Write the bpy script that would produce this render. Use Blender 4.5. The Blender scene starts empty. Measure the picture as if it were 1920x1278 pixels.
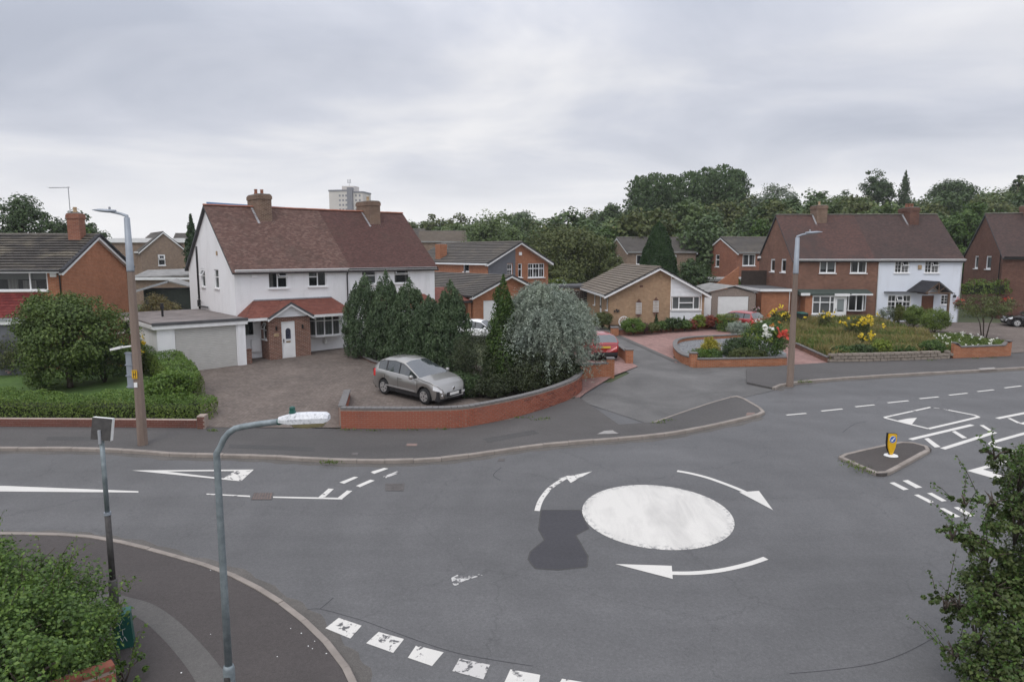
import bpy, bmesh, math, random
import numpy as np
from mathutils import Vector, Matrix

random.seed(7)
rng = np.random.default_rng(7)
SC = bpy.context.scene
COL = SC.collection

# ------------------------------------------------------------------ camera, sky, sun, exposure
CAM_H = 8.0
FOC = 1280.0                       # focal length in photograph pixels (1920 wide) = 24 mm
PITCH = math.atan(165.0 / FOC)
cam = bpy.data.cameras.new('camera')
cam.lens = 24.0
cam.sensor_width = 36.0
cam.clip_start = 0.1
cam.clip_end = 5000
camo = bpy.data.objects.new('camera', cam)
COL.objects.link(camo)
camo.location = (0, 0, CAM_H)
camo.rotation_euler = (math.pi / 2 - PITCH, 0, 0)
SC.camera = camo

SUN_EL, SUN_AZ = math.radians(52), math.radians(200)     # behind the camera, slightly left
w = bpy.data.worlds.new('World')
SC.world = w
w.use_nodes = True
nt = w.node_tree
nt.nodes.clear()
def wn(t, **k):
    n = nt.nodes.new(t)
    for a, b in k.items():
        setattr(n, a, b)
    return n
def wl(a, b):
    nt.links.new(a, b)
out = wn('ShaderNodeOutputWorld')
bg = wn('ShaderNodeBackground'); bg.inputs[1].default_value = 0.1
wl(bg.outputs[0], out.inputs[0])
sky = wn('ShaderNodeTexSky', sky_type='NISHITA')
sky.sun_disc = False
sky.sun_elevation = SUN_EL
sky.sun_rotation = SUN_AZ
sky.air_density = 1.0
sky.dust_density = 3.0
tc = wn('ShaderNodeTexCoord')
sep = wn('ShaderNodeSeparateXYZ'); wl(tc.outputs['Generated'], sep.inputs[0])
# project the view direction onto a flat cloud deck, so bands close up towards the horizon
zc = wn('ShaderNodeMath', operation='MAXIMUM'); wl(sep.outputs[2], zc.inputs[0]); zc.inputs[1].default_value = 0.0
zo = wn('ShaderNodeMath', operation='ADD'); wl(zc.outputs[0], zo.inputs[0]); zo.inputs[1].default_value = 0.15
dv = wn('ShaderNodeVectorMath', operation='SCALE')
inv = wn('ShaderNodeMath', operation='DIVIDE'); inv.inputs[0].default_value = 1.0; wl(zo.outputs[0], inv.inputs[1])
wl(tc.outputs['Generated'], dv.inputs[0]); wl(inv.outputs[0], dv.inputs['Scale'])
mp = wn('ShaderNodeMapping'); wl(dv.outputs[0], mp.inputs[0]); mp.inputs['Scale'].default_value = (0.75, 0.75, 0.0); mp.inputs['Location'].default_value = (3.3, 1.7, 0)
mp.inputs['Rotation'].default_value = (0, 0, 0.12)
n1 = wn('ShaderNodeTexNoise'); n1.inputs['Scale'].default_value = 1.15; n1.inputs['Detail'].default_value = 7; n1.inputs['Roughness'].default_value = 0.52
n1.inputs['Distortion'].default_value = 0.4
wl(mp.outputs[0], n1.inputs['Vector'])
rp = wn('ShaderNodeValToRGB'); wl(n1.outputs[0], rp.inputs[0])
cr = rp.color_ramp
cr.elements[0].position = 0.32; cr.elements[0].color = (4.55, 4.85, 5.65, 1)
cr.elements[1].position = 0.68; cr.elements[1].color = (8.3, 8.25, 8.4, 1)
e = cr.elements.new(0.49); e.color = (6.0, 6.2, 6.9, 1)
# a thin bright belt where the cloud deck ends above the horizon, brighter again overhead (overcast luminance law)
hr = wn('ShaderNodeMapRange'); wl(sep.outputs[2], hr.inputs[0])
hr.inputs[1].default_value = 0.02; hr.inputs[2].default_value = 0.17; hr.inputs[3].default_value = 0.86; hr.inputs[4].default_value = 0.0
hr.interpolation_type = 'SMOOTHSTEP'
mxh = wn('ShaderNodeMix', data_type='RGBA'); wl(hr.outputs[0], mxh.inputs['Factor']); wl(rp.outputs[0], mxh.inputs['A'])
mxh.inputs['B'].default_value = (9.3, 9.25, 9.35, 1)
zr = wn('ShaderNodeMapRange'); wl(sep.outputs[2], zr.inputs[0])
zr.inputs[1].default_value = 0.25; zr.inputs[2].default_value = 1.0; zr.inputs[3].default_value = 1.0; zr.inputs[4].default_value = 2.3
zm = wn('ShaderNodeVectorMath', operation='SCALE'); wl(mxh.outputs['Result'], zm.inputs[0]); wl(zr.outputs[0], zm.inputs['Scale'])
mxs = wn('ShaderNodeMix', data_type='RGBA'); mxs.inputs['Factor'].default_value = 0.94
wl(sky.outputs[0], mxs.inputs['A']); wl(zm.outputs[0], mxs.inputs['B'])
wl(mxs.outputs['Result'], bg.inputs[0])

sun = bpy.data.lights.new('sun', 'SUN')
sun.energy = 0.8
sun.angle = math.radians(25)
sun.color = (1.0, 0.96, 0.9)
suno = bpy.data.objects.new('sun', sun)
COL.objects.link(suno)
sd = Vector((math.sin(SUN_AZ) * math.cos(SUN_EL), math.cos(SUN_AZ) * math.cos(SUN_EL), math.sin(SUN_EL)))
suno.rotation_euler = sd.to_track_quat('Z', 'Y').to_euler()
SC.view_settings.view_transform = 'Standard'
SC.view_settings.look = 'None'
SC.view_settings.exposure = 0.16
SC.view_settings.gamma = 1.0
SC.view_settings.use_curve_mapping = False
SC.cycles.max_bounces = 6
SC.cycles.transparent_max_bounces = 12

# ------------------------------------------------------------------ survey helpers (world metres)
def sstep(t):
    t = min(1.0, max(0.0, t))
    return t * t * (3 - 2 * t)
def gz(y, x=0.0):
    """height of the natural ground: the road climbs away from the viewpoint, levels out, wooded rise far right"""
    if y < 26:
        return .058 * y
    if y < 34:
        t = y - 26
        return .058 * y - .028 * t * t / 16
    z34 = .058 * 34 - .112
    if y < 64:
        return z34 + .03 * (y - 34)
    z = z34 + .9 + .005 * (min(y, 400) - 64)
    if y > 75:
        z += 9.0 * sstep((y - 75) / 70) * sstep((x + 10) / 110)
    return z
CP, SP = math.cos(PITCH), math.sin(PITCH)
def G(px, py, h=0.0):
    """ground position (x, y) that was surveyed at a photograph pixel, h metres above the ground"""
    r = ((px - 960) / FOC, CP + (639 - py) / FOC * SP, -SP + (639 - py) / FOC * CP)
    lo, hi = .5, 900.0
    for _ in range(50):
        m = (lo + hi) / 2
        if CAM_H + r[2] * m > gz(r[1] * m) + h:
            lo = m
        else:
            hi = m
    return (r[0] * lo, r[1] * lo)
def A(px, py, y):
    """point surveyed at a photograph pixel and a known distance y"""
    t = y / (CP + (639 - py) / FOC * SP)
    return ((px - 960) / FOC * t, y, CAM_H + (-SP + (639 - py) / FOC * CP) * t)

# ------------------------------------------------------------------ object helpers
def tag(o, label=None, cat=None, group=None, kind=None):
    if label: o['label'] = label
    if cat: o['category'] = cat
    if group: o['group'] = group
    if kind: o['kind'] = kind
    return o
def thing(name, label, cat, loc=(0, 0, 0), rz=0.0, group=None):
    o = bpy.data.objects.new(name, None)
    o.empty_display_size = .3
    COL.objects.link(o)
    o.location = loc
    o.rotation_euler = (0, 0, rz)
    return tag(o, label, cat, group)
def link(name, me, parent=None):
    o = bpy.data.objects.new(name, me)
    COL.objects.link(o)
    if parent: o.parent = parent
    return o
def copy_tree(o, parent=None):
    c = o.copy()
    COL.objects.link(c)
    c.parent = parent
    for ch in o.children:
        copy_tree(ch, c)
    return c
def metre_uv(me):
    """UV map in metres: u along the horizontal, v up the face"""
    nl = len(me.loops)
    if nl == 0: return
    uvl = me.uv_layers.new(name='metres')
    co = np.empty(len(me.vertices) * 3, np.float32); me.vertices.foreach_get('co', co); co = co.reshape(-1, 3)
    vi = np.empty(nl, np.int32); me.loops.foreach_get('vertex_index', vi)
    npoly = len(me.polygons)
    lt = np.empty(npoly, np.int32); me.polygons.foreach_get('loop_total', lt)
    nr = np.empty(npoly * 3, np.float32); me.polygons.foreach_get('normal', nr); nr = nr.reshape(-1, 3)
    n = np.repeat(nr, lt, axis=0)
    p = co[vi]
    t = np.stack([-n[:, 1], n[:, 0], np.zeros(nl)], 1)
    ln = np.linalg.norm(t, axis=1)
    flat = ln < .12
    t[flat] = (1, 0, 0); ln[flat] = 1
    t /= ln[:, None]
    s = np.cross(n, t)
    s[flat] = (0, 1, 0)
    uv = np.stack([(p * t).sum(1), (p * s).sum(1)], 1).astype(np.float32)
    uvl.data.foreach_set('uv', uv.ravel())
class MB:
    """collects simple solids into one mesh"""
    def __init__(s, fn=None):
        s.v = []; s.f = []; s.fn = fn
    def pts(s, ps):
        b = len(s.v)
        s.v += [tuple(s.fn(*p)) if s.fn else tuple(p) for p in ps]
        return b
    def quad(s, *ps):
        b = s.pts(ps); s.f.append(tuple(range(b, b + len(ps)))); return s
    def box(s, x0, x1, y0, y1, z0, z1):
        b = s.pts([(x0, y0, z0), (x1, y0, z0), (x1, y1, z0), (x0, y1, z0), (x0, y0, z1), (x1, y0, z1), (x1, y1, z1), (x0, y1, z1)])
        s.f += [tuple(b + i for i in q) for q in ((0, 3, 2, 1), (4, 5, 6, 7), (0, 1, 5, 4), (1, 2, 6, 5), (2, 3, 7, 6), (3, 0, 4, 7))]
        return s
    def hexa(s, p):
        """8 points: bottom loop, then top loop"""
        b = s.pts(p)
        s.f += [tuple(b + i for i in q) for q in ((0, 3, 2, 1), (4, 5, 6, 7), (0, 1, 5, 4), (1, 2, 6, 5), (2, 3, 7, 6), (3, 0, 4, 7))]
        return s
    def prism(s, poly, d):
        """poly: list of 3-D points (planar), d: extrusion vector"""
        n = len(poly)
        b = s.pts(poly); c = s.pts([(p[0] + d[0], p[1] + d[1], p[2] + d[2]) for p in poly])
        s.f.append(tuple(range(b + n - 1, b - 1, -1))); s.f.append(tuple(range(c, c + n)))
        for i in range(n):
            j = (i + 1) % n
            s.f.append((b + i, b + j, c + j, c + i))
        return s
    def tube(s, path, r, n=8, cap=True):
        """path: points; r: radius or list"""
        path = [Vector(p) for p in path]
        rs = r if isinstance(r, (list, tuple)) else [r] * len(path)
        prev = None
        rings = []
        for i, p in enumerate(path):
            d = (path[min(i + 1, len(path) - 1)] - path[max(i - 1, 0)]).normalized()
            if prev is None:
                a = d.orthogonal().normalized()
            else:
                a = (prev - d * prev.dot(d)).normalized()
            prev = a
            c = d.cross(a)
            rings.append(s.pts([tuple(p + (a * math.cos(2 * math.pi * k / n) + c * math.sin(2 * math.pi * k / n)) * rs[i]) for k in range(n)]))
        for i in range(len(rings) - 1):
            for k in range(n):
                l = (k + 1) % n
                s.f.append((rings[i] + k, rings[i] + l, rings[i + 1] + l, rings[i + 1] + k))
        if cap:
            s.f.append(tuple(rings[0] + k for k in range(n - 1, -1, -1)))
            s.f.append(tuple(rings[-1] + k for k in range(n)))
        return s
    def lathe(s, prof, c=(0, 0, 0), n=16, axis='z'):
        """prof: list of (radius, height)"""
        rings = []
        for r, h in prof:
            ps = []
            for k in range(n):
                a = 2 * math.pi * k / n
                if axis == 'z': ps.append((c[0] + r * math.cos(a), c[1] + r * math.sin(a), c[2] + h))
                elif axis == 'y': ps.append((c[0] + r * math.cos(a), c[1] + h, c[2] + r * math.sin(a)))
                else: ps.append((c[0] + h, c[1] + r * math.cos(a), c[2] + r * math.sin(a)))
            rings.append(s.pts(ps))
        for i in range(len(rings) - 1):
            for k in range(n):
                l = (k + 1) % n
                s.f.append((rings[i] + k, rings[i] + l, rings[i + 1] + l, rings[i + 1] + k))
        s.f.append(tuple(rings[0] + k for k in range(n - 1, -1, -1)))
        s.f.append(tuple(rings[-1] + k for k in range(n)))
        return s
    def mesh(s, name, mat, bevel=0, smooth=False, fix=True):
        me = bpy.data.meshes.new(name)
        me.from_pydata(s.v, [], s.f)
        if bevel or fix:
            bm = bmesh.new(); bm.from_mesh(me)
            if fix: bmesh.ops.recalc_face_normals(bm, faces=bm.faces)
            if bevel:
                es = [e for e in bm.edges if len(e.link_faces) == 2 and e.calc_face_angle(0) > .5]
                bmesh.ops.bevel(bm, geom=es, offset=bevel, segments=2, affect='EDGES', clamp_overlap=True)
            bm.to_mesh(me); bm.free()
        me.update()
        metre_uv(me)
        if mat: me.materials.append(M(mat))
        if smooth:
            me.polygons.foreach_set('use_smooth', [True] * len(me.polygons))
        return me
    def build(s, name, mat, parent=None, bevel=0, smooth=False, fix=True):
        return link(name, s.mesh(name, mat, bevel, smooth, fix), parent)
def np_mesh(name, verts, nper, mat, smooth=False):
    """fast mesh of n-gons that share no vertices (leaves, grass)"""
    nv = len(verts); npoly = nv // nper
    me = bpy.data.meshes.new(name)
    me.vertices.add(nv); me.vertices.foreach_set('co', np.ascontiguousarray(verts, np.float32).ravel())
    me.loops.add(nv); me.loops.foreach_set('vertex_index', np.arange(nv, dtype=np.int32))
    me.polygons.add(npoly)
    me.polygons.foreach_set('loop_start', np.arange(0, nv, nper, dtype=np.int32))
    me.polygons.foreach_set('loop_total', np.full(npoly, nper, np.int32))
    me.update(calc_edges=True)
    if mat: me.materials.append(M(mat))
    return me

# ------------------------------------------------------------------ materials
MATS = {}
def M(k):
    return MATS[k] if isinstance(k, str) else k
class NB:
    """small node-building helper"""
    def __init__(s, name):
        s.m = bpy.data.materials.new(name); s.m.use_nodes = True
        s.t = s.m.node_tree; s.t.nodes.clear()
        s.out = s.n('ShaderNodeOutputMaterial')
        s.b = s.n('ShaderNodeBsdfPrincipled')
        s.l(s.b.outputs[0], s.out.inputs[0])
        MATS[name] = s.m
        s._tc = None
    def n(s, t, **k):
        x = s.t.nodes.new(t)
        for a, b in k.items(): setattr(x, a, b)
        return x
    def l(s, a, b): s.t.links.new(a, b)
    def coord(s, kind='Object', scale=1.0, rot=0.0):
        if s._tc is None: s._tc = s.n('ShaderNodeTexCoord')
        mp = s.n('ShaderNodeMapping')
        s.l(s._tc.outputs[kind], mp.inputs[0])
        sc = scale if isinstance(scale, tuple) else (scale,) * 3
        mp.inputs['Scale'].default_value = sc
        mp.inputs['Rotation'].default_value = (0, 0, rot)
        return mp.outputs[0]
    def world(s, scale=1.0):
        g = s.n('ShaderNodeNewGeometry'); mp = s.n('ShaderNodeMapping')
        s.l(g.outputs['Position'], mp.inputs[0])
        sc = scale if isinstance(scale, tuple) else (scale,) * 3
        mp.inputs['Scale'].default_value = sc
        return mp.outputs[0]
    def noise(s, vec, scale, detail=4, rough=.55, dist=0.0):
        x = s.n('ShaderNodeTexNoise'); s.l(vec, x.inputs['Vector'])
        x.inputs['Scale'].default_value = scale; x.inputs['Detail'].default_value = detail
        x.inputs['Roughness'].default_value = rough; x.inputs['Distortion'].default_value = dist
        return x.outputs[0]
    def ramp(s, fac, stops):
        x = s.n('ShaderNodeValToRGB'); s.l(fac, x.inputs[0])
        c = x.color_ramp
        while len(c.elements) < len(stops): c.elements.new(.5)
        for e, (p, col) in zip(c.elements, stops):
            e.position = p; e.color = (*col, 1) if len(col) == 3 else col
        return x.outputs[0]
    def mix(s, fac, a, b, mode='MIX'):
        x = s.n('ShaderNodeMix', data_type='RGBA', blend_type=mode)
        for sock, v in ((x.inputs['Factor'], fac), (x.inputs['A'], a), (x.inputs['B'], b)):
            if isinstance(v, (int, float)): sock.default_value = v
            elif isinstance(v, tuple): sock.default_value = (*v, 1)
            else: s.l(v, sock)
        return x.outputs['Result']
    def rng(s, v, a, b, c, d):
        x = s.n('ShaderNodeMapRange'); s.l(v, x.inputs[0])
        for i, q in enumerate((a, b, c, d)): x.inputs[i + 1].default_value = q
        return x.outputs[0]
    def math(s, op, a, b=None):
        x = s.n('ShaderNodeMath', operation=op)
        for i, v in enumerate((a, b)):
            if v is None: continue
            if isinstance(v, (int, float)): x.inputs[i].default_value = v
            else: s.l(v, x.inputs[i])
        return x.outputs[0]
    def bump(s, h, strength=.3, dist=.01):
        x = s.n('ShaderNodeBump'); s.l(h, x.inputs['Height'])
        x.inputs['Strength'].default_value = strength; x.inputs['Distance'].default_value = dist
        s.l(x.outputs[0], s.b.inputs['Normal'])
    def island(s):
        return s.n('ShaderNodeNewGeometry').outputs['Random Per Island']
    def col(s, c): s.setin('Base Color', c)
    def setin(s, k, v):
        if isinstance(v, tuple): s.b.inputs[k].default_value = (*v, 1)
        elif isinstance(v, (int, float)): s.b.inputs[k].default_value = v
        else: s.l(v, s.b.inputs[k])
        return s

def plain(name, c, rough=.5, metal=0.0, var=.12, scale=3.0, spec=None):
    """a painted or plastic surface with faint dirt variation"""
    b = NB(name)
    n = b.noise(b.world(), scale, 5, .6)
    dark = tuple(x * (1 - var) for x in c); lite = tuple(min(1, x * (1 + var * .6)) for x in c)
    b.col(b.ramp(n, [(.3, dark), (.7, lite)]))
    b.setin('Roughness', rough).setin('Metallic', metal)
    if spec is not None: b.setin('Specular IOR Level', spec)
    return b
def asphalt(name, lo, hi, grain=.35, patch=.16, tint=(1, 1, 1)):
    b = NB(name)
    v = b.world()
    big = b.noise(v, patch, 5, .6, .6)
    mid = b.noise(b.world((.5, 2.2, 1)), .55, 4, .6)
    fine = b.noise(v, 60, 3, .7)
    spk = b.noise(v, 170, 2, .8)
    c = b.ramp(big, [(.28, tuple(lo * t for t in tint)), (.72, tuple(hi * t for t in tint))])
    c = b.mix(.35, c, b.ramp(mid, [(.3, (.82,) * 3), (.7, (1.16,) * 3)]), 'MULTIPLY')
    c = b.mix(grain, c, b.ramp(fine, [(.25, (.45,) * 3), (.75, (1.5,) * 3)]), 'MULTIPLY')
    ag = b.noise(v, 15, 4, .7)
    c = b.mix(.6, c, b.ramp(ag, [(.3, (.8,) * 3), (.7, (1.2,) * 3)]), 'MULTIPLY')
    c = b.mix(b.rng(spk, .66, .8, 0, .35), c, (.38, .37, .36))
    b.col(c)
    b.setin('Roughness', b.rng(big, .3, .7, .78, .92)).setin('Specular IOR Level', .28)
    b.bump(fine, .35, .006)
    return b
def brickmat(name, c1, c2, mortar, w=.225, h=.075, ms=.011, stain=.35, bumpd=.006, rot=0, offs=.5):
    b = NB(name)
    uv = b.coord('UV', 1.0, rot)
    t = b.n('ShaderNodeTexBrick'); b.l(uv, t.inputs['Vector'])
    t.offset = offs
    t.inputs['Scale'].default_value = 1.0
    t.inputs['Brick Width'].default_value = w; t.inputs['Row Height'].default_value = h
    t.inputs['Mortar Size'].default_value = ms; t.inputs['Mortar Smooth'].default_value = .25
    t.inputs['Bias'].default_value = -.1
    t.inputs['Color1'].default_value = (*c1, 1); t.inputs['Color2'].default_value = (*c2, 1); t.inputs['Mortar'].default_value = (*mortar, 1)
    v = b.world()
    big = b.noise(v, .7, 4, .6)
    mid = b.noise(v, 4.0, 3, .6)
    c = b.mix(stain, t.outputs['Color'], b.ramp(big, [(.3, (.62, .6, .58)), (.7, (1.25, 1.2, 1.15))]), 'MULTIPLY')
    c = b.mix(.5, c, b.ramp(mid, [(.25, (.72,) * 3), (.75, (1.25,) * 3)]), 'MULTIPLY')
    b.col(c)
    b.setin('Roughness', .88).setin('Specular IOR Level', .2)
    b.bump(b.math('SUBTRACT', b.math('MULTIPLY', mid, .3), t.outputs['Fac']), .6, bumpd)
    return b
def islandmat(name, cols, rough=.85, stain=None, stain_scale=.5, grain=25, spec=.25, bump=.25):
    """separate pieces (tiles, bricks, stones): every piece gets its own tone, plus weather stains"""
    b = NB(name)
    r = b.island()
    n = len(cols)
    c = b.ramp(r, [(i / max(1, n - 1), cols[i]) for i in range(n)])
    v = b.world()
    if stain:
        st = b.noise(v, stain_scale, 5, .62, .4)
        for lo, hi, sc, amt in stain:
            c = b.mix(b.rng(st, lo, hi, 0, amt), c, sc)
    f = b.noise(v, grain, 3, .6)
    c = b.mix(.5, c, b.ramp(f, [(.25, (.7,) * 3), (.75, (1.28,) * 3)]), 'MULTIPLY')
    b.col(c)
    b.setin('Roughness', rough).setin('Specular IOR Level', spec)
    b.bump(f, bump, .004)
    return b
def leafmat(name, a, bcol, c3=None, trans=.28, rough=.5):
    b = NB(name)
    r = b.island()
    c = b.ramp(r, [(0, a), (.55, bcol), (1, c3 or bcol)])
    big = b.noise(b.world(), .9, 3, .6)
    c = b.mix(.55, c, b.ramp(big, [(.3, (.68, .72, .7)), (.72, (1.28, 1.25, 1.05))]), 'MULTIPLY')
    b.col(c)
    b.setin('Roughness', rough).setin('Specular IOR Level', .3)
    tr = b.n('ShaderNodeBsdfTranslucent'); b.l(c, tr.inputs[0])
    mx = b.n('ShaderNodeMixShader'); mx.inputs[0].default_value = trans
    b.l(b.b.outputs[0], mx.inputs[1]); b.l(tr.outputs[0], mx.inputs[2]); b.l(mx.outputs[0], b.out.inputs[0])
    return b
def worn_paint(name, wear, base=(.70, .69, .66), under=(.1, .098, .1)):
    """thermoplastic road paint, worn through to the asphalt in places"""
    b = NB(name)
    v = b.world()
    a = b.noise(v, 5.5, 6, .68, .5)
    d = b.noise(v, 1.1, 4, .6)
    m = b.math('ADD', b.math('MULTIPLY', a, .7), b.math('MULTIPLY', d, .3))
    f = b.noise(v, 45, 3, .7)
    pc = b.mix(.3, base, b.ramp(f, [(.3, (.74,) * 3), (.7, (1.15,) * 3)]), 'MULTIPLY')
    pc = b.mix(b.rng(d, .45, .7, 0, .35), pc, (.5, .49, .46))
    c = b.mix(b.rng(m, wear, wear + .035, 1, 0), pc, under)
    b.col(c); b.setin('Roughness', .75)
    return b

asphalt('road', .078, .102, .5, .12, (1.01, .995, 1.0))
def road_detail():
    m = MATS['road']; t = m.node_tree
    bs = next(n for n in t.nodes if n.type == 'BSDF_PRINCIPLED')
    src = bs.inputs['Base Color'].links[0].from_socket
    def nn(ty, **k):
        x = t.nodes.new(ty)
        for a, c in k.items(): setattr(x, a, c)
        return x
    g = nn('ShaderNodeNewGeometry')
    # ring polished by circulating traffic, and streaks along the road
    ds = nn('ShaderNodeVectorMath', operation='DISTANCE'); t.links.new(g.outputs['Position'], ds.inputs[0]); ds.inputs[1].default_value = (3.9, 17.66, 1.0)
    wv = nn('ShaderNodeTexWave', wave_type='BANDS', bands_direction='X')
    nz = nn('ShaderNodeTexNoise'); nz.inputs['Scale'].default_value = .35; nz.inputs['Detail'].default_value = 5; t.links.new(g.outputs['Position'], nz.inputs['Vector'])
    ad = nn('ShaderNodeMath', operation='MULTIPLY_ADD'); t.links.new(nz.outputs[0], ad.inputs[0]); ad.inputs[1].default_value = 2.2; t.links.new(ds.outputs['Value'], ad.inputs[2])
    cb = nn('ShaderNodeCombineXYZ'); t.links.new(ad.outputs[0], cb.inputs[0])
    t.links.new(cb.outputs[0], wv.inputs['Vector']); wv.inputs['Scale'].default_value = .19; wv.inputs['Distortion'].default_value = 0
    mp = nn('ShaderNodeMapping'); t.links.new(g.outputs['Position'], mp.inputs[0]); mp.inputs['Scale'].default_value = (.06, .9, 1); mp.inputs['Rotation'].default_value = (0, 0, .02)
    st = nn('ShaderNodeTexNoise'); st.inputs['Scale'].default_value = 1.0; st.inputs['Detail'].default_value = 4; t.links.new(mp.outputs[0], st.inputs['Vector'])
    bl = nn('ShaderNodeTexNoise'); bl.inputs['Scale'].default_value = 1.7; bl.inputs['Detail'].default_value = 6; bl.inputs['Roughness'].default_value = .65; t.links.new(g.outputs['Position'], bl.inputs['Vector'])
    cur = src
    for sock, lo, hi, c0, c1 in ((wv.outputs['Fac'], .0, 1.0, .96, 1.04), (st.outputs[0], .35, .65, .93, 1.08), (bl.outputs[0], .3, .7, .93, 1.07)):
        r = nn('ShaderNodeMapRange'); t.links.new(sock, r.inputs[0])
        for i, q in enumerate((lo, hi, c0, c1)): r.inputs[i + 1].default_value = q
        m2 = nn('ShaderNodeVectorMath', operation='SCALE'); t.links.new(cur, m2.inputs[0]); t.links.new(r.outputs[0], m2.inputs['Scale']); cur = m2.outputs[0]
    # coarse aggregate and a net of fine cracks
    ag = nn('ShaderNodeTexNoise'); ag.inputs['Scale'].default_value = 17; ag.inputs['Detail'].default_value = 4; ag.inputs['Roughness'].default_value = .7; t.links.new(g.outputs['Position'], ag.inputs['Vector'])
    wp_ = nn('ShaderNodeVectorMath', operation='MULTIPLY_ADD'); t.links.new(bl.outputs['Color'], wp_.inputs[0]); wp_.inputs[1].default_value = (1.1, 1.1, 0); t.links.new(g.outputs['Position'], wp_.inputs[2])
    vo = nn('ShaderNodeTexVoronoi', feature='DISTANCE_TO_EDGE'); vo.inputs['Scale'].default_value = .2; t.links.new(wp_.outputs[0], vo.inputs['Vector'])
    for sock, lo, hi, c0, c1 in ((ag.outputs[0], .3, .7, .84, 1.16), (vo.outputs['Distance'], .0015, .005, .8, 1.0)):
        r = nn('ShaderNodeMapRange'); t.links.new(sock, r.inputs[0])
        for i, q in enumerate((lo, hi, c0, c1)): r.inputs[i + 1].default_value = q
        m2 = nn('ShaderNodeVectorMath', operation='SCALE'); t.links.new(cur, m2.inputs[0]); t.links.new(r.outputs[0], m2.inputs['Scale']); cur = m2.outputs[0]
    # dark oil drips and small stains
    oi = nn('ShaderNodeTexNoise'); oi.inputs['Scale'].default_value = .8; oi.inputs['Detail'].default_value = 8; oi.inputs['Roughness'].default_value = .75; t.links.new(g.outputs['Position'], oi.inputs['Vector'])
    r = nn('ShaderNodeMapRange'); t.links.new(oi.outputs[0], r.inputs[0])
    for i, q in enumerate((.66, .74, 1.0, .72)): r.inputs[i + 1].default_value = q
    m2 = nn('ShaderNodeVectorMath', operation='SCALE'); t.links.new(cur, m2.inputs[0]); t.links.new(r.outputs[0], m2.inputs['Scale'])
    t.links.new(m2.outputs[0], bs.inputs['Base Color'])
road_detail()
for k_ in ('road',):
    bs_ = next(n for n in MATS[k_].node_tree.nodes if n.type == 'BSDF_PRINCIPLED')
    for l_ in list(bs_.inputs['Roughness'].links): MATS[k_].node_tree.links.remove(l_)
    bs_.inputs['Roughness'].default_value = .58; bs_.inputs['Specular IOR Level'].default_value = .55
asphalt('pave_asphalt', .068, .1, .45, .2, (1.04, .98, .95))
asphalt('near_pave', .05, .074, .5, .25, (1.1, .97, .93))
asphalt('lane_asphalt', .085, .165, .42, .4, (1.02, .99, .96))
asphalt('patch', .05, .062, .35, .3, (1, .98, 1.08))
asphalt('island_top', .055, .075, .5, .4, (1.1, .97, .9))
asphalt('gutter_dirt', .085, .125, .55, .9, (1.08, 1.0, .92))
asphalt('trench', .06, .08, .45, .5, (1.03, 1.0, .98))
asphalt('concrete_strip', .09, .118, .35, .5, (1.05, 1, .95))
worn_paint('paint', .29, (.62, .6, .56))
worn_paint('paint_worn', .415, (.62, .6, .56))
worn_paint('paint_scar', .53, (.5, .49, .47))
worn_paint('paint_thin', .48, (.52, .5, .48))
b = NB('kerb')
kv = b.world(); kn = b.noise(kv, 2.2, 5, .6)
kc = b.mix(.6, b.ramp(b.island(), [(0, (.2, .172, .148)), (.5, (.255, .222, .195)), (1, (.31, .275, .245))]), b.ramp(kn, [(.3, (.62,) * 3), (.7, (1.2,) * 3)]), 'MULTIPLY')
b.col(kc); b.setin('Roughness', .9); b.bump(b.noise(kv, 40, 3), .4, .004)
brickmat('paving_blocks', (.145, .12, .106), (.195, .165, .147), (.095, .084, .076), w=.2, h=.1, ms=.008, stain=.55, rot=.72)
brickmat('red_paving', (.27, .165, .15), (.34, .215, .195), (.2, .14, .125), w=.2, h=.1, ms=.008, stain=.5, rot=.5)
brickmat('red_paving_border', (.3, .12, .085), (.36, .15, .11), (.2, .12, .1), w=.1, h=.2, ms=.008, stain=.4, rot=.5)
b = NB('ground')
gv = b.world(); gn = b.noise(gv, .25, 6, .65)
b.col(b.ramp(gn, [(.3, (.035, .05, .02)), (.55, (.06, .075, .03)), (.75, (.10, .095, .05))])); b.setin('Roughness', .95)
b = NB('lawn')
gn = b.noise(b.world(), 1.4, 6, .7); g2 = b.noise(b.world(), 60, 3)
b.col(b.mix(.5, b.ramp(gn, [(.3, (.045, .095, .015)), (.7, (.085, .15, .03))]), b.ramp(g2, [(.3, (.6,) * 3), (.7, (1.4,) * 3)]), 'MULTIPLY')); b.setin('Roughness', .9)
b.bump(g2, .6, .03)
b = NB('soil')
gn = b.noise(b.world(), 6, 6, .7)
b.col(b.ramp(gn, [(.3, (.025, .02, .015)), (.7, (.075, .058, .042))])); b.setin('Roughness', .95); b.bump(gn, .6, .04)
b = NB('gravel')
vo = b.n('ShaderNodeTexVoronoi'); b.l(b.world(), vo.inputs['Vector']); vo.inputs['Scale'].default_value = 14
b.col(b.mix(.5, b.ramp(vo.outputs['Color'], [(.1, (.085, .088, .092)), (.9, (.25, .255, .26))]), b.ramp(b.noise(b.world(), 1.5, 3), [(.3, (.75,) * 3), (.7, (1.2,) * 3)]), 'MULTIPLY'))
b.setin('Roughness', .85); b.bump(vo.outputs['Distance'], .7, .03)
b = NB('meadow')
gn = b.noise(b.world(), .8, 6, .7)
b.col(b.ramp(gn, [(.3, (.09, .085, .03)), (.5, (.16, .15, .06)), (.7, (.22, .18, .085))])); b.setin('Roughness', .95)
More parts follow.
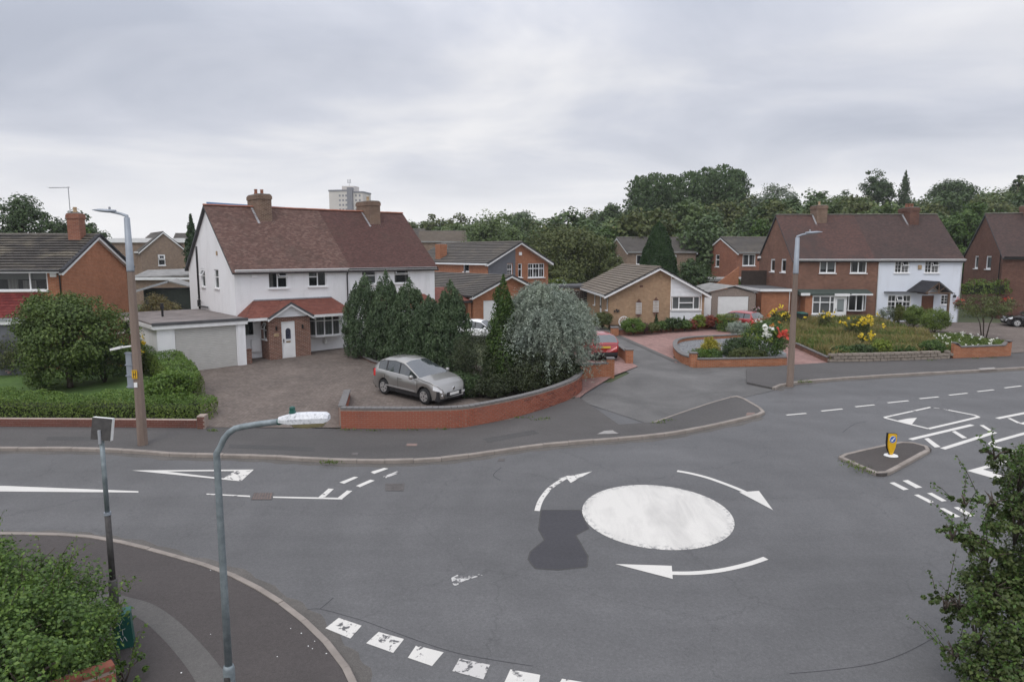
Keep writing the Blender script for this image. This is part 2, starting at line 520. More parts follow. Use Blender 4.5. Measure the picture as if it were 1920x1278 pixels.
# ------------------------------------------------------------------ ground sheets
def drape(name, pts, mat, off, parent=None, kind=None, skirt=0.0, hill=False):
    """flat polygon (x, y points) laid over the ground, off metres above it; skirt adds a vertical edge below"""
    bm = bmesh.new()
    vs = [bm.verts.new((p[0], p[1], 0)) for p in pts]
    f = bm.faces.new(vs)
    if f.normal.z < 0: f.normal_flip()
    bm.normal_update()
    if f.normal.z < 0: f.normal_flip()
    bmesh.ops.triangulate(bm, faces=bm.faces[:])
    ys = [p[1] for p in pts]
    for yc in [26, 28, 30, 32, 34, 64]:
        if min(ys) < yc < max(ys):
            bmesh.ops.bisect_plane(bm, geom=bm.verts[:] + bm.edges[:] + bm.faces[:], plane_co=(0, yc, 0), plane_no=(0, 1, 0))
    for v in bm.verts: v.co.z = gz(v.co.y) + off
    if skirt:
        be = [e for e in bm.edges if e.is_boundary]
        r = bmesh.ops.extrude_edge_only(bm, edges=be)
        for v in [g for g in r['geom'] if isinstance(g, bmesh.types.BMVert)]: v.co.z -= skirt
    bmesh.ops.recalc_face_normals(bm, faces=bm.faces)
    me = bpy.data.meshes.new(name); bm.to_mesh(me); bm.free()
    if sum(p.normal.z for p in me.polygons) < 0: me.flip_normals()
    metre_uv(me)
    me.materials.append(M(mat))
    o = link(name, me, parent)
    if kind: o['kind'] = kind
    return o
def gp(pts, h=0.0):
    return [G(x, y, h) for x, y in pts]
def resample(pl, step):
    outp = [Vector(pl[0])]
    acc = 0.0
    res = [Vector(pl[0])]
    for a, c in zip(pl[:-1], pl[1:]):
        a, c = Vector(a), Vector(c)
        L = (c - a).length
        d = step - acc
        while d <= L:
            res.append(a.lerp(c, d / L)); d += step
        acc = (acc + L) % step
    if (res[-1] - Vector(pl[-1])).length > step * .3: res.append(Vector(pl[-1]))
    return res
def smooth_line(pts, n=6):
    """Catmull-Rom through x, y points"""
    P = [Vector(p) for p in pts]
    o = []
    for i in range(len(P) - 1):
        p0, p1, p2, p3 = P[max(0, i - 1)], P[i], P[i + 1], P[min(len(P) - 1, i + 2)]
        for k in range(n):
            t = k / n
            o.append(.5 * ((2 * p1) + (p2 - p0) * t + (2 * p0 - 5 * p1 + 4 * p2 - p3) * t * t + (3 * p1 - p0 - 3 * p2 + p3) * t ** 3))
    o.append(P[-1])
    return [tuple(v) for v in o]
KERB_TOP = .115
def kerb_run(line, parent, step=.915, w=.14, top=KERB_TOP, inward=1, base=-.05):
    """a row of separate kerb stones along a line; inward is the side (+1 left, -1 right) the stones lie on"""
    r = resample(line, step)
    for a, c in zip(r[:-1], r[1:]):
        d = (c - a)
        if d.length < .1: continue
        d.normalize()
        n = Vector((-d.y, d.x)) * inward
        a2, c2 = a + d * .006 - n * .022, c - d * .006 - n * .022
        mb = MB()
        cz = top + random.uniform(-.006, .008)
        pts = []
        for zz, ins in ((base, 0), (cz - .018, 0), (cz, .02)):
            pts.append([(a2 + n * ins, zz), (c2 + n * ins, zz), (c2 + n * w, zz), (a2 + n * w, zz)])
        lv = [mb.pts([(q.x, q.y, gz(q.y) + zz) for q, zz in ring]) for ring in pts]
        for l0, l1 in zip(lv[:-1], lv[1:]):
            for k in range(4): mb.f.append((l0 + k, l0 + (k + 1) % 4, l1 + (k + 1) % 4, l1 + k))
        mb.f.append(tuple(lv[-1] + k for k in range(4)))
        mb.build('kerb_stone', 'kerb', parent)

# terrain sheet to the horizon
xs = np.concatenate([np.linspace(-1500, -160, 12), np.linspace(-150, 200, 71), np.linspace(215, 1500, 12)])
ys = np.concatenate([np.linspace(-60, 20, 9), np.arange(22, 70, 2), np.arange(72, 180, 6), np.linspace(190, 2500, 22)])
gv_ = [(x, y, gz(y, x) - .03) for y in ys for x in xs]
nx = len(xs)
gf = [(j * nx + i, j * nx + i + 1, (j + 1) * nx + i + 1, (j + 1) * nx + i) for j in range(len(ys) - 1) for i in range(nx - 1)]
me = bpy.data.meshes.new('ground'); me.from_pydata(gv_, [], gf); me.materials.append(M('ground'))
tag(link('ground', me), kind='structure')

# road surface: main road, junction and the arm towards the viewpoint
road = drape('road', [(-60, 2), (60, 2), (60, 41), (20, 38), (13, 34), (9, 33.5), (3, 32), (-6, 27), (-60, 27)], 'road', 0.0, kind='structure')

far_kerb_px = [(-260, 842), (-120, 843), (0, 845), (100, 845), (175, 846), (270, 851), (330, 856), (420, 858), (500, 860), (560, 864), (620, 867), (700, 868.5), (760, 868),
               (830, 864), (900, 855), (960, 846), (1020, 838), (1090, 832), (1160, 826.5), (1230, 820), (1290, 811), (1350, 798.5), (1400, 787), (1424, 781)]
tip_px = [(1424, 781), (1433, 776), (1428, 770), (1410, 759), (1394, 750), (1382, 746.5), (1368, 748)]
inner_px = [(1368, 748), (1330, 759), (1280, 776), (1222, 796)]
fk = smooth_line(gp(far_kerb_px), 4)
tk = smooth_line(gp(tip_px), 4)
ik = gp(inner_px)
back_px = [(1160, 800), (1085, 748), (960, 790), (862, 807), (640, 808), (390, 806), (0, 803), (-260, 803)]
pavement_far = drape('pavement_beyond_road', fk + tk[1:] + ik[1:] + gp(back_px), 'pave_asphalt', .1, kind='structure', skirt=.14)
kerb_run(fk, pavement_far, inward=1)
kerb_run(tk, pavement_far, step=.5, inward=1)
kerb_run(ik, pavement_far, inward=1, top=.105, w=.1)
# right-hand pavement
rk_px = [(1452, 731), (1462, 726), (1485, 721), (1530, 716), (1600, 710.5), (1700, 704.5), (1800, 699), (1920, 692.5), (2100, 684), (2300, 676)]
rk = smooth_line(gp(rk_px), 3)
pavement_right = drape('pavement_right', rk + gp([(2300, 655), (1920, 664), (1790, 673), (1560, 682), (1470, 688), (1400, 694), (1400, 720)]), 'pave_asphalt', .1, kind='structure', skirt=.14)
kerb_run(rk, pavement_right, inward=1)
# side lane rising between the driveways
lane = drape('side_lane', gp([(1222, 797), (1368, 749), (1384, 747), (1440, 735), (1475, 722), (1480, 700), (1470, 686), (1300, 690), (1266, 672), (1170, 628), (1120, 612), (1060, 606), (1040, 630), (1130, 672), (1180, 700), (1100, 740), (1086, 752)]), 'lane_asphalt', .012, kind='structure')
# near pavement, bottom left
nk_px = [(-500, 1006), (-160, 1004), (0, 1005), (80, 1005.5), (150, 1009), (200, 1015), (260, 1028), (330, 1047), (400, 1068), (460, 1093), (520, 1128), (560, 1157), (600, 1192), (632, 1228), (658, 1265), (680, 1310), (700, 1380), (715, 1500)]
nk = smooth_line(gp(nk_px), 4)
pavement_near = drape('pavement_near', nk + [(nk[-1][0], 3), (-26, 3), (-26, nk[0][1])], 'near_pave', .1, kind='structure', skirt=.14)
kerb_run(nk, pavement_near, inward=-1)
strip_o = smooth_line(gp([(60, 1105), (190, 1110), (245, 1120), (290, 1134), (335, 1165), (385, 1215), (432, 1275), (470, 1340)], .1), 4)
strip_i = smooth_line(gp([(60, 1135), (180, 1138), (225, 1146), (262, 1160), (298, 1190), (338, 1235), (368, 1280), (395, 1340)], .1), 4)
drape('concrete_strip', strip_o + strip_i[::-1], 'concrete_strip', .104, pavement_near)
# traffic island
isl = [(x / 3.758 + 1420, y / 3.758 + 660) for x, y in [(575, 752), (582, 742), (610, 733), (800, 690), (1000, 650), (1030, 645), (1060, 645), (1120, 658), (1190, 677), (1216, 688), (1222, 695), (1212, 706), (1060, 792), (925, 864), (895, 874), (855, 875), (825, 866), (700, 810), (600, 764)]]
ip = smooth_line(gp(isl + [isl[0]]), 3)[:-1]
traffic_island = drape('traffic_island', ip, 'island_top', .09, kind='structure', skirt=.12)
kerb_run(ip + [ip[0]], traffic_island, step=.46, inward=-1, w=.13, top=.1)

# ------------------------------------------------------------------ painted markings (children of the road)
def zp(pts, ox, oy, s): return [(ox + x / s, oy + y / s) for x, y in pts]
def mark(name, px, mat='paint', off=.006):
    pts = gp(px)
    return drape(name, pts, mat, off, road)
def stroke(name, px, wd, mat='paint', off=.006, sm=4):
    pl = [Vector(p) for p in (smooth_line(gp(px), sm) if sm else gp(px))]
    L, R = [], []
    for i, p in enumerate(pl):
        d = (pl[min(i + 1, len(pl) - 1)] - pl[max(0, i - 1)]).normalized()
        n = Vector((-d.y, d.x)) * wd / 2
        L.append(tuple(p + n)); R.append(tuple(p - n))
    return drape(name, L + R[::-1], mat, off, road)
# mini-roundabout: a low painted dome
mb = MB()
RC = (3.9, 17.66)
rings = []
for r, h in ((2.0, .004), (1.97, .012), (1.6, .045), (1.1, .075), (.55, .09), (.15, .095)):
    rings.append(mb.pts([(RC[0] + r * math.cos(a * math.pi / 48), RC[1] + r * math.sin(a * math.pi / 48), gz(RC[1] + r * math.sin(a * math.pi / 48)) + h) for a in range(96)]))
for a, c in zip(rings[:-1], rings[1:]):
    for k in range(96): mb.f.append((a + k, a + (k + 1) % 96, c + (k + 1) % 96, c + k))
mb.f.append(tuple(rings[-1] + k for k in range(96)))
b = NB('dome_paint')
v = b.world(); d = b.noise(b.world((1.2, .35, 1)), 1.6, 5, .6, .4); f = b.noise(v, 40, 3, .7)
c = b.mix(.3, (.61, .59, .55), b.ramp(f, [(.3, (.8,) * 3), (.7, (1.1,) * 3)]), 'MULTIPLY')
c = b.mix(b.rng(d, .44, .68, 0, .65), c, (.42, .405, .38))
ed = b.n('ShaderNodeVectorMath', operation='DISTANCE'); b.l(b.world(), ed.inputs[0]); ed.inputs[1].default_value = (RC[0], RC[1], 1.1)
wr = b.math('MULTIPLY', b.rng(ed.outputs['Value'], 1.78, 2.0, 0, 1), b.rng(b.noise(v, 9, 6, .7), .5, .6, 0, 1))
c = b.mix(wr, c, (.2, .2, .2))
b.col(c); b.setin('Roughness', .7)
mb.build('roundabout_disc', 'dome_paint', road, smooth=True)
# circulating arrows
stroke('direction_arrow', [(1007, 957.5), (1011, 944), (1018, 931), (1033, 913.5), (1058, 897), (1075, 890)], .15, 'paint_worn')
mark('arrow_head', [(1046, 897), (1110.5, 883.4), (1070, 905), (1062, 896)], 'paint_worn', .0075)
stroke('direction_arrow', [(1269.6, 882.7), (1294, 887), (1325.6, 895), (1354, 904.8), (1383, 916), (1405, 926)], .15)
mark('arrow_head', [(1386, 922.5), (1423, 920), (1449.3, 956)], 'paint', .0075)
stroke('direction_arrow', [(1436, 1046), (1400, 1058), (1350, 1069), (1300, 1074), (1258, 1074)], .15)
mark('arrow_head', [(1153.5, 1057), (1259.5, 1060.4), (1261.4, 1085)], 'paint', .0075)
# asphalt repair
mark('asphalt_patch', zp([(1325, 690), (1560, 690), (1610, 800), (1532, 842), (1575, 915), (1605, 965), (1598, 1030), (1430, 1048), (1290, 1040), (1247, 985), (1260, 940), (1345, 870), (1310, 808)], 600, 740, 3.195), 'patch', .004)
pq_ = zp([(1325, 690), (1560, 690), (1610, 800), (1532, 842), (1575, 915), (1605, 965), (1598, 1030), (1430, 1048), (1290, 1040), (1247, 985), (1260, 940), (1345, 870), (1310, 808), (1325, 690), (1560, 690)], 600, 740, 3.195)
for a_, c_ in zip(pq_[:-2], pq_[1:-1]): stroke('patch_joint', [a_, ((a_[0] + c_[0]) / 2 + random.uniform(-.8, .8), (a_[1] + c_[1]) / 2 + random.uniform(-.5, .5)), c_], .035, 'trench', .0052 + random.random() * .0006, 3)
mark('paint_scar', [(835, 1066), (842, 1064), (847, 1068), (839, 1070)], 'paint_scar')
mark('paint_scar', [(846, 1083), (858, 1077), (872, 1080), (898, 1076), (905, 1078), (882, 1085), (868, 1090), (853, 1099), (848, 1093)], 'paint_scar')
mark('paint_scar', [(856, 1010), (862, 1009), (863, 1012), (857, 1013)], 'paint_thin')
# approach from the left: give-way triangle, taper, centre line
tri_o, tri_i = gp([(246, 881.6), (476, 880), (452, 902)]), gp([(312, 883.6), (440, 882.8), (419, 896.6)])
for i in range(3):
    j = (i + 1) % 3
    drape('give_way_triangle', [tri_o[i], tri_o[j], tri_i[j], tri_i[i]], 'paint_worn' if i == 1 else 'paint', .006 + .0005 * i, road)
mark('lane_taper', [(-260, 926), (-60, 912), (8, 910.5), (259.5, 920.5), (259.5, 923), (0, 921), (-260, 930)])
mark('centre_line', [(387, 925), (469, 928.8), (469, 931.5), (387, 926.8)], 'paint_worn')
mark('centre_line', [(512, 930.5), (642, 933), (642, 936), (512, 933)])
mark('lane_dash', [(596, 933), (616, 915.7), (626, 916.5), (608, 933)], 'paint_worn', .0075)
mark('lane_dash', [(632, 934), (650.6, 919.3), (660.7, 920), (641, 935.5)], 'paint_worn', .0075)
mark('lane_dash', [(636, 904.3), (664, 893.4), (672, 894.3), (645.4, 906.5)])
mark('lane_dash', [(667.3, 910.6), (694, 899), (702.7, 900.6), (675, 913)])
mark('lane_dash', [(694, 884.6), (720.5, 876.8), (728.3, 878.3), (701.7, 888)], 'paint_worn')
mark('lane_dash', [(717.4, 893.4), (744, 883.3), (751, 885.5), (723.6, 896)], 'paint_thin')
# give-way blocks at the bottom
for i, q in enumerate([[(160, 375), (240, 313), (378, 360), (310, 437)], [(405, 465), (480, 397), (633, 440), (567, 523)], [(655, 552), (705, 478), (870, 520), (800, 602)],
          [(922, 632), (965, 556), (1148, 595), (1108, 682)], [(1232, 705), (1270, 622), (1450, 655), (1435, 735)], [(1540, 745), (1580, 678), (1730, 702), (1725, 770)]]):
    mark('give_way_block', zp(q, 560, 1060, 3.2), 'paint_thin' if i in (3,) else 'paint_worn')
# right-hand side markings
Z4 = lambda q: zp(q, 1420, 660, 3.758)
for q in [((205, 443), (345, 431)), ((450, 415), (600, 400)), ((690, 385), (825, 371)), ((918, 357), (1065, 342)), ((1142, 328), (1277, 315)), ((1350, 303), (1480, 289)), ((1550, 278), (1667, 265)), ((1742, 252), (1860, 238)), ((1935, 228), (2050, 215))]:
    stroke('lane_dash', Z4(q), .11, 'paint', sm=0)
for q, m_ in [([(893, 460), (1222, 388)], 'paint_worn'), ([(1222, 388), (1345, 408)], 'paint_thin'), ([(1345, 408), (1530, 444), (1562, 457)], 'paint'), ([(1560, 457), (1400, 495), (1205, 540)], 'paint'), ([(1205, 539), (1050, 502), (895, 462)], 'paint')]:
    stroke('hatch_outline', Z4(q), .11 if m_ != 'paint' else .14, m_, sm=0, off=.006 + random.random() * .002)
mark('arrow_head', Z4([(985, 483), (1060, 468), (1125, 463), (1085, 513)]), 'paint', .009)
for q in [((1078, 615), (1515, 512)), ((1305, 681), (1675, 564)), ((1690, 467), (2000, 406)), ((1860, 506), (2010, 470))]:
    stroke('hatch_line', Z4(q), .17, 'paint', sm=0)
for q in [[(1175, 610), (1205, 605), (1292, 668), (1250, 672)], [(1370, 560), (1395, 555), (1480, 605), (1445, 608)], [(1565, 515), (1595, 514), (1662, 557), (1640, 560)], [(1760, 465), (1785, 465), (1858, 500), (1830, 500)]]:
    mark('hatch_rung', Z4(q), 'paint', .0085)
stroke('hatch_outline', Z4([(2050, 530), (1879, 573), (1660, 634), (1643, 648), (1660, 662), (1840, 706), (1960, 735)]), .16, 'paint', sm=0)
mark('direction_arrow', Z4([(1478, 835), (1960, 702), (1960, 722), (1590, 826), (1730, 865), (1700, 898)]))
for q in [[(930, 920), (965, 916), (1067, 966), (1030, 972)], [(1022, 905), (1060, 900), (1163, 953), (1118, 958)], [(1103, 1005), (1135, 1002), (1245, 1055), (1212, 1062)], [(1195, 993), (1230, 990), (1335, 1047), (1300, 1052)], [(1282, 1100), (1315, 1098), (1433, 1160), (1395, 1163)], [(1382, 1093), (1415, 1090), (1537, 1153), (1495, 1158)]]:
    mark('give_way_dash', Z4(q))
# dirty gutters along the kerbs, and old trench repairs in the footway
def edge_strip(name, line, side, w0, w1, mat, off, parent):
    pl = [Vector(p) for p in line]; L, R = [], []
    for i, p in enumerate(pl):
        d = (pl[min(i + 1, len(pl) - 1)] - pl[max(0, i - 1)]).normalized(); n = Vector((-d.y, d.x)) * side
        L.append(tuple(p + n * w0)); R.append(tuple(p + n * (w1 + .05 * math.sin(i * 1.7) + .03 * math.sin(i * .6))))
    drape(name, L + R[::-1], mat, off, parent)
edge_strip('gutter_dirt', fk, -1, .01, .3, 'gutter_dirt', .002, road)
edge_strip('gutter_dirt', nk[:-4], 1, .01, .3, 'gutter_dirt', .002, road)
edge_strip('gutter_dirt', rk, -1, .01, .3, 'gutter_dirt', .002, road)
drape('trench_repair', gp([(430, 832), (590, 838), (590, 846), (428, 839)], .1), 'trench', .1035, pavement_far)
drape('trench_repair', gp([(905, 822), (1000, 806), (1012, 812), (915, 830)], .1), 'trench', .1035, pavement_far)
drape('trench_repair', gp([(90, 818), (190, 819), (189, 826), (86, 825)], .1), 'trench', .1035, pavement_far)
# plots behind the pavement
drape('block_driveway', gp([(384, 806), (642, 807), (862, 806), (1080, 748), (1050, 700), (900, 690), (660, 648), (560, 660), (290, 690), (330, 730)]), 'paving_blocks', .115, kind='structure')
drape('garden_lawn', gp([(-260, 803), (386, 803), (330, 730), (290, 690), (230, 690), (-260, 690)]), 'lawn', .13, kind='structure')
drape('neighbour_driveway', gp([(1083, 750), (1098, 738), (1150, 706), (1196, 688), (1150, 662), (1100, 640), (1040, 640), (1000, 690)]), 'red_paving', .05, kind='structure')
drape('bungalow_driveway', gp([(1150, 628), (1170, 627), (1330, 612), (1400, 612), (1420, 640), (1345, 640), (1275, 662), (1262, 670), (1270, 682), (1262, 678)]), 'red_paving', .03, kind='structure')
drape('driveway_edging', gp([(1150, 628), (1158, 627), (1274, 679), (1264, 679)]), 'concrete_strip', .036, kind='structure')
drape('footpath', gp([(1470, 688), (1556, 682), (1500, 655), (1480, 640), (1430, 640), (1430, 660)]), 'red_paving', .03, kind='structure')
drape('meadow_garden', gp([(1556, 681), (1780, 672), (1740, 640), (1640, 604), (1560, 604), (1440, 604), (1440, 630), (1490, 650)]), 'meadow', .25, kind='structure', skirt=.3)
drape('right_driveway', gp([(1780, 672), (1920, 662), (2200, 650), (2200, 606), (1900, 607), (1700, 604), (1640, 604)]), 'paving_blocks', .06, kind='structure')
# ------------------------------------------------------------------ building materials
brickmat('brick_orange', (.33, .12, .058), (.4, .16, .085), (.34, .245, .175), stain=.3, ms=.008)
brickmat('brick_red', (.235, .085, .055), (.31, .125, .08), (.3, .22, .17), stain=.35, ms=.008)
brickmat('brick_brown', (.16, .078, .058), (.235, .115, .08), (.27, .2, .16), stain=.45, ms=.009)
brickmat('brick_dark', (.12, .058, .045), (.17, .082, .06), (.17, .125, .105), stain=.4, ms=.008)
brickmat('brick_buff', (.32, .195, .115), (.40, .26, .16), (.42, .34, .25), stain=.25, ms=.008)
brickmat('brick_tan', (.21, .145, .105), (.275, .2, .15), (.36, .3, .25), stain=.25, ms=.008)
brickmat('brick_porch', (.15, .058, .042), (.24, .1, .07), (.36, .29, .24), stain=.3, ms=.012)
def rendermat(name, c, stain=(.55, .55, .53), amt=.25):
    b = NB(name)
    v = b.world()
    n = b.noise(b.world((.9, .9, .35)), 1.1, 5, .62)
    f = b.noise(v, 30, 3, .7)
    sk = b.noise(b.world((3.2, 3.2, .3)), 1.0, 5, .65, .5)
    cc = b.mix(b.rng(n, .5, .78, 0, amt), c, stain)
    cc = b.mix(b.math('MULTIPLY', b.rng(sk, .54, .8, 0, .3), b.rng(n, .35, .6, 0, 1)), cc, tuple(x * .85 for x in stain))
    b.col(b.mix(.25, cc, b.ramp(f, [(.3, (.86,) * 3), (.7, (1.08,) * 3)]), 'MULTIPLY'))
    b.setin('Roughness', .85).setin('Specular IOR Level', .2)
    b.bump(f, .35, .006)
rendermat('render_white', (.80, .80, .81), (.5, .5, .49), .4)
rendermat('render_cool', (.74, .78, .85), (.55, .57, .6), .3)
plain('upvc', (.82, .82, .82), .35, var=.05)
plain('upvc_grey', (.62, .62, .6), .4, var=.08)
plain('fascia', (.78, .78, .78), .4, var=.08)
plain('roller_door', (.5, .49, .465), .45, var=.08)
plain('black_plastic', (.018, .018, .02), .4, var=.2)
plain('gutter_black', (.02, .02, .022), .4, var=.2)
plain('lead', (.33, .34, .36), .5, var=.2, scale=6)
plain('felt_roof', (.19, .165, .155), .9, var=.45, scale=1.1)
plain('felt_edge', (.085, .085, .09), .85, var=.2)
plain('cement_sheet', (.24, .235, .225), .9, var=.35, scale=1.3)
plain('garage_white', (.78, .78, .78), .4, var=.06)
plain('pebbledash', (.27, .22, .19), .95, var=.3, scale=14)
plain('grey_cladding', (.125, .13, .145), .6, var=.12)
plain('white_cladding', (.76, .77, .79), .45, var=.06)
plain('oak_door', (.16, .055, .022), .5, var=.3, scale=9)
plain('oak_frame', (.13, .08, .05), .7, var=.35, scale=9)
plain('terracotta', (.24, .1, .062), .85, var=.3, scale=8)
plain('buff_pot', (.42, .3, .18), .85, var=.3, scale=8)
plain('dark_backing', (.012, .012, .013), .9, var=.2)  # near-black colour standing for the unlit rooms behind the openings
plain('red_fence', (.10, .028, .024), .8, var=.25, scale=6)
plain('dark_fence', (.045, .032, .026), .85, var=.3, scale=6)
plain('shed_green', (.02, .026, .02), .8, var=.3, scale=4)
plain('tower_pale', (.62, .58, .54), .8, var=.08, scale=.1)
plain('tower_dark', (.2, .2, .22), .7, var=.1, scale=.1)
plain('blue_sheet', (.10, .22, .42), .5, var=.1)
plain('green_board', (.055, .075, .065), .7, var=.25)
def fabric(name, c, stripes=22):
    b = NB(name)
    w_ = b.n('ShaderNodeTexWave'); b.l(b.coord('UV'), w_.inputs['Vector']); w_.inputs['Scale'].default_value = stripes; w_.inputs['Distortion'].default_value = 1.2
    b.col(b.mix(.6, c, b.ramp(w_.outputs['Fac'], [(0, (.55,) * 3), (1, (1.1,) * 3)]), 'MULTIPLY')); b.setin('Roughness', .9)
fabric('net_curtain', (.42, .42, .42), 3.2)
fabric('blind', (.36, .38, .36), 1.9)
fabric('curtain_pale', (.3, .285, .26), 2.0)
plain('roller_blind', (.30, .32, .31), .8, var=.05)
b = NB('glass')
b.col((.02, .024, .028)); b.setin('Roughness', .06).setin('Specular IOR Level', .8)
tr = b.n('ShaderNodeBsdfTransparent'); tr.inputs[0].default_value = (.8, .82, .82, 1)
mx = b.n('ShaderNodeMixShader'); mx.inputs[0].default_value = .62
b.l(b.b.outputs[0], mx.inputs[1]); b.l(tr.outputs[0], mx.inputs[2]); b.l(mx.outputs[0], b.out.inputs[0])
b = NB('obscure_glass'); b.col((.22, .25, .25)); b.setin('Roughness', .25)
# roof coverings: every tile has its own tone
islandmat('tile_brown', [(.105, .06, .05), (.128, .074, .061), (.148, .087, .072), (.185, .12, .1)], stain=[(.5, .68, (.085, .058, .048), .6), (.64, .8, (.19, .12, .095), .45)], stain_scale=.7)
islandmat('tile_maroon', [(.08, .043, .038), (.1, .052, .045), (.122, .062, .053)], stain=[(.5, .7, (.1, .062, .05), .6), (.66, .8, (.065, .06, .035), .5)], stain_scale=.5)
islandmat('tile_right', [(.085, .052, .046), (.105, .061, .053), (.128, .071, .06)], stain=[(.46, .62, (.07, .052, .048), .8), (.62, .78, (.145, .078, .063), .5)], stain_scale=.33)
islandmat('tile_right_dark', [(.068, .048, .044), (.084, .057, .052), (.102, .066, .058)], stain=[(.5, .7, (.055, .045, .042), .6)], stain_scale=.4)
islandmat('tile_grey', [(.108, .1, .092), (.118, .108, .098), (.13, .118, .106)], stain=[(.5, .66, (.2, .175, .14), .5), (.62, .75, (.12, .065, .045), .35)], stain_scale=.5)
islandmat('tile_lichen', [(.064, .058, .053), (.073, .066, .06), (.084, .075, .066)], stain=[(.49, .64, (.23, .2, .15), .6), (.64, .74, (.12, .055, .04), .55)], stain_scale=.55)
islandmat('tile_buff', [(.175, .148, .118), (.19, .16, .128), (.205, .172, .138)], stain=[(.5, .7, (.13, .105, .085), .5)], stain_scale=.4)
islandmat('tile_red', [(.13, .026, .026), (.16, .032, .03), (.185, .04, .036)], stain=[(.55, .75, (.14, .035, .03), .5)], stain_scale=.6)
islandmat('tile_canopy', [(.165, .062, .048), (.2, .075, .056), (.235, .092, .07)], stain=[(.5, .7, (.13, .055, .045), .5)], stain_scale=.9)
islandmat('tile_charcoal', [(.035, .035, .04), (.05, .05, .055)], stain=None)
islandmat('ridge_red', [(.27, .105, .07), (.32, .13, .085), (.22, .09, .065)], stain=[(.5, .7, (.17, .09, .07), .6)], stain_scale=1.0)
islandmat('ridge_grey', [(.11, .1, .09), (.16, .145, .125)], stain=None)

# ------------------------------------------------------------------ building kit (local house coordinates: x along the front, y into the plot, z up)
class Face:
    """a wall plane: o = lower left corner seen from outside, u = direction to the right, w = into the house"""
    def __init__(s, o, u, w):
        s.o, s.u, s.w = Vector(o), Vector(u).normalized(), Vector(w).normalized()
    def __call__(s, a, d, h):
        return tuple(s.o + s.u * a + s.w * d + Vector((0, 0, h)))
def front(y=0, x=0, z=0): return Face((x, y, z), (1, 0, 0), (0, 1, 0))
def left_side(x=0, y=0, z=0): return Face((x, y, z), (0, -1, 0), (1, 0, 0))      # seen from the left; starts at the back, y = its start
def right_side(x=0, y=0, z=0): return Face((x, y, z), (0, 1, 0), (-1, 0, 0))
def wall(house, face, W, H, mat, holes=(), gable=None, depth=.3, name='wall', z0=-.6, apex=None):
    """wall sheet with real openings; gable = extra height of the triangle on top (apex = its position)"""
    mb = MB(face)
    As = sorted({0, W} | {h[0] for h in holes} | {h[1] for h in holes})
    Hs = sorted({z0, H} | {h[2] for h in holes} | {h[3] for h in holes})
    for a0, a1 in zip(As[:-1], As[1:]):
        for h0, h1 in zip(Hs[:-1], Hs[1:]):
            ca, ch = (a0 + a1) / 2, (h0 + h1) / 2
            if any(q[0] < ca < q[1] and q[2] < ch < q[3] for q in holes): continue
            mb.quad((a0, 0, h0), (a1, 0, h0), (a1, 0, h1), (a0, 0, h1))
    if gable:
        ap = W / 2 if apex is None else apex
        mb.quad((0, 0, H), (W, 0, H), (ap, 0, H + gable))
    for a0, a1, h0, h1 in [q[:4] for q in holes]:
        mb.quad((a0, 0, h0), (a0, 0, h1), (a0, depth, h1), (a0, depth, h0))
        mb.quad((a1, 0, h0), (a1, depth, h0), (a1, depth, h1), (a1, 0, h1))
        mb.quad((a0, 0, h1), (a1, 0, h1), (a1, depth, h1), (a0, depth, h1))
        mb.quad((a0, 0, h0), (a0, depth, h0), (a1, depth, h0), (a1, 0, h0))
    o = mb.build(name, mat, house, fix=False)
    if holes:
        for a0, a1, h0, h1 in [q[:4] for q in holes]:
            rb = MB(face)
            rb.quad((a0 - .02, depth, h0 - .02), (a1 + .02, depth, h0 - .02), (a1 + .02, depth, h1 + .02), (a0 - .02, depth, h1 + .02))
            rb.build('dark_backing', 'dark_backing', o, fix=False)  # dark sheet closing the opening in place of an unlit room
    return o
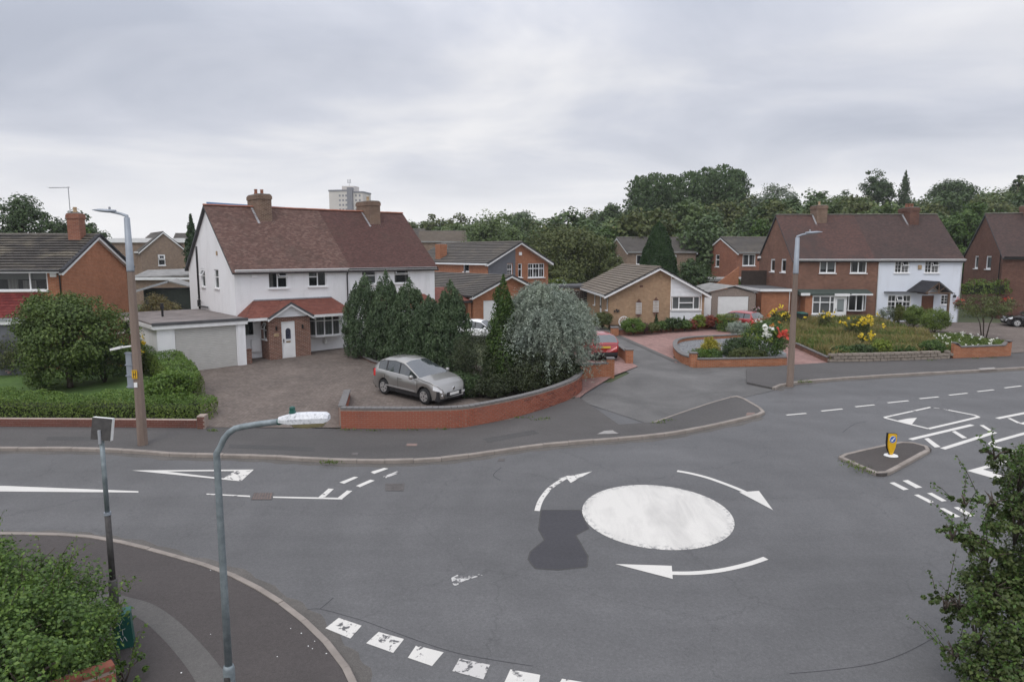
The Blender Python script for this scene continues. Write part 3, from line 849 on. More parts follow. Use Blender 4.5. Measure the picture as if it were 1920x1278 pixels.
def window(house, face, a0, a1, h0, h1, cols=(1, 1), top=None, bars=None, sill=True, cur=None, rec=.05, fw=.055, mat='upvc', tilt=(), cur_h=1.0, glass='glass', sillmat=None):
    """casement window in an opening; top: share of each column taken by a top light (0 = none); bars: (nx, ny) glazing bars; tilt: columns whose top light stands open"""
    if cur is None and a1 - a0 > .55: cur = [(0, .2, 0, 1, 'curtain_pale'), (.8, 1, 0, 1, 'curtain_pale')]
    g = MB(face)
    d0, d1 = rec, rec + .07
    g.box(a0, a1, d0, d1, h0, h0 + fw); g.box(a0, a1, d0, d1, h1 - fw, h1)
    g.box(a0, a0 + fw, d0, d1, h0 + fw, h1 - fw); g.box(a1 - fw, a1, d0, d1, h0 + fw, h1 - fw)
    tot = sum(cols); x = a0 + fw; inner = a1 - a0 - 2 * fw
    lights = []; opens = []
    for i, c in enumerate(cols):
        w_ = inner * c / tot
        l, r = x, x + w_
        if i: l += fw * .5
        if i < len(cols) - 1:
            g.box(r - fw * .5, r + fw * .5, d0 - .004, d1, h0 + fw, h1 - fw); r -= fw * .5
        t = top[i] if top else 0
        if t:
            hs = h1 - fw - (h1 - h0) * t
            g.box(l, r, d0 - .002, d1, hs - fw * .5, hs + fw * .5)
            lights.append((l, r, h0 + fw, hs - fw * .5))
            if i in tilt: opens.append((l, r, hs + fw * .5, h1 - fw))
            else: lights.append((l, r, hs + fw * .5, h1 - fw))
        else:
            lights.append((l, r, h0 + fw, h1 - fw))
        x += w_
    if bars:
        for l, r, b0, b1 in lights:
            nb, mbr = bars
            if (b1 - b0) < .4 * (h1 - h0): mbr = max(1, mbr // 2)
            for k in range(1, nb):
                xx = l + (r - l) * k / nb
                g.box(xx - .012, xx + .012, d0 + .01, d1 - .01, b0, b1)
            for k in range(1, mbr):
                zz = b0 + (b1 - b0) * k / mbr
                g.box(l, r, d0 + .012, d1 - .012, zz - .012, zz + .012)
    for l, r, b0, b1 in opens:        # a top light hinged at its head, pushed out
        dep = (b1 - b0) * .5
        for q in ((l, r, 0, .13), (l, r, .87, 1)):
            pass
        def tp(u_, t_, o_=0): return (l + (r - l) * u_, d0 - dep * (1 - t_) - o_, b0 + (b1 - b0) * (.12 + .88 * t_))
        f4 = .14
        for (u0, u1, t0, t1) in ((0, 1, 0, f4), (0, 1, 1 - f4, 1), (0, .1, f4, 1 - f4), (.9, 1, f4, 1 - f4)):
            g.hexa([tp(u0, t0, .03), tp(u1, t0, .03), tp(u1, t0), tp(u0, t0), tp(u0, t1, .03), tp(u1, t1, .03), tp(u1, t1), tp(u0, t1)])
    o = g.build('window', mat, house)
    for l, r, b0, b1 in lights:
        MB(face).quad((l, d0 + .035, b0), (r, d0 + .035, b0), (r, d0 + .035, b1), (l, d0 + .035, b1)).build('pane', glass, o, fix=False)
    for l, r, b0, b1 in opens:
        dep = (b1 - b0) * .5
        MB(face).quad((l, d0 - dep - .01, b0 + (b1 - b0) * .12), (r, d0 - dep - .01, b0 + (b1 - b0) * .12), (r, d0 - .01, b1), (l, d0 - .01, b1)).build('pane', glass, o, fix=False)
    if sill:
        MB(face).box(a0 - .06, a1 + .06, -.09, rec + .02, h0 - .06, h0 + .005).build('sill', sillmat or mat, o)
    if cur:
        for k, (c0, c1, b0, b1, m_) in enumerate(cur):
            MB(face).box(a0 + (a1 - a0) * c0, a0 + (a1 - a0) * c1, d1 + .05, d1 + .07, h0 + (h1 - h0) * b0, h0 + (h1 - h0) * b1).build('curtain', m_, o)
    return o
def slope(house, name, P, mat, tw=.165, gauge=.1, th=.014, courses=False, deck=.1, deckmat='felt_edge', keep=None, jit=.004):
    """tiled roof slope. P: eaves left, eaves right, top right, top left (seen from outside)"""
    P = [Vector(p) for p in P]
    nrm = (P[1] - P[0]).cross(P[3] - P[0]).normalized()
    mb = MB()
    mb.hexa([tuple(p - nrm * deck) for p in P] + [tuple(p - nrm * .004) for p in P])
    roof = mb.build(name, deckmat, house)
    L = ((P[3] - P[0]).length + (P[2] - P[1]).length) / 2
    n = max(1, round(L / gauge))
    allv = []
    upv = nrm.cross((P[1] - P[0]).normalized())
    for i in range(n):
        t0, t1 = i / n, min(1.0, (i + 1.25) / n)
        a0, b0 = P[0].lerp(P[3], t0), P[1].lerp(P[2], t0)
        a1, b1 = P[0].lerp(P[3], t1), P[1].lerp(P[2], t1)
        W = (b0 - a0).length
        if W < .05: continue
        u = (b0 - a0) / W
        off = (i % 2) * .5 * tw
        k = max(1, int(round(W / tw)))
        edges = [0.0] + [min(W, max(0, (j + (.5 if i % 2 else 0)) * W / k)) for j in range(0 if i % 2 else 1, k)] + [W]
        W1 = (b1 - a1).length
        vs = []
        for e0, e1 in zip(edges[:-1], edges[1:]):
            if e1 - e0 < .02: continue
            g_ = min(.006, tw * .02)
            l0 = a0.lerp(b0, (e0 + g_) / W); r0 = a0.lerp(b0, (e1 - g_) / W)
            if abs(W1 - W) < .02:
                l1 = a1.lerp(b1, (e0 + g_) / W); r1 = a1.lerp(b1, (e1 - g_) / W)
            else:          # hipped end: keep the joints parallel, cut by the hip lines
                up = (a1 - a0) - u * (a1 - a0).dot(u)
                sl = (a1 - a0).dot(u); sr = W + (b1 - b0).dot(u)
                if sr - sl < .02: continue
                l1 = a0 + up + u * min(max(e0 + g_, sl), sr); r1 = a0 + up + u * max(min(e1 - g_, sr), sl)
            h = th + random.uniform(-jit, jit)
            ll, rr = l0 + nrm * h, r0 + nrm * (h + random.uniform(-jit, jit) * .5)
            uc = upv * (th * .9)          # the tile nose overhangs the course below
            vs += [(ll, rr, r1 + nrm * .002, l1 + nrm * .002), (l0 + uc - nrm * .003, r0 + uc - nrm * .003, rr, ll)]
        if courses:
            m2 = MB()
            for q in vs: m2.quad(*[tuple(x) for x in q])
            bmw = m2.mesh('tile_course', mat, fix=False)
            weld(bmw)
            link('tile_course', bmw, roof)
        else:
            allv += vs
    if not courses:
        m2 = MB()
        for q in allv: m2.quad(*[tuple(x) for x in q])
        me_ = m2.mesh('tiles', mat, fix=False)
        weld(me_)
        tag(link('tiles', me_, roof), kind='stuff')
    return roof
def weld(me):
    bm = bmesh.new(); bm.from_mesh(me)
    bmesh.ops.remove_doubles(bm, verts=bm.verts, dist=.0004)
    bm.to_mesh(me); bm.free(); me.update()
def ridge(roof, a, b, mat='ridge_red', r=.1, step=.45):
    """half-round ridge tiles, one object each, sharing a mesh"""
    a, b = Vector(a), Vector(b)
    L = (b - a).length; n = max(1, round(L / step)); s = L / n
    mb = MB()
    k = 7
    r0 = mb.pts([(0, math.cos(math.pi * i / (k - 1)) * r, math.sin(math.pi * i / (k - 1)) * r * .8) for i in range(k)])
    r1 = mb.pts([(s * .985, math.cos(math.pi * i / (k - 1)) * r * 1.06, math.sin(math.pi * i / (k - 1)) * r * .85) for i in range(k)])
    for i in range(k - 1): mb.f.append((r0 + i, r0 + i + 1, r1 + i + 1, r1 + i))
    mb.f.append(tuple(r0 + i for i in range(k))); mb.f.append(tuple(r1 + i for i in range(k - 1, -1, -1)))
    me = mb.mesh('ridge_tile', mat)
    d = (b - a).normalized()
    rot = d.to_track_quat('X', 'Z').to_euler()
    for i in range(n):
        o = link('ridge_tile', me, roof)
        o.location = a + d * (s * i) + Vector((0, 0, random.uniform(-.006, .006))); o.rotation_euler = rot
def gutter(house, face, W, h, mat='fascia', fh=.16, out=.28, gut=True):
    """fascia board and gutter under the eaves of a wall face"""
    MB(face).box(-.02, W + .02, -out, -out + .03, h - fh, h).build('fascia', mat, house)
    MB(face).box(-.02, W + .02, -out + .03, 0, h - fh + .01, h - fh + .03).build('soffit', mat, house)
    if gut:
        g = MB(face)
        for k in range(5):
            a0, a1 = math.pi * k / 5, math.pi * (k + 1) / 5
            y0, z0, y1, z1 = -out - .055 - .055 * math.cos(a0), h - .02 - .06 * math.sin(a0), -out - .055 - .055 * math.cos(a1), h - .02 - .06 * math.sin(a1)
            g.quad((-.05, y0, z0), (W + .05, y0, z0), (W + .05, y1, z1), (-.05, y1, z1))
        g.build('gutter', mat if gut is True else gut, house)
def downpipe(house, face, a, h0, h1, mat='gutter_black', swan=True, r=.035):
    p = [(a, -.05, h0), (a, -.05, h1 - .35)]
    if swan: p += [(a, -.08, h1 - .25), (a, -.25, h1 - .08), (a, -.28, h1)]
    else: p += [(a, -.05, h1)]
    mb = MB(face); 
    q = MB(); q.tube([face(*x) for x in p], r, 8)
    q.build('drainpipe', mat, house, smooth=True)
def chimney(house, x, y, z0, z1, wx, wy, mat, pots=2, potmat='terracotta', corbel=True, flash=True, lead_z=None):
    mb = MB(); mb.box(x - wx / 2, x + wx / 2, y - wy / 2, y + wy / 2, z0, z1 - .28)
    if corbel:
        mb.box(x - wx / 2 - .04, x + wx / 2 + .04, y - wy / 2 - .04, y + wy / 2 + .04, z1 - .28, z1 - .08)
        mb.box(x - wx / 2 - .01, x + wx / 2 + .01, y - wy / 2 - .01, y + wy / 2 + .01, z1 - .08, z1)
    else:
        mb.box(x - wx / 2 - .02, x + wx / 2 + .02, y - wy / 2 - .02, y + wy / 2 + .02, z1 - .28, z1)
    c = mb.build('chimney', mat, house)
    MB().box(x - wx / 2 + .05, x + wx / 2 - .05, y - wy / 2 + .05, y + wy / 2 - .05, z1, z1 + .05).build('mortar_cap', 'cement_sheet', c)
    for i in range(pots):
        px = x + (i - (pots - 1) / 2) * wx / max(2, pots) * .95
        MB().lathe([(.11, 0), (.12, .05), (.095, .1), (.09, .26), (.11, .3), (.1, .32)], (px, y, z1 + .04), 12).build('chimney_pot', potmat, c, smooth=True)
    return c
def door(house, face, a0, a1, h0, h1, mat='upvc', rec=.04, glassy=None, panels=True):
    MB(face).box(a0, a0 + .07, rec, rec + .08, h0, h1).box(a1 - .07, a1, rec, rec + .08, h0, h1).box(a0 + .07, a1 - .07, rec, rec + .08, h1 - .07, h1).build('door_frame', mat, house)
    mb = MB(face); l, r = a0 + .072, a1 - .072
    mb.box(l, r, rec + .025, rec + .065, h0 + .02, h1 - .072)
    if panels:
        mb.box(l + .12, r - .12, rec + .012, rec + .026, h0 + .16, h0 + (h1 - h0) * .38)
    d = mb.build('door', mat, house)
    w_ = r - l
    if glassy == 'arch':
        cx, hw = (l + r) / 2, w_ * .24
        zb, zt = h0 + (h1 - h0) * .53, h0 + (h1 - h0) * .82
        pts = [(cx - hw, rec + .02, zb), (cx + hw, rec + .02, zb)] + [(cx + hw * math.cos(t), rec + .02, zt - hw + hw * math.sin(t)) for t in np.linspace(0, math.pi, 9)]
        MB(face).prism(pts, (0, .004, 0)).build('door_pane', 'glass_door', d)
        o2 = [(cx + (p[0] - cx) * 1.25, rec + .021, zb + (p[2] - zb) * 1.0 + (.05 if p[2] > zb else -.05)) for p in pts]
        ring = MB(face)
        for i in range(len(pts)):
            j = (i + 1) % len(pts)
            ring.hexa([(pts[i][0], rec + .008, pts[i][2]), (pts[j][0], rec + .008, pts[j][2]), (o2[j][0], rec + .008, o2[j][2]), (o2[i][0], rec + .008, o2[i][2]),
                       (pts[i][0], rec + .024, pts[i][2]), (pts[j][0], rec + .024, pts[j][2]), (o2[j][0], rec + .024, o2[j][2]), (o2[i][0], rec + .024, o2[i][2])])
        ring.build('pane_surround', mat, d)
    elif glassy == 'full':
        MB(face).box(l + .13, r - .13, rec + .018, rec + .024, h0 + (h1 - h0) * .42, h1 - .22).build('door_pane', 'obscure_glass', d)
    MB(face).box(l + w_ * .3, l + w_ * .7, rec + .01, rec + .026, h0 + (h1 - h0) * .44, h0 + (h1 - h0) * .475).build('letter_box', 'brass' if glassy == 'arch' else 'black_plastic', d)
    MB(face).box(l + .03, l + .06, rec - .03, rec + .025, h0 + .95, h0 + 1.15).build('handle', 'black_plastic', d)
    MB(face).box(a0 - .05, a1 + .05, -.12, rec + .08, h0 - .04, h0 + .02).build('threshold', mat, house)
    return d
plain('brass', (.35, .22, .07), .4, .8)
b = NB('glass_door'); b.col(b.ramp(b.noise(b.world(), 22, 2), [(.35, (.02, .02, .035)), (.65, (.09, .095, .13))])); b.setin('Roughness', .12)
def bargeboards(house, face, W, H, gable, mat='fascia', out=.25, w_=.18, over=.3, apex=None, thick=.04):
    """sloping boards along both verges of a gable face"""
    ap = W / 2 if apex is None else apex
    for sgn in (0, 1):
        base = 0 if sgn == 0 else W
        run = ap if sgn == 0 else W - ap
        sl = gable / run
        e = -over if sgn == 0 else W + over
        he = H - over * sl
        mb = MB(face)
        mb.hexa([(e, -out, he - w_), (ap, -out, H + gable - w_), (ap, -out + thick, H + gable - w_), (e, -out + thick, he - w_),
                 (e, -out, he), (ap, -out, H + gable), (ap, -out + thick, H + gable), (e, -out + thick, he)])
        mb.build('bargeboard', mat, house)
        sb = MB(face)
        sb.hexa([(e, -out + thick, he - w_ + .03), (ap, -out + thick, H + gable - w_ + .03), (ap, .01, H + gable - w_ + .03), (e, .01, he - w_ + .03),
                 (e, -out + thick, he - w_ + .06), (ap, -out + thick, H + gable - w_ + .06), (ap, .01, H + gable - w_ + .06), (e, .01, he - w_ + .06)])
        sb.build('verge_soffit', mat, house)
def bevel_box(parent, face, name, mat, a0, a1, d0, d1, h0, h1, bv=.01):
    return MB(face).box(a0, a1, d0, d1, h0, h1).build(name, mat, parent, bevel=bv)
# ------------------------------------------------------------------ white rendered pair of houses
def gable_house(house, W, D, eh, rh, ry, wm, verge=.18, over=.32, tiles=('tile_brown', 'tile_maroon'), split=None, tw=.165, gauge=.1, th=.016, courses=False, rmat='ridge_red', x0=0.0, back=True):
    """roof with its ridge along x; returns the front roof part(s)"""
    sl = (rh - eh) / ry
    fe = eh - over * sl + .06
    xs_ = [x0 - verge, split, x0 + W + verge] if split else [x0 - verge, x0 + W + verge]
    rr = []
    for i, (a, c) in enumerate(zip(xs_[:-1], xs_[1:])):
        rr.append(slope(house, 'roof', [(a, -over, fe), (c, -over, fe), (c, ry, rh + .06), (a, ry, rh + .06)], tiles[i], tw, gauge, th, courses))
    if back:
        slb = (rh - eh) / (D - ry)
        rr.append(slope(house, 'roof', [(x0 + W + verge, D + over, eh - over * slb + .06), (x0 - verge, D + over, eh - over * slb + .06), (x0 - verge, ry, rh + .058), (x0 + W + verge, ry, rh + .058)], tiles[0], tw * 2, gauge * 2, th, courses))
    ridge(rr[0], (x0 - verge, ry, rh + .06), (x0 + W + verge, ry, rh + .06), rmat)
    return rr
brickmat('brick_tan2', (.12, .07, .05), (.2, .125, .09), (.3, .24, .19), stain=.4, ms=.012)
H1 = thing('semi_detached_house', 'pair of white rendered houses with long weathered brown and maroon tiled roof', 'house', (-15.24, 37.6, 2.0), math.radians(40.5))
W1, D1, E1, R1 = 13.18, 8.5, 5.1, 8.72
fr = front(0)
wins1 = [(1.88, 3.0, 4.0, 5.0), (4.27, 5.4, 4.02, 5.0), (7.75, 8.77, 4.06, 4.98), (10.07, 11.21, 4.05, 4.98), (.32, .98, 1.38, 2.27), (8.0, 9.6, 1.0, 2.2), (10.2, 11.2, .05, 2.1)]
wall(H1, fr, W1, E1, 'render_white', wins1)
window(H1, fr, *wins1[0], cols=(1, 1.1), top=(0, .34), tilt=(1,), cur=[(.05, .3, 0, 1, 'curtain_pale')])
window(H1, fr, *wins1[1], cols=(1.05, 1), top=(.36, 0), cur=[(.0, .45, .55, 1, 'roller_blind')])
window(H1, fr, *wins1[2], cols=(1,), top=(.36,), cur=[(0, 1, 0, .6, 'roller_blind')])
window(H1, fr, *wins1[3], cols=(1,), top=(.33,), tilt=(0,))
window(H1, fr, *wins1[4], cols=(1,), cur=[(0, .6, 0, 1, 'blind')])
window(H1, fr, *wins1[5], cols=(1, 1, 1))
lf = left_side(0, D1)
gw = [(D1 - 5.93, D1 - 5.19, 3.95, 5.05), (D1 - 3.43, D1 - 2.65, 3.95, 5.05)]
wall(H1, lf, D1, E1, 'render_white', gw, gable=R1 - E1 - .04, apex=D1 - 4.2)
window(H1, lf, *gw[0], cols=(1,), top=(.36,), tilt=(0,), cur=[(0, 1, 0, 1, 'net_curtain')])
window(H1, lf, *gw[1], cols=(1,), top=(.36,), cur=[(0, 1, 0, 1, 'net_curtain')])
rs = right_side(W1, 0)
wall(H1, rs, D1, E1, 'render_white', [], gable=R1 - E1 - .04, apex=4.2)
wall(H1, Face((W1, D1, 0), (-1, 0, 0), (0, -1, 0)), W1, E1, 'render_white')
gable_house(H1, W1, D1, E1, R1, 4.2, None, split=6.95, over=.3)
gutter(H1, front(0), 6.7, E1 - .02, 'fascia', gut=True)
gutter(H1, front(0, 6.75), W1 - 6.75, E1 - .02, 'fascia', gut='gutter_black')
chimney(H1, 3.12, 4.15, 7.3, 9.5, .78, 1.9, 'brick_tan2', 2, 'terracotta')
chimney(H1, 10.6, 4.15, 7.3, 9.45, .78, 1.9, 'brick_tan2', 1, 'buff_pot')
for cx in (3.12, 10.6):
    MB().prism([(cx - .52, 2.95, 7.66), (cx + .52, 2.95, 7.66), (cx + .52, 3.22, 7.9), (cx - .52, 3.22, 7.9)], (0, -.012, .03)).build('lead_flashing', 'lead', H1)
    MB().prism([(cx - .42, 3.0, 7.72), (cx - .42, 4.3, 8.84), (cx - .55, 4.3, 8.84), (cx - .55, 3.0, 7.72)], (0, -.01, .035)).build('lead_flashing', 'lead', H1)
downpipe(H1, front(0), 6.74, -.1, 5.0)
downpipe(H1, lf, D1 - 6.45, 2.55, 6.4, swan=False, r=.06)
MB().tube([(-.12, 6.3, 2.75), (-.12, 4.6, 2.75)], .05, 8).tube([(-.1, 6.4, 2.7), (-.1, 6.4, 3.1)], .09, 8).tube([(-.05, 6.2, 3.05), (-.35, 5.6, 3.3)], .03, 6).build('waste_pipe', 'black_plastic', H1)
bevel_box(H1, fr, 'alarm_box', 'upvc', .93, 1.23, -.07, 0, 4.62, 4.9)
bevel_box(H1, lf, 'alarm_box', 'buff_pot', D1 - 2.75, D1 - 2.6, -.06, 0, 5.85, 6.1)
bevel_box(H1, fr, 'meter_box', 'upvc', .72, 1.24, -.16, 0, .45, 1.16, .03)
# front porch, bay and lean-to canopy
py = -1.15
pw = [(.72, 1.52, .0, 2.18)]
pf = front(py, 1.33)
wall(H1, pf, 2.42, 2.45, 'brick_porch', pw, depth=.2, name='porch_wall')
door(H1, pf, .73, 1.51, .04, 2.17, glassy='arch')
pls = Face((1.33, 0, 0), (0, -1, 0), (1, 0, 0))
pwh = [(.25, .82, 1.2, 2.15)]
wall(H1, pls, 1.15, 2.45, 'brick_porch', pwh, depth=.15, name='porch_wall')
window(H1, pls, *pwh[0], cols=(1,), top=(.42,), tilt=(0,))
wall(H1, Face((3.75, py, 0), (0, 1, 0), (-1, 0, 0)), 1.15, 2.45, 'brick_porch', name='porch_wall')
MB().box(2.0, 3.0, -1.55, py - .01, -.2, .06).box(1.7, 3.3, -1.42, py - .012, -.2, .03).build('doorstep', 'brick_porch', H1, bevel=.02)
for a in (.42, 1.95):
    bevel_box(H1, pf, 'wall_lamp', 'black_plastic', a - .04, a + .04, -.1, 0, 1.72, 1.95, .02)
bevel_box(H1, pf, 'house_number_plaque', 'buff_pot', .28, .56, -.025, 0, 1.36, 1.54)
# lean-to roof left and right of the porch gable
ce, ct = 2.47, 3.34
slope(H1, 'canopy_roof', [(.0, -1.35, ce), (1.55, -1.35, ce), (2.55, -.02, ct), (1.0, -.02, ct)], 'tile_canopy', .2, .16, .02)
slope(H1, 'canopy_roof', [(-.02, -.0, ce), (0, -1.35, ce), (1.0, -.02, ct), (.98, -.0, ct)], 'tile_canopy', .2, .16, .02)
slope(H1, 'canopy_roof', [(3.55, -1.35, ce), (6.55, -1.35, ce), (5.65, -.02, ct), (2.55, -.02, ct)], 'tile_canopy', .2, .16, .02)
slope(H1, 'canopy_roof', [(6.55, -1.35, ce), (6.56, 0, ce), (5.66, 0, ct), (5.65, -.02, ct)], 'tile_canopy', .2, .16, .02)
gx, gh = 2.54, 3.28
slope(H1, 'porch_roof', [(1.2, -.1, 2.46), (1.2, -1.5, 2.46), (gx, -1.5, gh), (gx, -.1, gh)], 'tile_canopy', .2, .16, .02)
slope(H1, 'porch_roof', [(3.88, -1.5, 2.46), (3.88, -.1, 2.46), (gx, -.1, gh), (gx, -1.5, gh)], 'tile_canopy', .2, .16, .02)
MB(front(py - .02, 0)).quad((1.35, -.1, 2.44), (3.73, -.1, 2.44), (gx, -.1, 3.18)).build('porch_gable', 'white_cladding', H1, fix=False)
for z_ in (2.6, 2.75, 2.9, 3.03):
    hw = (3.18 - z_) / .74 * 1.19 - .04
    MB(front(py - .125, 0)).box(gx - hw, gx + hw, -.012, 0, z_, z_ + .012).build('cladding_joint', 'upvc_grey', H1)
bargeboards(H1, front(py, 1.33), 2.42, 2.47, .74, 'fascia', out=.33, w_=.15, over=.13, apex=1.21)
MB().box(-.02, 1.2, -1.4, -1.36, 2.32, 2.47).build('fascia', 'fascia', H1)
MB().box(3.88, 6.56, -1.4, -1.36, 2.32, 2.47).build('fascia', 'fascia', H1)
MB().box(1.0, 5.65, -.1, -.005, 3.33, 3.4).build('lead_flashing', 'lead', H1)
# bay window under the canopy
bw = MB()
cxs = [4.14, 4.42, 4.9, 5.4, 5.9, 6.2]; cys = [-.02, -.42, -.55, -.58, -.5, -.02]
BW = thing  # (kept simple: built as parts of the house)
frame_b = MB()
for a in range(len(cxs)):
    frame_b.box(cxs[a] - .035, cxs[a] + .035, cys[a] - .035, cys[a] + .035, 1.12, 2.36)
for a in range(len(cxs) - 1):
    for zz in (1.12, 1.98, 2.29):
        p, q = Vector((cxs[a], cys[a], 0)), Vector((cxs[a + 1], cys[a + 1], 0))
        n_ = Vector((-(q - p).y, (q - p).x, 0)).normalized() * .03
        frame_b.hexa([tuple(v + Vector((0, 0, zz))) for v in (p - n_, q - n_, q + n_, p + n_)] + [tuple(v + Vector((0, 0, zz + .06))) for v in (p - n_, q - n_, q + n_, p + n_)])
bayw = frame_b.build('bay_window', 'upvc', H1)
for a in range(len(cxs) - 1):
    for z0_, z1_ in ((1.18, 1.98), (2.04, 2.29)):
        MB().quad((cxs[a], cys[a], z0_), (cxs[a + 1], cys[a + 1], z0_), (cxs[a + 1], cys[a + 1], z1_), (cxs[a], cys[a], z1_)).build('pane', 'glass', bayw, fix=False)
    MB().quad((cxs[a], cys[a] + .09, 1.18), (cxs[a + 1], cys[a + 1] + .09, 1.18), (cxs[a + 1], cys[a + 1] + .09, 2.3), (cxs[a], cys[a] + .09, 2.3)).build('blind', 'blind', bayw, fix=False)
pl_ = [(4.05, -.0), (4.36, -.5), (4.9, -.65), (5.4, -.68), (5.95, -.58), (6.3, -.0)]
MB().prism([(x, y, 1.05) for x, y in pl_], (0, 0, .07)).build('bay_sill', 'upvc', bayw)
MB().prism([(x, y * .75, 2.34) for x, y in pl_], (0, 0, .1)).build('bay_head', 'upvc', bayw)
MB().box(5.0, 5.12, -.4, -.005, .62, 1.04).build('sill_bracket', 'upvc_grey', bayw)
for a, m_ in ((.72, 'upvc_grey'),):
    pass
slope(H1, 'canopy_roof', [(7.5, -1.3, 2.47), (13.1, -1.3, 2.47), (12.3, -.02, 3.3), (8.3, -.02, 3.3)], 'tile_canopy', .2, .16, .02)
MB().box(7.5, 13.1, -1.36, -1.31, 2.32, 2.46).build('fascia', 'fascia', H1)
MB().box(12.3, 13.15, -1.25, -.02, -.2, 2.4).build('porch_wall', 'brick_porch', H1)
# white flat-roofed garage on the left
GA = thing('flat_roof_garage', 'white flat-roofed garage with cream roller door beside the white house', 'garage', (-15.24, 37.6, 1.95), math.radians(40.5))
gf_ = front(-1.6, -4.42)
gh_ = [(.82, 3.84, -.0, 2.25)]
wall(GA, gf_, 4.3, 2.34, 'render_white', gh_, depth=.25)
wall(GA, Face((-4.42, 6.2, 0), (0, -1, 0), (1, 0, 0)), 7.8, 2.34, 'render_white')
wall(GA, Face((-.12, -1.6, 0), (0, 1, 0), (-1, 0, 0)), 1.6, 2.34, 'render_white')
MB().box(-4.62, -.02, -1.75, 6.4, 2.5, 2.6).build('roof', 'felt_roof', GA)
MB().box(-4.64, .02, -1.78, -1.7, 2.48, 2.63).build('roof_edge', 'felt_edge', GA)
MB().box(-4.6, 0, -1.74, -1.62, 2.29, 2.49).build('fascia', 'fascia', GA)
MB().box(-4.66, -4.55, -1.7, 6.4, 2.32, 2.5).build('fascia', 'fascia', GA)
gd_ = MB(gf_).box(.82, 3.84, .06, .1, 0, 2.25).build('garage_door', 'roller_door', GA)
nsl = 24
sm_ = MB(gf_); h_ = 2.25 / nsl
sm_.hexa([(.84, .05, .003), (3.82, .05, .003), (3.82, .06, .003), (.84, .06, .003), (.84, .05, h_ - .012), (3.82, .05, h_ - .012), (3.82, .06, h_ - .003), (.84, .06, h_ - .003)])
sl_me = MB(gf_).hexa([(.84, .035, .004), (3.82, .035, .004), (3.82, .06, .004), (.84, .06, .004), (.84, .035, h_ * .7), (3.82, .035, h_ * .7), (3.82, .058, h_ - .004), (.84, .058, h_ - .004)]).mesh('slat', 'roller_door')
for i in range(nsl):
    o = link('slat', sl_me, gd_); o.location = (0, 0, i * h_)
MB(gf_).box(3.9, 4.3, -.06, -.002, -.3, 2.28).build('pillar', 'render_white', GA)
MB().tube([(-3.2, 2.2, 2.6), (-3.2, 2.2, 3.05)], .06, 10).tube([(-3.2, 2.2, 3.05), (-3.2, 2.2, 3.2)], .1, 10).tube([(-3.2, 2.2, 3.28), (-3.2, 2.2, 3.33)], .1, 10).tube([(-3.2, 2.2, 3.2), (-3.2, 2.2, 3.3)], .07, 10).build('flue', 'black_plastic', GA)
MB().box(-.1, .22, -1.5, -1.2, -.3, .82).box(-.12, .24, -1.52, -1.18, .82, .88).build('gate_pier', 'brick_porch', GA)

# ------------------------------------------------------------------ brick house at far left
HA = thing('brick_house', 'orange brick house with grey interlocking tiles and red tiled canopy behind garden tree', 'house', (-22.98, 35.0, 2.1), math.radians(8))
fa = front(0, -12)
wa = [(12 - 4.6, 12 - .7, 4.0, 5.02), (12 - 4.0, 12 - 1.2, .9, 2.3)]
wall(HA, fa, 12, 5.1, 'brick_orange', wa)
window(HA, fa, *wa[0], cols=(.8, 1.05, 2, 1.0), cur=[(0, 1, .55, 1, 'roller_blind'), (.5, .62, 0, .6, 'curtain_pale'), (.68, .84, 0, .5, 'curtain_pale')], fw=.07)
window(HA, fa, *wa[1], cols=(1, 1, 1), cur=[(0, 1, 0, 1, 'net_curtain')])
ra = Face((0, 0, 0), (0, 1, 0), (-1, 0, 0))
wall(HA, ra, 8.1, 5.1, 'brick_orange', [], gable=1.72)
gable_house(HA, 12, 8.1, 5.1, 6.85, 4.05, None, verge=.22, over=.35, tiles=('tile_lichen',), tw=.33, gauge=.34, th=.075, courses=True, rmat='ridge_grey', x0=-12)
gutter(HA, fa, 12, 5.05, 'fascia', gut='gutter_black', out=.33)
bargeboards(HA, ra, 8.1, 5.1, 1.76, 'fascia', out=.2, w_=.2, over=.3)
mbv = MB()
for s_ in (0, 1):
    y0, y1 = (-.4, 4.05) if s_ == 0 else (8.5, 4.05)
    n_ = 13
    for i in range(n_):
        ya, yb = y0 + (y1 - y0) * i / n_, y0 + (y1 - y0) * (i + .96) / n_
        za, zb = [5.1 + 1.75 * (1 - abs(v - 4.05) / 4.05) + .08 for v in (ya, yb)]
        MB().hexa([(.1, ya, za - .05), (.3, ya, za - .05), (.3, yb, zb - .05), (.1, yb, zb - .05), (.1, ya, za + .07), (.3, ya, za + .07), (.3, yb, zb + .05), (.1, yb, zb + .05)]).build('verge_tile', 'tile_charcoal', HA)
chimney(HA, -.75, 3.6, 6.2, 8.05, .62, .72, 'brick_red', 1, 'buff_pot')
MB().box(-.55, -.25, -.06, 0, 4.68, 5.0).build('alarm_box', 'upvc', HA, bevel=.01)
downpipe(HA, fa, 11.9, 2.6, 5.0)
downpipe(HA, ra, 7.95, -.2, 5.0, swan=False)
slope(HA, 'canopy_roof', [(-12, -1.3, 2.72), (-1.0, -1.3, 2.72), (-1.0, -.02, 3.88), (-12, -.02, 3.88)], 'tile_red', .24, .2, .028)
MB().box(-12, -.98, -1.36, -1.32, 2.4, 2.6).build('fascia', 'fascia', HA)
MB().box(-12, -.97, -1.42, -1.3, 2.6, 2.72).build('gutter', 'lead', HA)
MB().box(-1.12, -1.0, -1.3, 0, -.2, 2.4).build('canopy_post', 'brick_orange', HA)
MB().box(-3.2, -1.14, -1.22, -1.12, -.2, 2.4).build('garage_door', 'grey_cladding', HA)
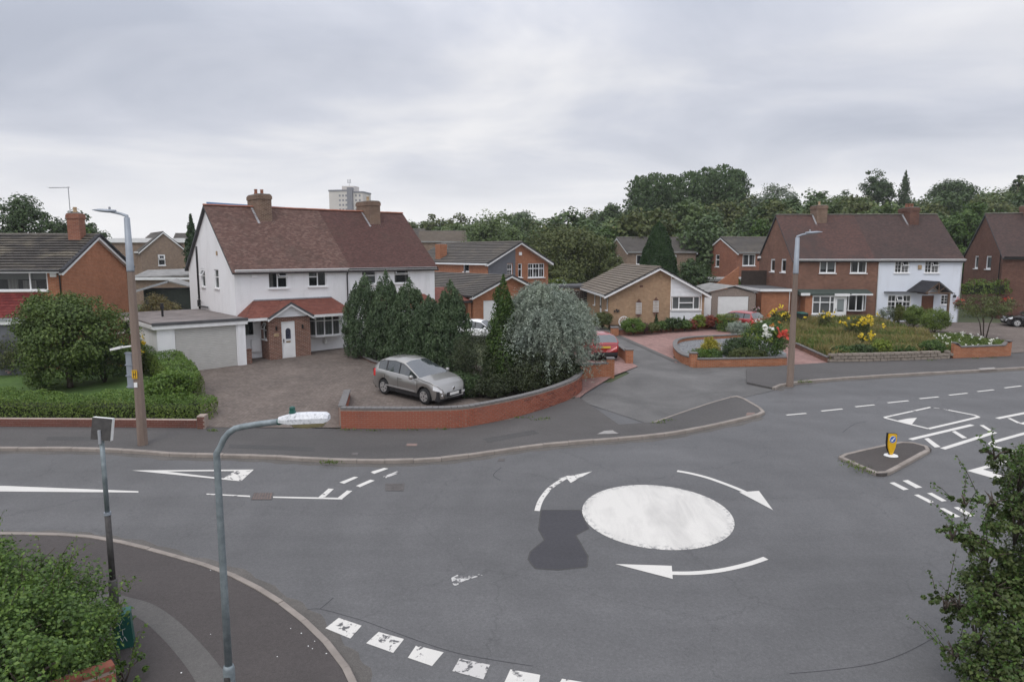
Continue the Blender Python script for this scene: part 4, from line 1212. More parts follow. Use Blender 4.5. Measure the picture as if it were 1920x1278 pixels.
# rooftop aerial on a tall mast
ae = thing('tv_aerial', 'tall thin television aerial above the left brick house', 'aerial', (-25.1, 39.4, 8.6), 0)
MB().tube([(0, 0, -.2), (.0, 0, 3.1)], .022, 6).build('mast', 'lead', ae)
MB().tube([(-1.15, .1, 3.05), (.1, 0, 3.07)], .018, 6).build('boom', 'lead', ae)
q = MB()
for i in range(7): q.tube([(-1.1 + i * .15, -.16, 3.06), (-1.1 + i * .15, .22, 3.06)], .008, 4)
q.build('elements', 'lead', ae)

# ------------------------------------------------------------------ brick and grey-clad house in the middle
HB = thing('gabled_house', 'orange brick gabled house with grey cladding and lower garage wing behind the conifers', 'house', (-2.1, 60, 2.42), math.radians(40.5))
fb = front(0)
wb = [(2.18, 2.8, 3.4, 4.6), (3.5, 3.98, 3.36, 4.62), (4.69, 6.76, 3.3, 4.62)]
wall(HB, fb, 7.25, 4.8, 'brick_orange', wb, gable=1.72, apex=3.62)
window(HB, fb, *wb[0], cols=(1,), top=(.35,), bars=(2, 2), fw=.07)
window(HB, fb, *wb[1], cols=(1,), top=(.35,), fw=.07)
window(HB, fb, *wb[2], cols=(1, 1.3, 1), top=(.3, .3, .3), bars=(2, 1), fw=.08, cur=[(.35, .62, 0, .35, 'net_curtain')])
for i in range(13):        # overlapping cladding boards left of the windows
    z0_ = 3.35 + i * .22; z1_ = z0_ + .225
    def xl(z): return 0.02 if z < 4.8 else (z - 4.8) / 1.72 * 3.62
    r_ = 2.15 if 3.4 < z0_ + .1 < 4.62 else 3.12
    segs = [(xl(z0_), xl(z1_), 2.15), (2.83, 2.83, 3.14)] if r_ == 2.15 else [(xl(z0_), xl(z1_), 3.14)]
    for a0_, a1_, b_ in segs:
        if a0_ > b_ - .1: continue
        MB(fb).hexa([(a0_, -.05, z0_), (b_, -.05, z0_), (b_, -.004, z0_), (a0_, -.004, z0_), (a1_, -.02, z1_), (b_, -.02, z1_), (b_, -.004, z1_), (a1_, -.004, z1_)]).build('cladding_board', 'grey_cladding', HB)
MB(fb).box(3.55, 3.9, -.08, 0, 5.35, 5.65).build('alarm_box', 'upvc', HB, bevel=.02)
lb = left_side(0, 12)
wl_ = [(12 - 3.62, 12 - 2.75, 3.88, 4.6)]
wall(HB, lb, 12, 4.8, 'brick_orange', wl_)
window(HB, lb, *wl_[0], cols=(1,), fw=.08)
wall(HB, right_side(7.25, 0), 12, 4.8, 'brick_orange')
def ridge_y(house, x0, x1, xr, y0, y1, eh, rh, over, mat, tw, gauge, th, courses=True, rm='ridge_grey'):
    """roof with the ridge running into the plot (gable to the front)"""
    sl = (rh - eh) / (xr - x0); sr = (rh - eh) / (x1 - xr)
    r1_ = slope(house, 'roof', [(x0 - over, y1, eh - over * sl + .06), (x0 - over, y0, eh - over * sl + .06), (xr, y0, rh + .06), (xr, y1, rh + .06)], mat, tw, gauge, th, courses)
    r2_ = slope(house, 'roof', [(x1 + over, y0, eh - over * sr + .06), (x1 + over, y1, eh - over * sr + .06), (xr, y1, rh + .06), (xr, y0, rh + .06)], mat, tw, gauge, th, courses)
    ridge(r1_, (xr, y0, rh + .06), (xr, y1, rh + .06), rm)
    return r1_
ridge_y(HB, 0, 7.25, 3.62, -.4, 12.2, 4.8, 6.52, .35, 'tile_grey', .33, .33, .075)
bargeboards(HB, fb, 7.25, 4.8, 1.78, 'fascia', out=.38, w_=.22, over=.35, apex=3.62)
MB().box(-.4, -.36, -.3, 12, 4.52, 4.66).build('fascia', 'fascia', HB)
chimney(HB, .6, 8.0, 4.5, 6.4, .8, .8, 'brick_orange', 0, corbel=False)
# lower wing
fx = front(-5.2, -5.6)
wg = [(1.0, 5.6, -.2, 1.9)]
wall(HB, fx, 7.1, 2.4, 'brick_orange', wg, gable=1.4, apex=3.6)
MB(fx).box(1.02, 5.58, .05, .1, -.2, 1.88).build('garage_door', 'garage_white', HB)
wall(HB, left_side(-5.6, 9), 14.2, 2.4, 'brick_orange')
wall(HB, right_side(1.5, -5.2), 5.2, 2.4, 'brick_orange')
slope(HB, 'wing_roof', [(-5.95, 9, 2.3), (-5.95, -5.6, 2.3), (-2.0, -5.6, 3.87), (-2.0, 9, 3.87)], 'tile_grey', .33, .33, .075, True)
slope(HB, 'wing_roof', [(1.85, -5.6, 2.3), (1.85, -.02, 2.3), (-2.0, -.02, 3.87), (-2.0, -5.6, 3.87)], 'tile_grey', .33, .33, .075, True)
MB().hexa([(-2.05, 0, 3.8), (-.01, 0, 3.66), (-.01, 9, 3.66), (-2.05, 9, 3.8), (-2.05, 0, 3.86), (-.01, 0, 3.72), (-.01, 9, 3.72), (-2.05, 9, 3.86)]).build('lead_valley', 'lead', HB)
bargeboards(HB, fx, 7.1, 2.4, 1.45, 'fascia', out=.38, w_=.22, over=.35, apex=3.6)
MB().tube([(-.35, 2.9, 3.7), (-.35, 2.9, 4.15)], .07, 8).build('vent_pipe', 'black_plastic', HB)
slope(HB, 'canopy_roof', [(-9.2, -5.2, 1.95), (-5.7, -5.2, 1.95), (-5.9, -2.2, 2.9), (-8.2, -2.2, 2.9)], 'tile_canopy', .25, .2, .025)
MB().box(-9.2, -5.7, -5.25, -5.2, 1.8, 1.95).build('fascia', 'gutter_black', HB)
MB().box(-6.0, -5.75, -5.1, -4.85, -.3, 1.85).build('canopy_post', 'brick_orange', HB)
MB().box(-9.0, -8.75, -5.1, -4.85, -.3, 1.85).build('canopy_post', 'brick_orange', HB)

# ------------------------------------------------------------------ bungalow
BU = thing('bungalow', 'buff brick bungalow with shallow brown tiled gable and white clad window panel', 'bungalow', (7.26, 51.33, 2.38), math.radians(3.4))
f0 = front(0)
wq = [(4.86, 7.02, 1.36, 2.36)]
wall(BU, f0, 7.35, 2.62, 'brick_buff', wq, gable=1.86, apex=3.78)
window(BU, f0, *wq[0], cols=(.85, 2, .75), top=(0, .42, 0), cur=[(0, 1, 0, 1, 'net_curtain')], sill=False, fw=.075)
def gz_b(x): return 2.62 + 1.86 * (x / 3.78 if x < 3.78 else (7.35 - x) / 3.57)
for i in range(11):
    z0_ = .35 + i * .155 if i < 7 else 2.36 + (i - 7) * .33
    z1_ = z0_ + (.15 if i < 7 else .325)
    if z0_ < 1.36 and z1_ > 1.36: z1_ = 1.34
    a1_ = 7.08
    if i >= 7:
        if gz_b(7.08) < z1_:
            a1_ = 7.35 - (z1_ - 2.62) / 1.86 * 3.57 - .05
    if a1_ < 4.9: continue
    MB(f0).hexa([(4.78, -.045, z0_), (7.08 if i < 8 else 7.35 - max(0, (z0_ - 2.62)) / 1.86 * 3.57 - .05, -.045, z0_), (7.08 if i < 8 else 7.35 - max(0, (z0_ - 2.62)) / 1.86 * 3.57 - .05, -.003, z0_), (4.78, -.003, z0_), (4.78, -.025, z1_), (a1_, -.025, z1_), (a1_, -.003, z1_), (4.78, -.003, z1_)]).build('cladding_board', 'white_cladding', BU)
MB(f0).box(4.72, 7.14, -.14, .02, 1.27, 1.36).build('sill', 'upvc', BU)
MB(f0).box(4.72, 4.79, -.06, -.002, .35, 3.95).build('cladding_trim', 'upvc', BU)
MB(f0).box(7.07, 7.13, -.06, -.002, .35, 2.62).build('cladding_trim', 'upvc', BU)
l0 = left_side(0, 12.4)
ws = [(12.4 - .85, 12.4 - .2, 1.3, 2.5), (12.4 - 3.6, 12.4 - 2.7, .3, 2.5), (12.4 - 6.2, 12.4 - 5.5, 1.3, 2.45)]
wall(BU, l0, 12.4, 2.62, 'brick_buff', ws)
window(BU, l0, *ws[0], cols=(1,), top=(.3,), cur=[(0, 1, 0, 1, 'net_curtain')], fw=.08)
door(BU, l0, *ws[1], glassy='full')
window(BU, l0, *ws[2], cols=(1,), top=(.3,), cur=[(0, 1, 0, 1, 'net_curtain')], fw=.08)
wall(BU, right_side(7.35, 0), 12.4, 2.62, 'brick_buff')
ridge_y(BU, 0, 7.35, 3.78, -.42, 12.6, 2.62, 4.5, .4, 'tile_buff', .33, .33, .075, rm='tile_buff')
bargeboards(BU, f0, 7.35, 2.62, 1.92, 'fascia', out=.42, w_=.2, over=.4, apex=3.78)
MB().box(-.45, -.4, -.3, 12.4, 2.32, 2.48).build('fascia', 'fascia', BU)
MB(f0).box(3.85, 4.05, -.07, 0, 3.75, 4.05).build('alarm_box', 'buff_pot', BU, bevel=.02)
MB(f0).box(2.35, 2.6, -.02, 0, 3.05, 3.2).build('vent_grille', 'brick_dark', BU)
# wall ornaments on the gable
wh = thing('wagon_wheel', 'white painted wagon wheel leaning on the bungalow gable', 'wheel', (7.26 + 1.15, 51.33 - .32, 2.38 + .5), math.radians(3.4))
q = MB()
for k in range(28):
    a0_, a1_ = 2 * math.pi * k / 28, 2 * math.pi * (k + 1) / 28
    pts = []
    for rr_, dd_ in ((.36, -.03), (.42, -.03), (.42, .03), (.36, .03)):
        pts.append((rr_, dd_))
    q.hexa([(r_ * math.cos(a0_), d_, r_ * math.sin(a0_)) for r_, d_ in pts] + [(r_ * math.cos(a1_), d_, r_ * math.sin(a1_)) for r_, d_ in pts])
q.build('rim', 'upvc', wh)
MB().lathe([(.08, -.05), (.08, .05)], (0, 0, 0), 12, 'y').build('hub', 'black_plastic', wh)
for k in range(12):
    a_ = math.pi * k / 6 + .1
    MB().tube([(.07 * math.cos(a_), 0, .07 * math.sin(a_)), (.37 * math.cos(a_), 0, .37 * math.sin(a_))], .018, 6).build('spoke', 'upvc', wh)
for k, (tx, tz) in enumerate(((2.3, 1.05), (3.61, 1.18))):
    tr_ = thing('wall_trellis', 'white lattice trellis with dark finial, %s on bungalow gable' % ('nearer the wagon wheel' if k == 0 else 'nearer the white window panel'), 'trellis', (7.26 + tx, 51.33 + tx * .059 - .06, 2.38 + tz), math.radians(3.4), 'trellises on the bungalow gable')
    q = MB()
    for i in range(5): q.box(-.2 + i * .1 - .012, -.2 + i * .1 + .012, -.02, 0, 0, .85)
    for i in range(8): q.box(-.22, .22, -.035, -.021, .02 + i * .115, .044 + i * .115)
    q.build('lattice', 'upvc', tr_)
    for zz, sg in ((.86, 1), (-.02, -1)):
        q = MB(); q.prism([(-.22, -.03, zz), (.22, -.03, zz), (.08, -.03, zz + .16 * sg), (0, -.03, zz + .3 * sg), (-.08, -.03, zz + .16 * sg)], (0, .03, 0))
        q.build('finial', 'brick_dark', tr_)
pq = thing('wall_ornament', 'small black metal ornament on bungalow gable above the wagon wheel', 'ornament', (7.26 + .62, 51.33 - .05, 2.38 + 1.27), math.radians(3.4))
for k, (dx, dz) in enumerate(((-.15, 0), (0, .1), (.05, -.02), (.16, .04))):
    MB().lathe([(.07, -.02), (.07, .02)], (dx, 0, dz), 9, 'y').build('disc', 'black_plastic', pq)
# detached sectional garage by the bungalow
BG = thing('sectional_garage', 'grey pebbledash sectional garage with white up-and-over door behind red car', 'garage', (7.26 + 7.6, 51.33 + 2.6, 2.45), math.radians(3.4))
bf = front(0)
wall(BG, bf, 4.5, 2.35, 'pebbledash', [(.15, .95, 0, 2.1), (1.45, 3.95, 0, 2.15)], gable=.5, apex=2.7)
MB(bf).box(.17, .93, .05, .09, 0, 2.08).build('side_door', 'garage_white', BG)
gdr = MB(bf).box(1.47, 3.93, .06, .1, 0, 2.13).build('garage_door', 'garage_white', BG)
pm = MB(bf).box(1.49, 3.91, .035, .06, .01, .165).mesh('panel', 'garage_white', bevel=.006)
for i in range(12):
    o = link('panel', pm, gdr); o.location = (0, 0, .175 * i)
wall(BG, left_side(0, 5.5), 5.5, 2.35, 'pebbledash'); wall(BG, right_side(4.5, 0), 5.5, 2.35, 'pebbledash')
for sgn, (xa, za, xb, zb) in enumerate(((-.15, 2.32, 2.7, 2.95), (4.65, 2.4, 2.7, 2.95))):
    q = MB()
    n_ = 20
    for i in range(n_):
        for j in range(2):
            y0_, y1_ = -.15 + 5.8 * (i + .5 * j) / n_, -.15 + 5.8 * (i + .5 * j + .5) / n_
            d_ = .0 if j == 0 else .05
            e_ = .05 if j == 0 else .0
            q.quad((xa, y0_, za + d_), (xa, y1_, za + e_), (xb, y1_, zb + e_), (xb, y0_, zb + d_))
    q.build('roof', 'cement_sheet', BG, fix=False)

# ------------------------------------------------------------------ pair of houses right: brick half and white half
H2 = thing('semi_detached_house', 'pair of houses, left half brown brick and right half white, behind the overgrown garden', 'house', (22.45, 54.9, 2.49), math.radians(-2))
w2 = [(2.12, 3.41, 3.9, 4.9), (4.53, 5.83, 3.9, 4.9)]
w2g = [(3.95, 5.8, .9, 2.15)]
wall(H2, fr, 6.8, 5.05, 'brick_brown', w2)
window(H2, fr, *w2[0], cols=(1, 1.2), cur=[(0, 1, .3, 1, 'roller_blind')], fw=.08)
window(H2, fr, *w2[1], cols=(1, 1), fw=.08)
w3 = [(8.0, 9.15, 3.92, 4.9), (10.34, 11.49, 3.92, 4.9), (7.63, 9.5, .9, 2.18), (10.3, 11.25, .05, 2.13), (11.8, 12.42, 1.4, 2.2)]
fw_ = front(0, 6.8)
w3l = [(a - 6.8, c - 6.8, z0_, z1_) for a, c, z0_, z1_ in w3]
wall(H2, fw_, 6.45, 5.05, 'render_cool', w3l)
for i in (0, 1):
    window(H2, fw_, *w3l[i], cols=(1, 1.15), top=(0, .36), tilt=(1,), bars=(2, 3), fw=.075)
window(H2, fw_, *w3l[2], cols=(1, 1, 1), top=(.36, .36, .36), tilt=(1,), bars=(2, 2), fw=.08)
window(H2, fw_, *w3l[4], cols=(1,), bars=(2, 3), fw=.07)
door(H2, fw_, *w3l[3], mat='oak_door', panels=True)
lf2 = left_side(0, 8.3)
g2 = [(8.3 - 5.25, 8.3 - 4.15, 3.88, 5.0), (8.3 - 2.65, 8.3 - 1.5, 3.9, 5.02)]
wall(H2, lf2, 8.3, 5.05, 'brick_brown', g2, gable=3.6, apex=4.1)
for k in g2: window(H2, lf2, *k, cols=(1,), fw=.14, cur=[(.5, 1, 0, 1, 'net_curtain')])
wall(H2, right_side(13.25, 0), 8.3, 5.05, 'render_cool', gable=3.6, apex=4.2)
gable_house(H2, 13.25, 8.3, 5.05, 8.65, 4.2, None, verge=.12, over=.3, tiles=('tile_right', 'tile_right_dark'), split=6.4, rmat='ridge_grey')
gutter(H2, fr, 6.75, 5.02, 'fascia'); gutter(H2, fw_, 6.5, 5.03, 'fascia')
downpipe(H2, fr, 6.74, -.1, 4.95, 'upvc')
downpipe(H2, fw_, 6.4, -.1, 4.95, 'upvc')
chimney(H2, 3.45, 4.1, 7.2, 9.45, .85, 1.5, 'brick_tan2', 1, 'buff_pot')
chimney(H2, 10.95, 4.1, 7.2, 9.25, .75, 1.9, 'brick_dark', 3, 'terracotta')
for cx in (3.45, 10.95):
    MB().prism([(cx - .55, 2.95, 7.58), (cx + .5, 2.95, 7.58), (cx + .5, 3.25, 7.86), (cx - .55, 3.25, 7.86)], (0, -.012, .03)).build('lead_flashing', 'lead', H2)
    MB().prism([(cx - .42, 3.0, 7.64), (cx - .42, 4.2, 8.72), (cx - .55, 4.2, 8.72), (cx - .55, 3.0, 7.64)], (0, -.01, .035)).build('lead_flashing', 'lead', H2)
MB(fw_).box(3.0, 3.3, -.08, 0, 4.2, 4.55).build('alarm_box', 'buff_pot', H2, bevel=.03)
MB(lf2).box(.3, .6, -.3, -.02, 5.0, 5.2).build('flood_lamp', 'upvc', H2, bevel=.04)
# brick half: porch, bay and green felt canopy
po = front(-1.0, .75)
wall(H2, Face((.75, 0, 0), (0, -1, 0), (1, 0, 0)), 1.0, 2.3, 'brick_orange', name='porch_wall')
wall(H2, po, .55, 2.3, 'brick_orange', name='porch_wall')
wall(H2, front(-1.0, 1.3), 1.75, .72, 'render_white', name='porch_wall')
pwin = front(-1.0, 1.3)
window(H2, pwin, .0, 1.75, .72, 2.15, cols=(1, 1.5, .55), top=(.3, .3, .3), fw=.08, rec=0, cur=[(0, 1, 0, .9, 'net_curtain')])
door(H2, pwin, 1.76, 2.7, .02, 2.12, glassy='full')
MB().box(1.3, 3.98, -.98, -.05, 2.14, 2.2).build('porch_ceiling', 'upvc', H2)
MB().box(2.95, 4.1, -1.2, -1.0, 2.14, 2.34).build('sign_board', 'upvc', H2)
MB().hexa([(.4, -1.2, 2.2), (5.95, -1.0, 2.28), (5.95, 0, 2.28), (.4, 0, 2.2), (.4, -1.2, 2.32), (5.95, -1.0, 2.38), (5.95, -.01, 2.62), (.4, -.01, 2.62)]).build('canopy', 'green_board', H2)
MB().box(.3, 1.0, -1.25, -1.2, 2.18, 2.38).build('fascia', 'fascia', H2)
MB().box(4.05, 5.95, -1.06, -1.01, 2.2, 2.33).build('fascia', 'fascia', H2)
wall(H2, front(-.5, 4.0), 1.85, .92, 'brick_dark', name='bay_wall')
bx_, by_ = [4.0, 4.3, 4.85, 5.4, 5.85], [-.05, -.55, -.65, -.6, -.05]
q = MB()
for a in range(5): q.box(bx_[a] - .045, bx_[a] + .045, by_[a] - .045, by_[a] + .045, .92, 2.25)
for a in range(4):
    for zz in (.92, 2.17):
        p_, q_ = Vector((bx_[a], by_[a], 0)), Vector((bx_[a + 1], by_[a + 1], 0)); n_ = Vector((-(q_ - p_).y, (q_ - p_).x, 0)).normalized() * .04
        q.hexa([tuple(v + Vector((0, 0, zz))) for v in (p_ - n_, q_ - n_, q_ + n_, p_ + n_)] + [tuple(v + Vector((0, 0, zz + .08))) for v in (p_ - n_, q_ - n_, q_ + n_, p_ + n_)])
bb = q.build('bay_window', 'upvc', H2)
for a in range(4):
    MB().quad((bx_[a], by_[a], 1.0), (bx_[a + 1], by_[a + 1], 1.0), (bx_[a + 1], by_[a + 1], 2.17), (bx_[a], by_[a], 2.17)).build('pane', 'glass', bb, fix=False)
MB().box(4.0, 5.85, -.03, -.005, .95, 2.2).build('dark_backing', 'dark_backing', bb)  # dark sheet behind the bay panes, darkness of the room painted on
# white half: oak porch
slope(H2, 'porch_roof', [(9.05, -.02, 2.48), (9.65, -1.5, 2.48), (10.75, -1.5, 3.32), (10.2, -.02, 3.36)], 'tile_charcoal', .2, .16, .02)
slope(H2, 'porch_roof', [(11.85, -1.5, 2.42), (11.85, -.02, 2.42), (10.75, -.02, 3.3), (10.75, -1.5, 3.3)], 'tile_charcoal', .2, .16, .02)
q = MB()
q.tube([(9.75, -1.45, 2.42), (10.75, -1.45, 3.22)], .055, 4).tube([(11.8, -1.45, 2.4), (10.75, -1.45, 3.22)], .055, 4).tube([(9.75, -1.45, 2.42), (11.85, -1.45, 2.42)], .07, 4)
q.tube([(10.75, -1.45, 2.42), (10.75, -1.45, 3.2)], .04, 4).tube([(10.75, -1.45, 2.5), (10.3, -1.45, 2.85)], .035, 4).tube([(10.75, -1.45, 2.5), (11.2, -1.45, 2.85)], .035, 4)
q.build('porch_truss', 'oak_frame', H2)
MB().box(11.5, 11.64, -1.5, -1.36, -.2, 2.4).build('porch_post', 'oak_frame', H2)
MB().box(9.9, 10.0, -1.4, 0, 2.3, 2.42).box(11.5, 11.62, -1.36, 0, 2.28, 2.4).build('porch_beam', 'oak_frame', H2)
MB().box(7.3, 9.7, -.3, -.003, 2.38, 2.46).build('drip_canopy', 'grey_cladding', H2)
MB().tube([(12.7, -.05, 2.3), (12.7, -.25, 2.35), (12.7, -.25, 2.2)], .02, 6).box(12.62, 12.78, -.33, -.17, 1.98, 2.2).build('wall_lantern', 'black_plastic', H2)
# flat-roofed side wing of that pair
SE = thing('flat_roof_extension', 'orange brick flat-roofed extension with white framed window between garage and brick house', 'extension', (22.45, 54.9, 2.45), math.radians(-2))
wall(SE, front(-.3, -2.45), 2.3, 2.6, 'brick_orange')
sl2 = left_side(-2.45, 6.2)
wse = [(3.2, 5.2, 1.1, 2.4)]
wall(SE, sl2, 6.5, 2.6, 'brick_orange', wse)
window(SE, sl2, *wse[0], cols=(1.8, 1), fw=.12, cur=[(0, .5, 0, 1, 'net_curtain')])
MB().box(-2.65, -.1, -.5, 6.3, 2.62, 2.72).build('roof', 'felt_edge', SE)
MB().box(-2.68, -.08, -.54, -.48, 2.5, 2.7).box(-2.7, -2.63, -.54, 6.3, 2.5, 2.7).build('fascia', 'fascia', SE)
downpipe(SE, front(-.3, -2.45), 2.2, -.2, 2.55, 'upvc', swan=False)
MB().hexa([(-4.6, 6.3, -.3), (-2.4, 6.3, -.3), (-2.4, 6.5, -.3), (-4.6, 6.5, -.3), (-4.6, 6.3, 2.6), (-2.4, 6.3, 4.3), (-2.4, 6.5, 4.3), (-4.6, 6.5, 2.6)]).build('parapet_wall', 'brick_orange', SE)
MB().box(-2.3, -.1, 5.8, 5.9, 2.7, 4.0).build('screen_fence', 'dark_fence', SE)

# ------------------------------------------------------------------ brick house at the right edge
o3 = A(1881, 480, 57)
H3 = thing('brick_house', 'dark brown brick house with steep gable at the right edge of the street', 'house', (o3[0], o3[1], o3[2] - 5.1), math.radians(-15))
w33 = [(1.9, 3.0, .95, 2.2), (2.2, 3.4, 3.9, 4.9), (4.6, 5.4, 0, 2.1)]
wall(H3, fr, 13, 5.1, 'brick_dark', w33)
window(H3, fr, *w33[0], cols=(1, 1), fw=.08); window(H3, fr, *w33[1], cols=(1, 1), fw=.08)
g3 = [(8.4 - 5.95, 8.4 - 5.1, 3.95, 5.1), (8.4 - 3.4, 8.4 - 2.3, 3.95, 5.1)]
lf3 = left_side(0, 8.4)
wall(H3, lf3, 8.4, 5.1, 'brick_dark', g3, gable=3.6, apex=4.2)
for k in g3: window(H3, lf3, *k, cols=(1,), fw=.12, cur=[(0, 1, 0, 1, 'net_curtain')])
gable_house(H3, 13, 8.4, 5.1, 8.7, 4.2, None, verge=.12, over=.3, tiles=('tile_right_dark',), rmat='ridge_grey')
gutter(H3, fr, 13, 5.06, 'gutter_black')
chimney(H3, 3.2, 4.1, 7.2, 9.4, .9, 1.6, 'brick_brown', 1, 'buff_pot')
downpipe(H3, lf3, 8.0, -.1, 5.6, swan=False)
MB().hexa([(2.6, -1.2, 2.3), (5.6, -1.2, 2.3), (5.6, 0, 2.3), (2.6, 0, 2.3), (2.6, -1.2, 2.42), (5.6, -1.2, 2.42), (5.6, -.01, 2.95), (2.6, -.01, 2.95)]).build('canopy', 'tile_right_dark', H3)

# ------------------------------------------------------------------ houses further back
def far_house(label, o, ang, W, D, eh, rh, wm, rm, fw=(), gw=(), side='left', cols=(1, 1), trim='fascia', along='x', extra=None, group=None):
    h = thing('distant_house', label, 'house', o, math.radians(ang), group)
    if along == 'x':
        wall(h, front(0), W, eh, wm, list(fw))
        for q_ in fw: window(h, front(0), *q_, cols=cols, fw=.1)
        for s_, fc in (('left', left_side(0, D)), ('right', right_side(W, 0))):
            hs = list(gw) if s_ == side else []
            wall(h, fc, D, eh, wm, hs, gable=rh - eh - .05)
            for q_ in hs: window(h, fc, *q_, cols=(1,), top=(.35,), fw=.1)
            bargeboards(h, fc, D, eh, rh - eh, trim, out=.12, w_=.2, over=.3)
        gable_house(h, W, D, eh, rh, D / 2, None, verge=.12, over=.3, tiles=(rm,), tw=.33, gauge=.33, th=.07, courses=False, rmat='ridge_grey')
        gutter(h, front(0), W, eh, trim, gut=False)
    else:
        wall(h, front(0), W, eh, wm, list(gw), gable=rh - eh - .05)
        for q_ in gw: window(h, front(0), *q_, cols=(1,), top=(.4,), tilt=(0,), fw=.1)
        wall(h, left_side(0, D), D, eh, wm, list(fw)); wall(h, right_side(W, 0), D, eh, wm)
        for q_ in fw: window(h, left_side(0, D), *q_, cols=cols, fw=.1)
        ridge_y(h, 0, W, W / 2, -.15, D, eh, rh, .3, rm, .33, .33, .07, courses=False)
        bargeboards(h, front(0), W, eh, rh - eh, trim, out=.18, w_=.18, over=.3)
        MB().box(-.36, -.32, -.1, D, eh - .3, eh - .12).build('fascia', trim, h)
    return h
def fo(px, py, y, eh):
    p = A(px, py, y); return (p[0], p[1], p[2] - eh)
far_house('tan brick house with grey roof left of the tall conical conifer', fo(1176, 471.5, 85, 5.0), 12, 9.2, 7.0, 5.0, 6.75, 'brick_tan', 'tile_grey', fw=[(1.2, 2.6, 3.4, 4.6), (5.2, 6.6, 3.4, 4.6)], gw=[(3.6, 4.4, 3.3, 4.6)])
far_house('small grey-roofed house between the tan and the red brick houses', fo(1312, 470, 90, 4.9), 20, 4.5, 6, 4.9, 6.5, 'brick_orange', 'tile_grey')
far_house('red brick house with white bargeboards left of the brown brick pair', fo(1383, 472.5, 80, 5.0), 14, 8.0, 7.4, 5.0, 6.75, 'brick_red', 'tile_grey', fw=[(.7, 2.4, 3.4, 4.75), (5.2, 6.9, 3.4, 4.75)], gw=[(2.6, 3.5, 3.2, 4.7)])
far_house('brown brick house with small gable window seen between left brick house and white house', fo(264, 470, 92, 5.2), 36, 5.6, 10, 5.2, 7.7, 'brick_tan', 'tile_grey', gw=[(2.0, 2.9, 3.2, 4.7)], along='y')
h_ = far_house('far house with red hung-tile panel beside the white gable', fo(318, 468, 98, 5.0), 10, 7.0, 7.0, 5.0, 7.3, 'brick_tan', 'tile_grey', fw=[(.6, 3.0, 3.2, 4.7), (.6, 3.0, .9, 2.1)], cols=(1, 1, 1))
MB(front(0)).box(.3, 4.5, -.08, -.003, 2.2, 3.1).build('tile_panel', 'tile_red', h_)
far_house('far terrace with pale grey-brown roof above the middle brick house', fo(786, 452, 100, 5.2), 6, 6.8, 7, 5.2, 6.7, 'brick_tan', 'tile_buff')
far_house('far terrace end with dark strip roof behind the maroon tiled roof', fo(745, 450, 104, 5.2), 6, 4.0, 7, 5.2, 6.9, 'brick_tan', 'tile_grey')
# lower roofs among the back gardens on the left
sh = thing('garden_shed', 'dark green timber carport with grey felt roof behind the white garage', 'shed', (*G(262, 585)[:2], 1.9), math.radians(15))
sh.location = (-32.7, 60, 2.6)
MB().box(.3, 4.6, .0, 3, -.3, 2.2).build('body', 'shed_green', sh)
MB().hexa([(-.2, -.5, 2.1), (2.4, -.5, 2.9), (2.4, 3.4, 2.9), (-.2, 3.4, 2.1), (-.2, -.5, 2.2), (2.4, -.5, 3.0), (2.4, 3.4, 3.0), (-.2, 3.4, 2.2)]).build('roof', 'cement_sheet', sh)
MB().hexa([(2.4, -.5, 2.9), (5.0, -.5, 2.1), (5.0, 3.4, 2.1), (2.4, 3.4, 2.9), (2.4, -.5, 3.0), (5.0, -.5, 2.2), (5.0, 3.4, 2.2), (2.4, 3.4, 3.0)]).build('roof', 'cement_sheet', sh)
MB().hexa([(-.2, -.55, 2.0), (2.4, -.55, 2.8), (2.4, -.5, 2.8), (-.2, -.5, 2.0), (-.2, -.55, 2.16), (2.4, -.55, 2.98), (2.4, -.5, 2.98), (-.2, -.5, 2.16)]).build('bargeboard', 'lead', sh)
g_ = thing('lean_to_roof', 'long low grey felt roofed outbuilding behind the dark carport', 'outbuilding', (-38.5, 70, 2.9), math.radians(12))
MB().box(0, 9, 0, 5, -.4, 2.5).build('body', 'brick_tan', g_)
MB().hexa([(-.3, -.3, 2.5), (9.3, -.3, 2.9), (9.3, 5.3, 3.4), (-.3, 5.3, 3.1), (-.3, -.3, 2.65), (9.3, -.3, 3.05), (9.3, 5.3, 3.55), (-.3, 5.3, 3.25)]).build('roof', 'cement_sheet', g_)
MB().box(-.3, 9.3, -.36, -.3, 2.35, 2.6).build('fascia', 'fascia', g_)
gg = thing('flat_roof_garage', 'white-doored flat garage left of the bungalow behind the silver tree', 'garage', (1.8, 62, 2.55), math.radians(3.4))
MB().box(0, 5.2, 0, 5, -.4, 2.3).build('body', 'brick_buff', gg)
MB().box(-.2, 5.4, -.2, 5.2, 2.3, 2.5).build('roof', 'felt_edge', gg)
MB().box(1.6, 5.0, -.04, -.002, -.2, 2.05).build('garage_door', 'garage_white', gg)
fl = thing('flat_roof_garage', 'flat-roofed brick garage block behind the bungalow shrubs', 'garage', (19.8, 68, 2.8), math.radians(2))
MB().box(0, 6.5, 0, 5, -.4, 2.4).build('body', 'brick_orange', fl)
MB().box(-.2, 6.7, -.2, 5.2, 2.4, 2.65).build('roof', 'cement_sheet', fl)
MB().box(.3, 3.0, -.05, -.002, -.2, 1.9).box(3.4, 6.2, -.05, -.002, -.2, 1.9).build('garage_door', 'shed_green', fl)
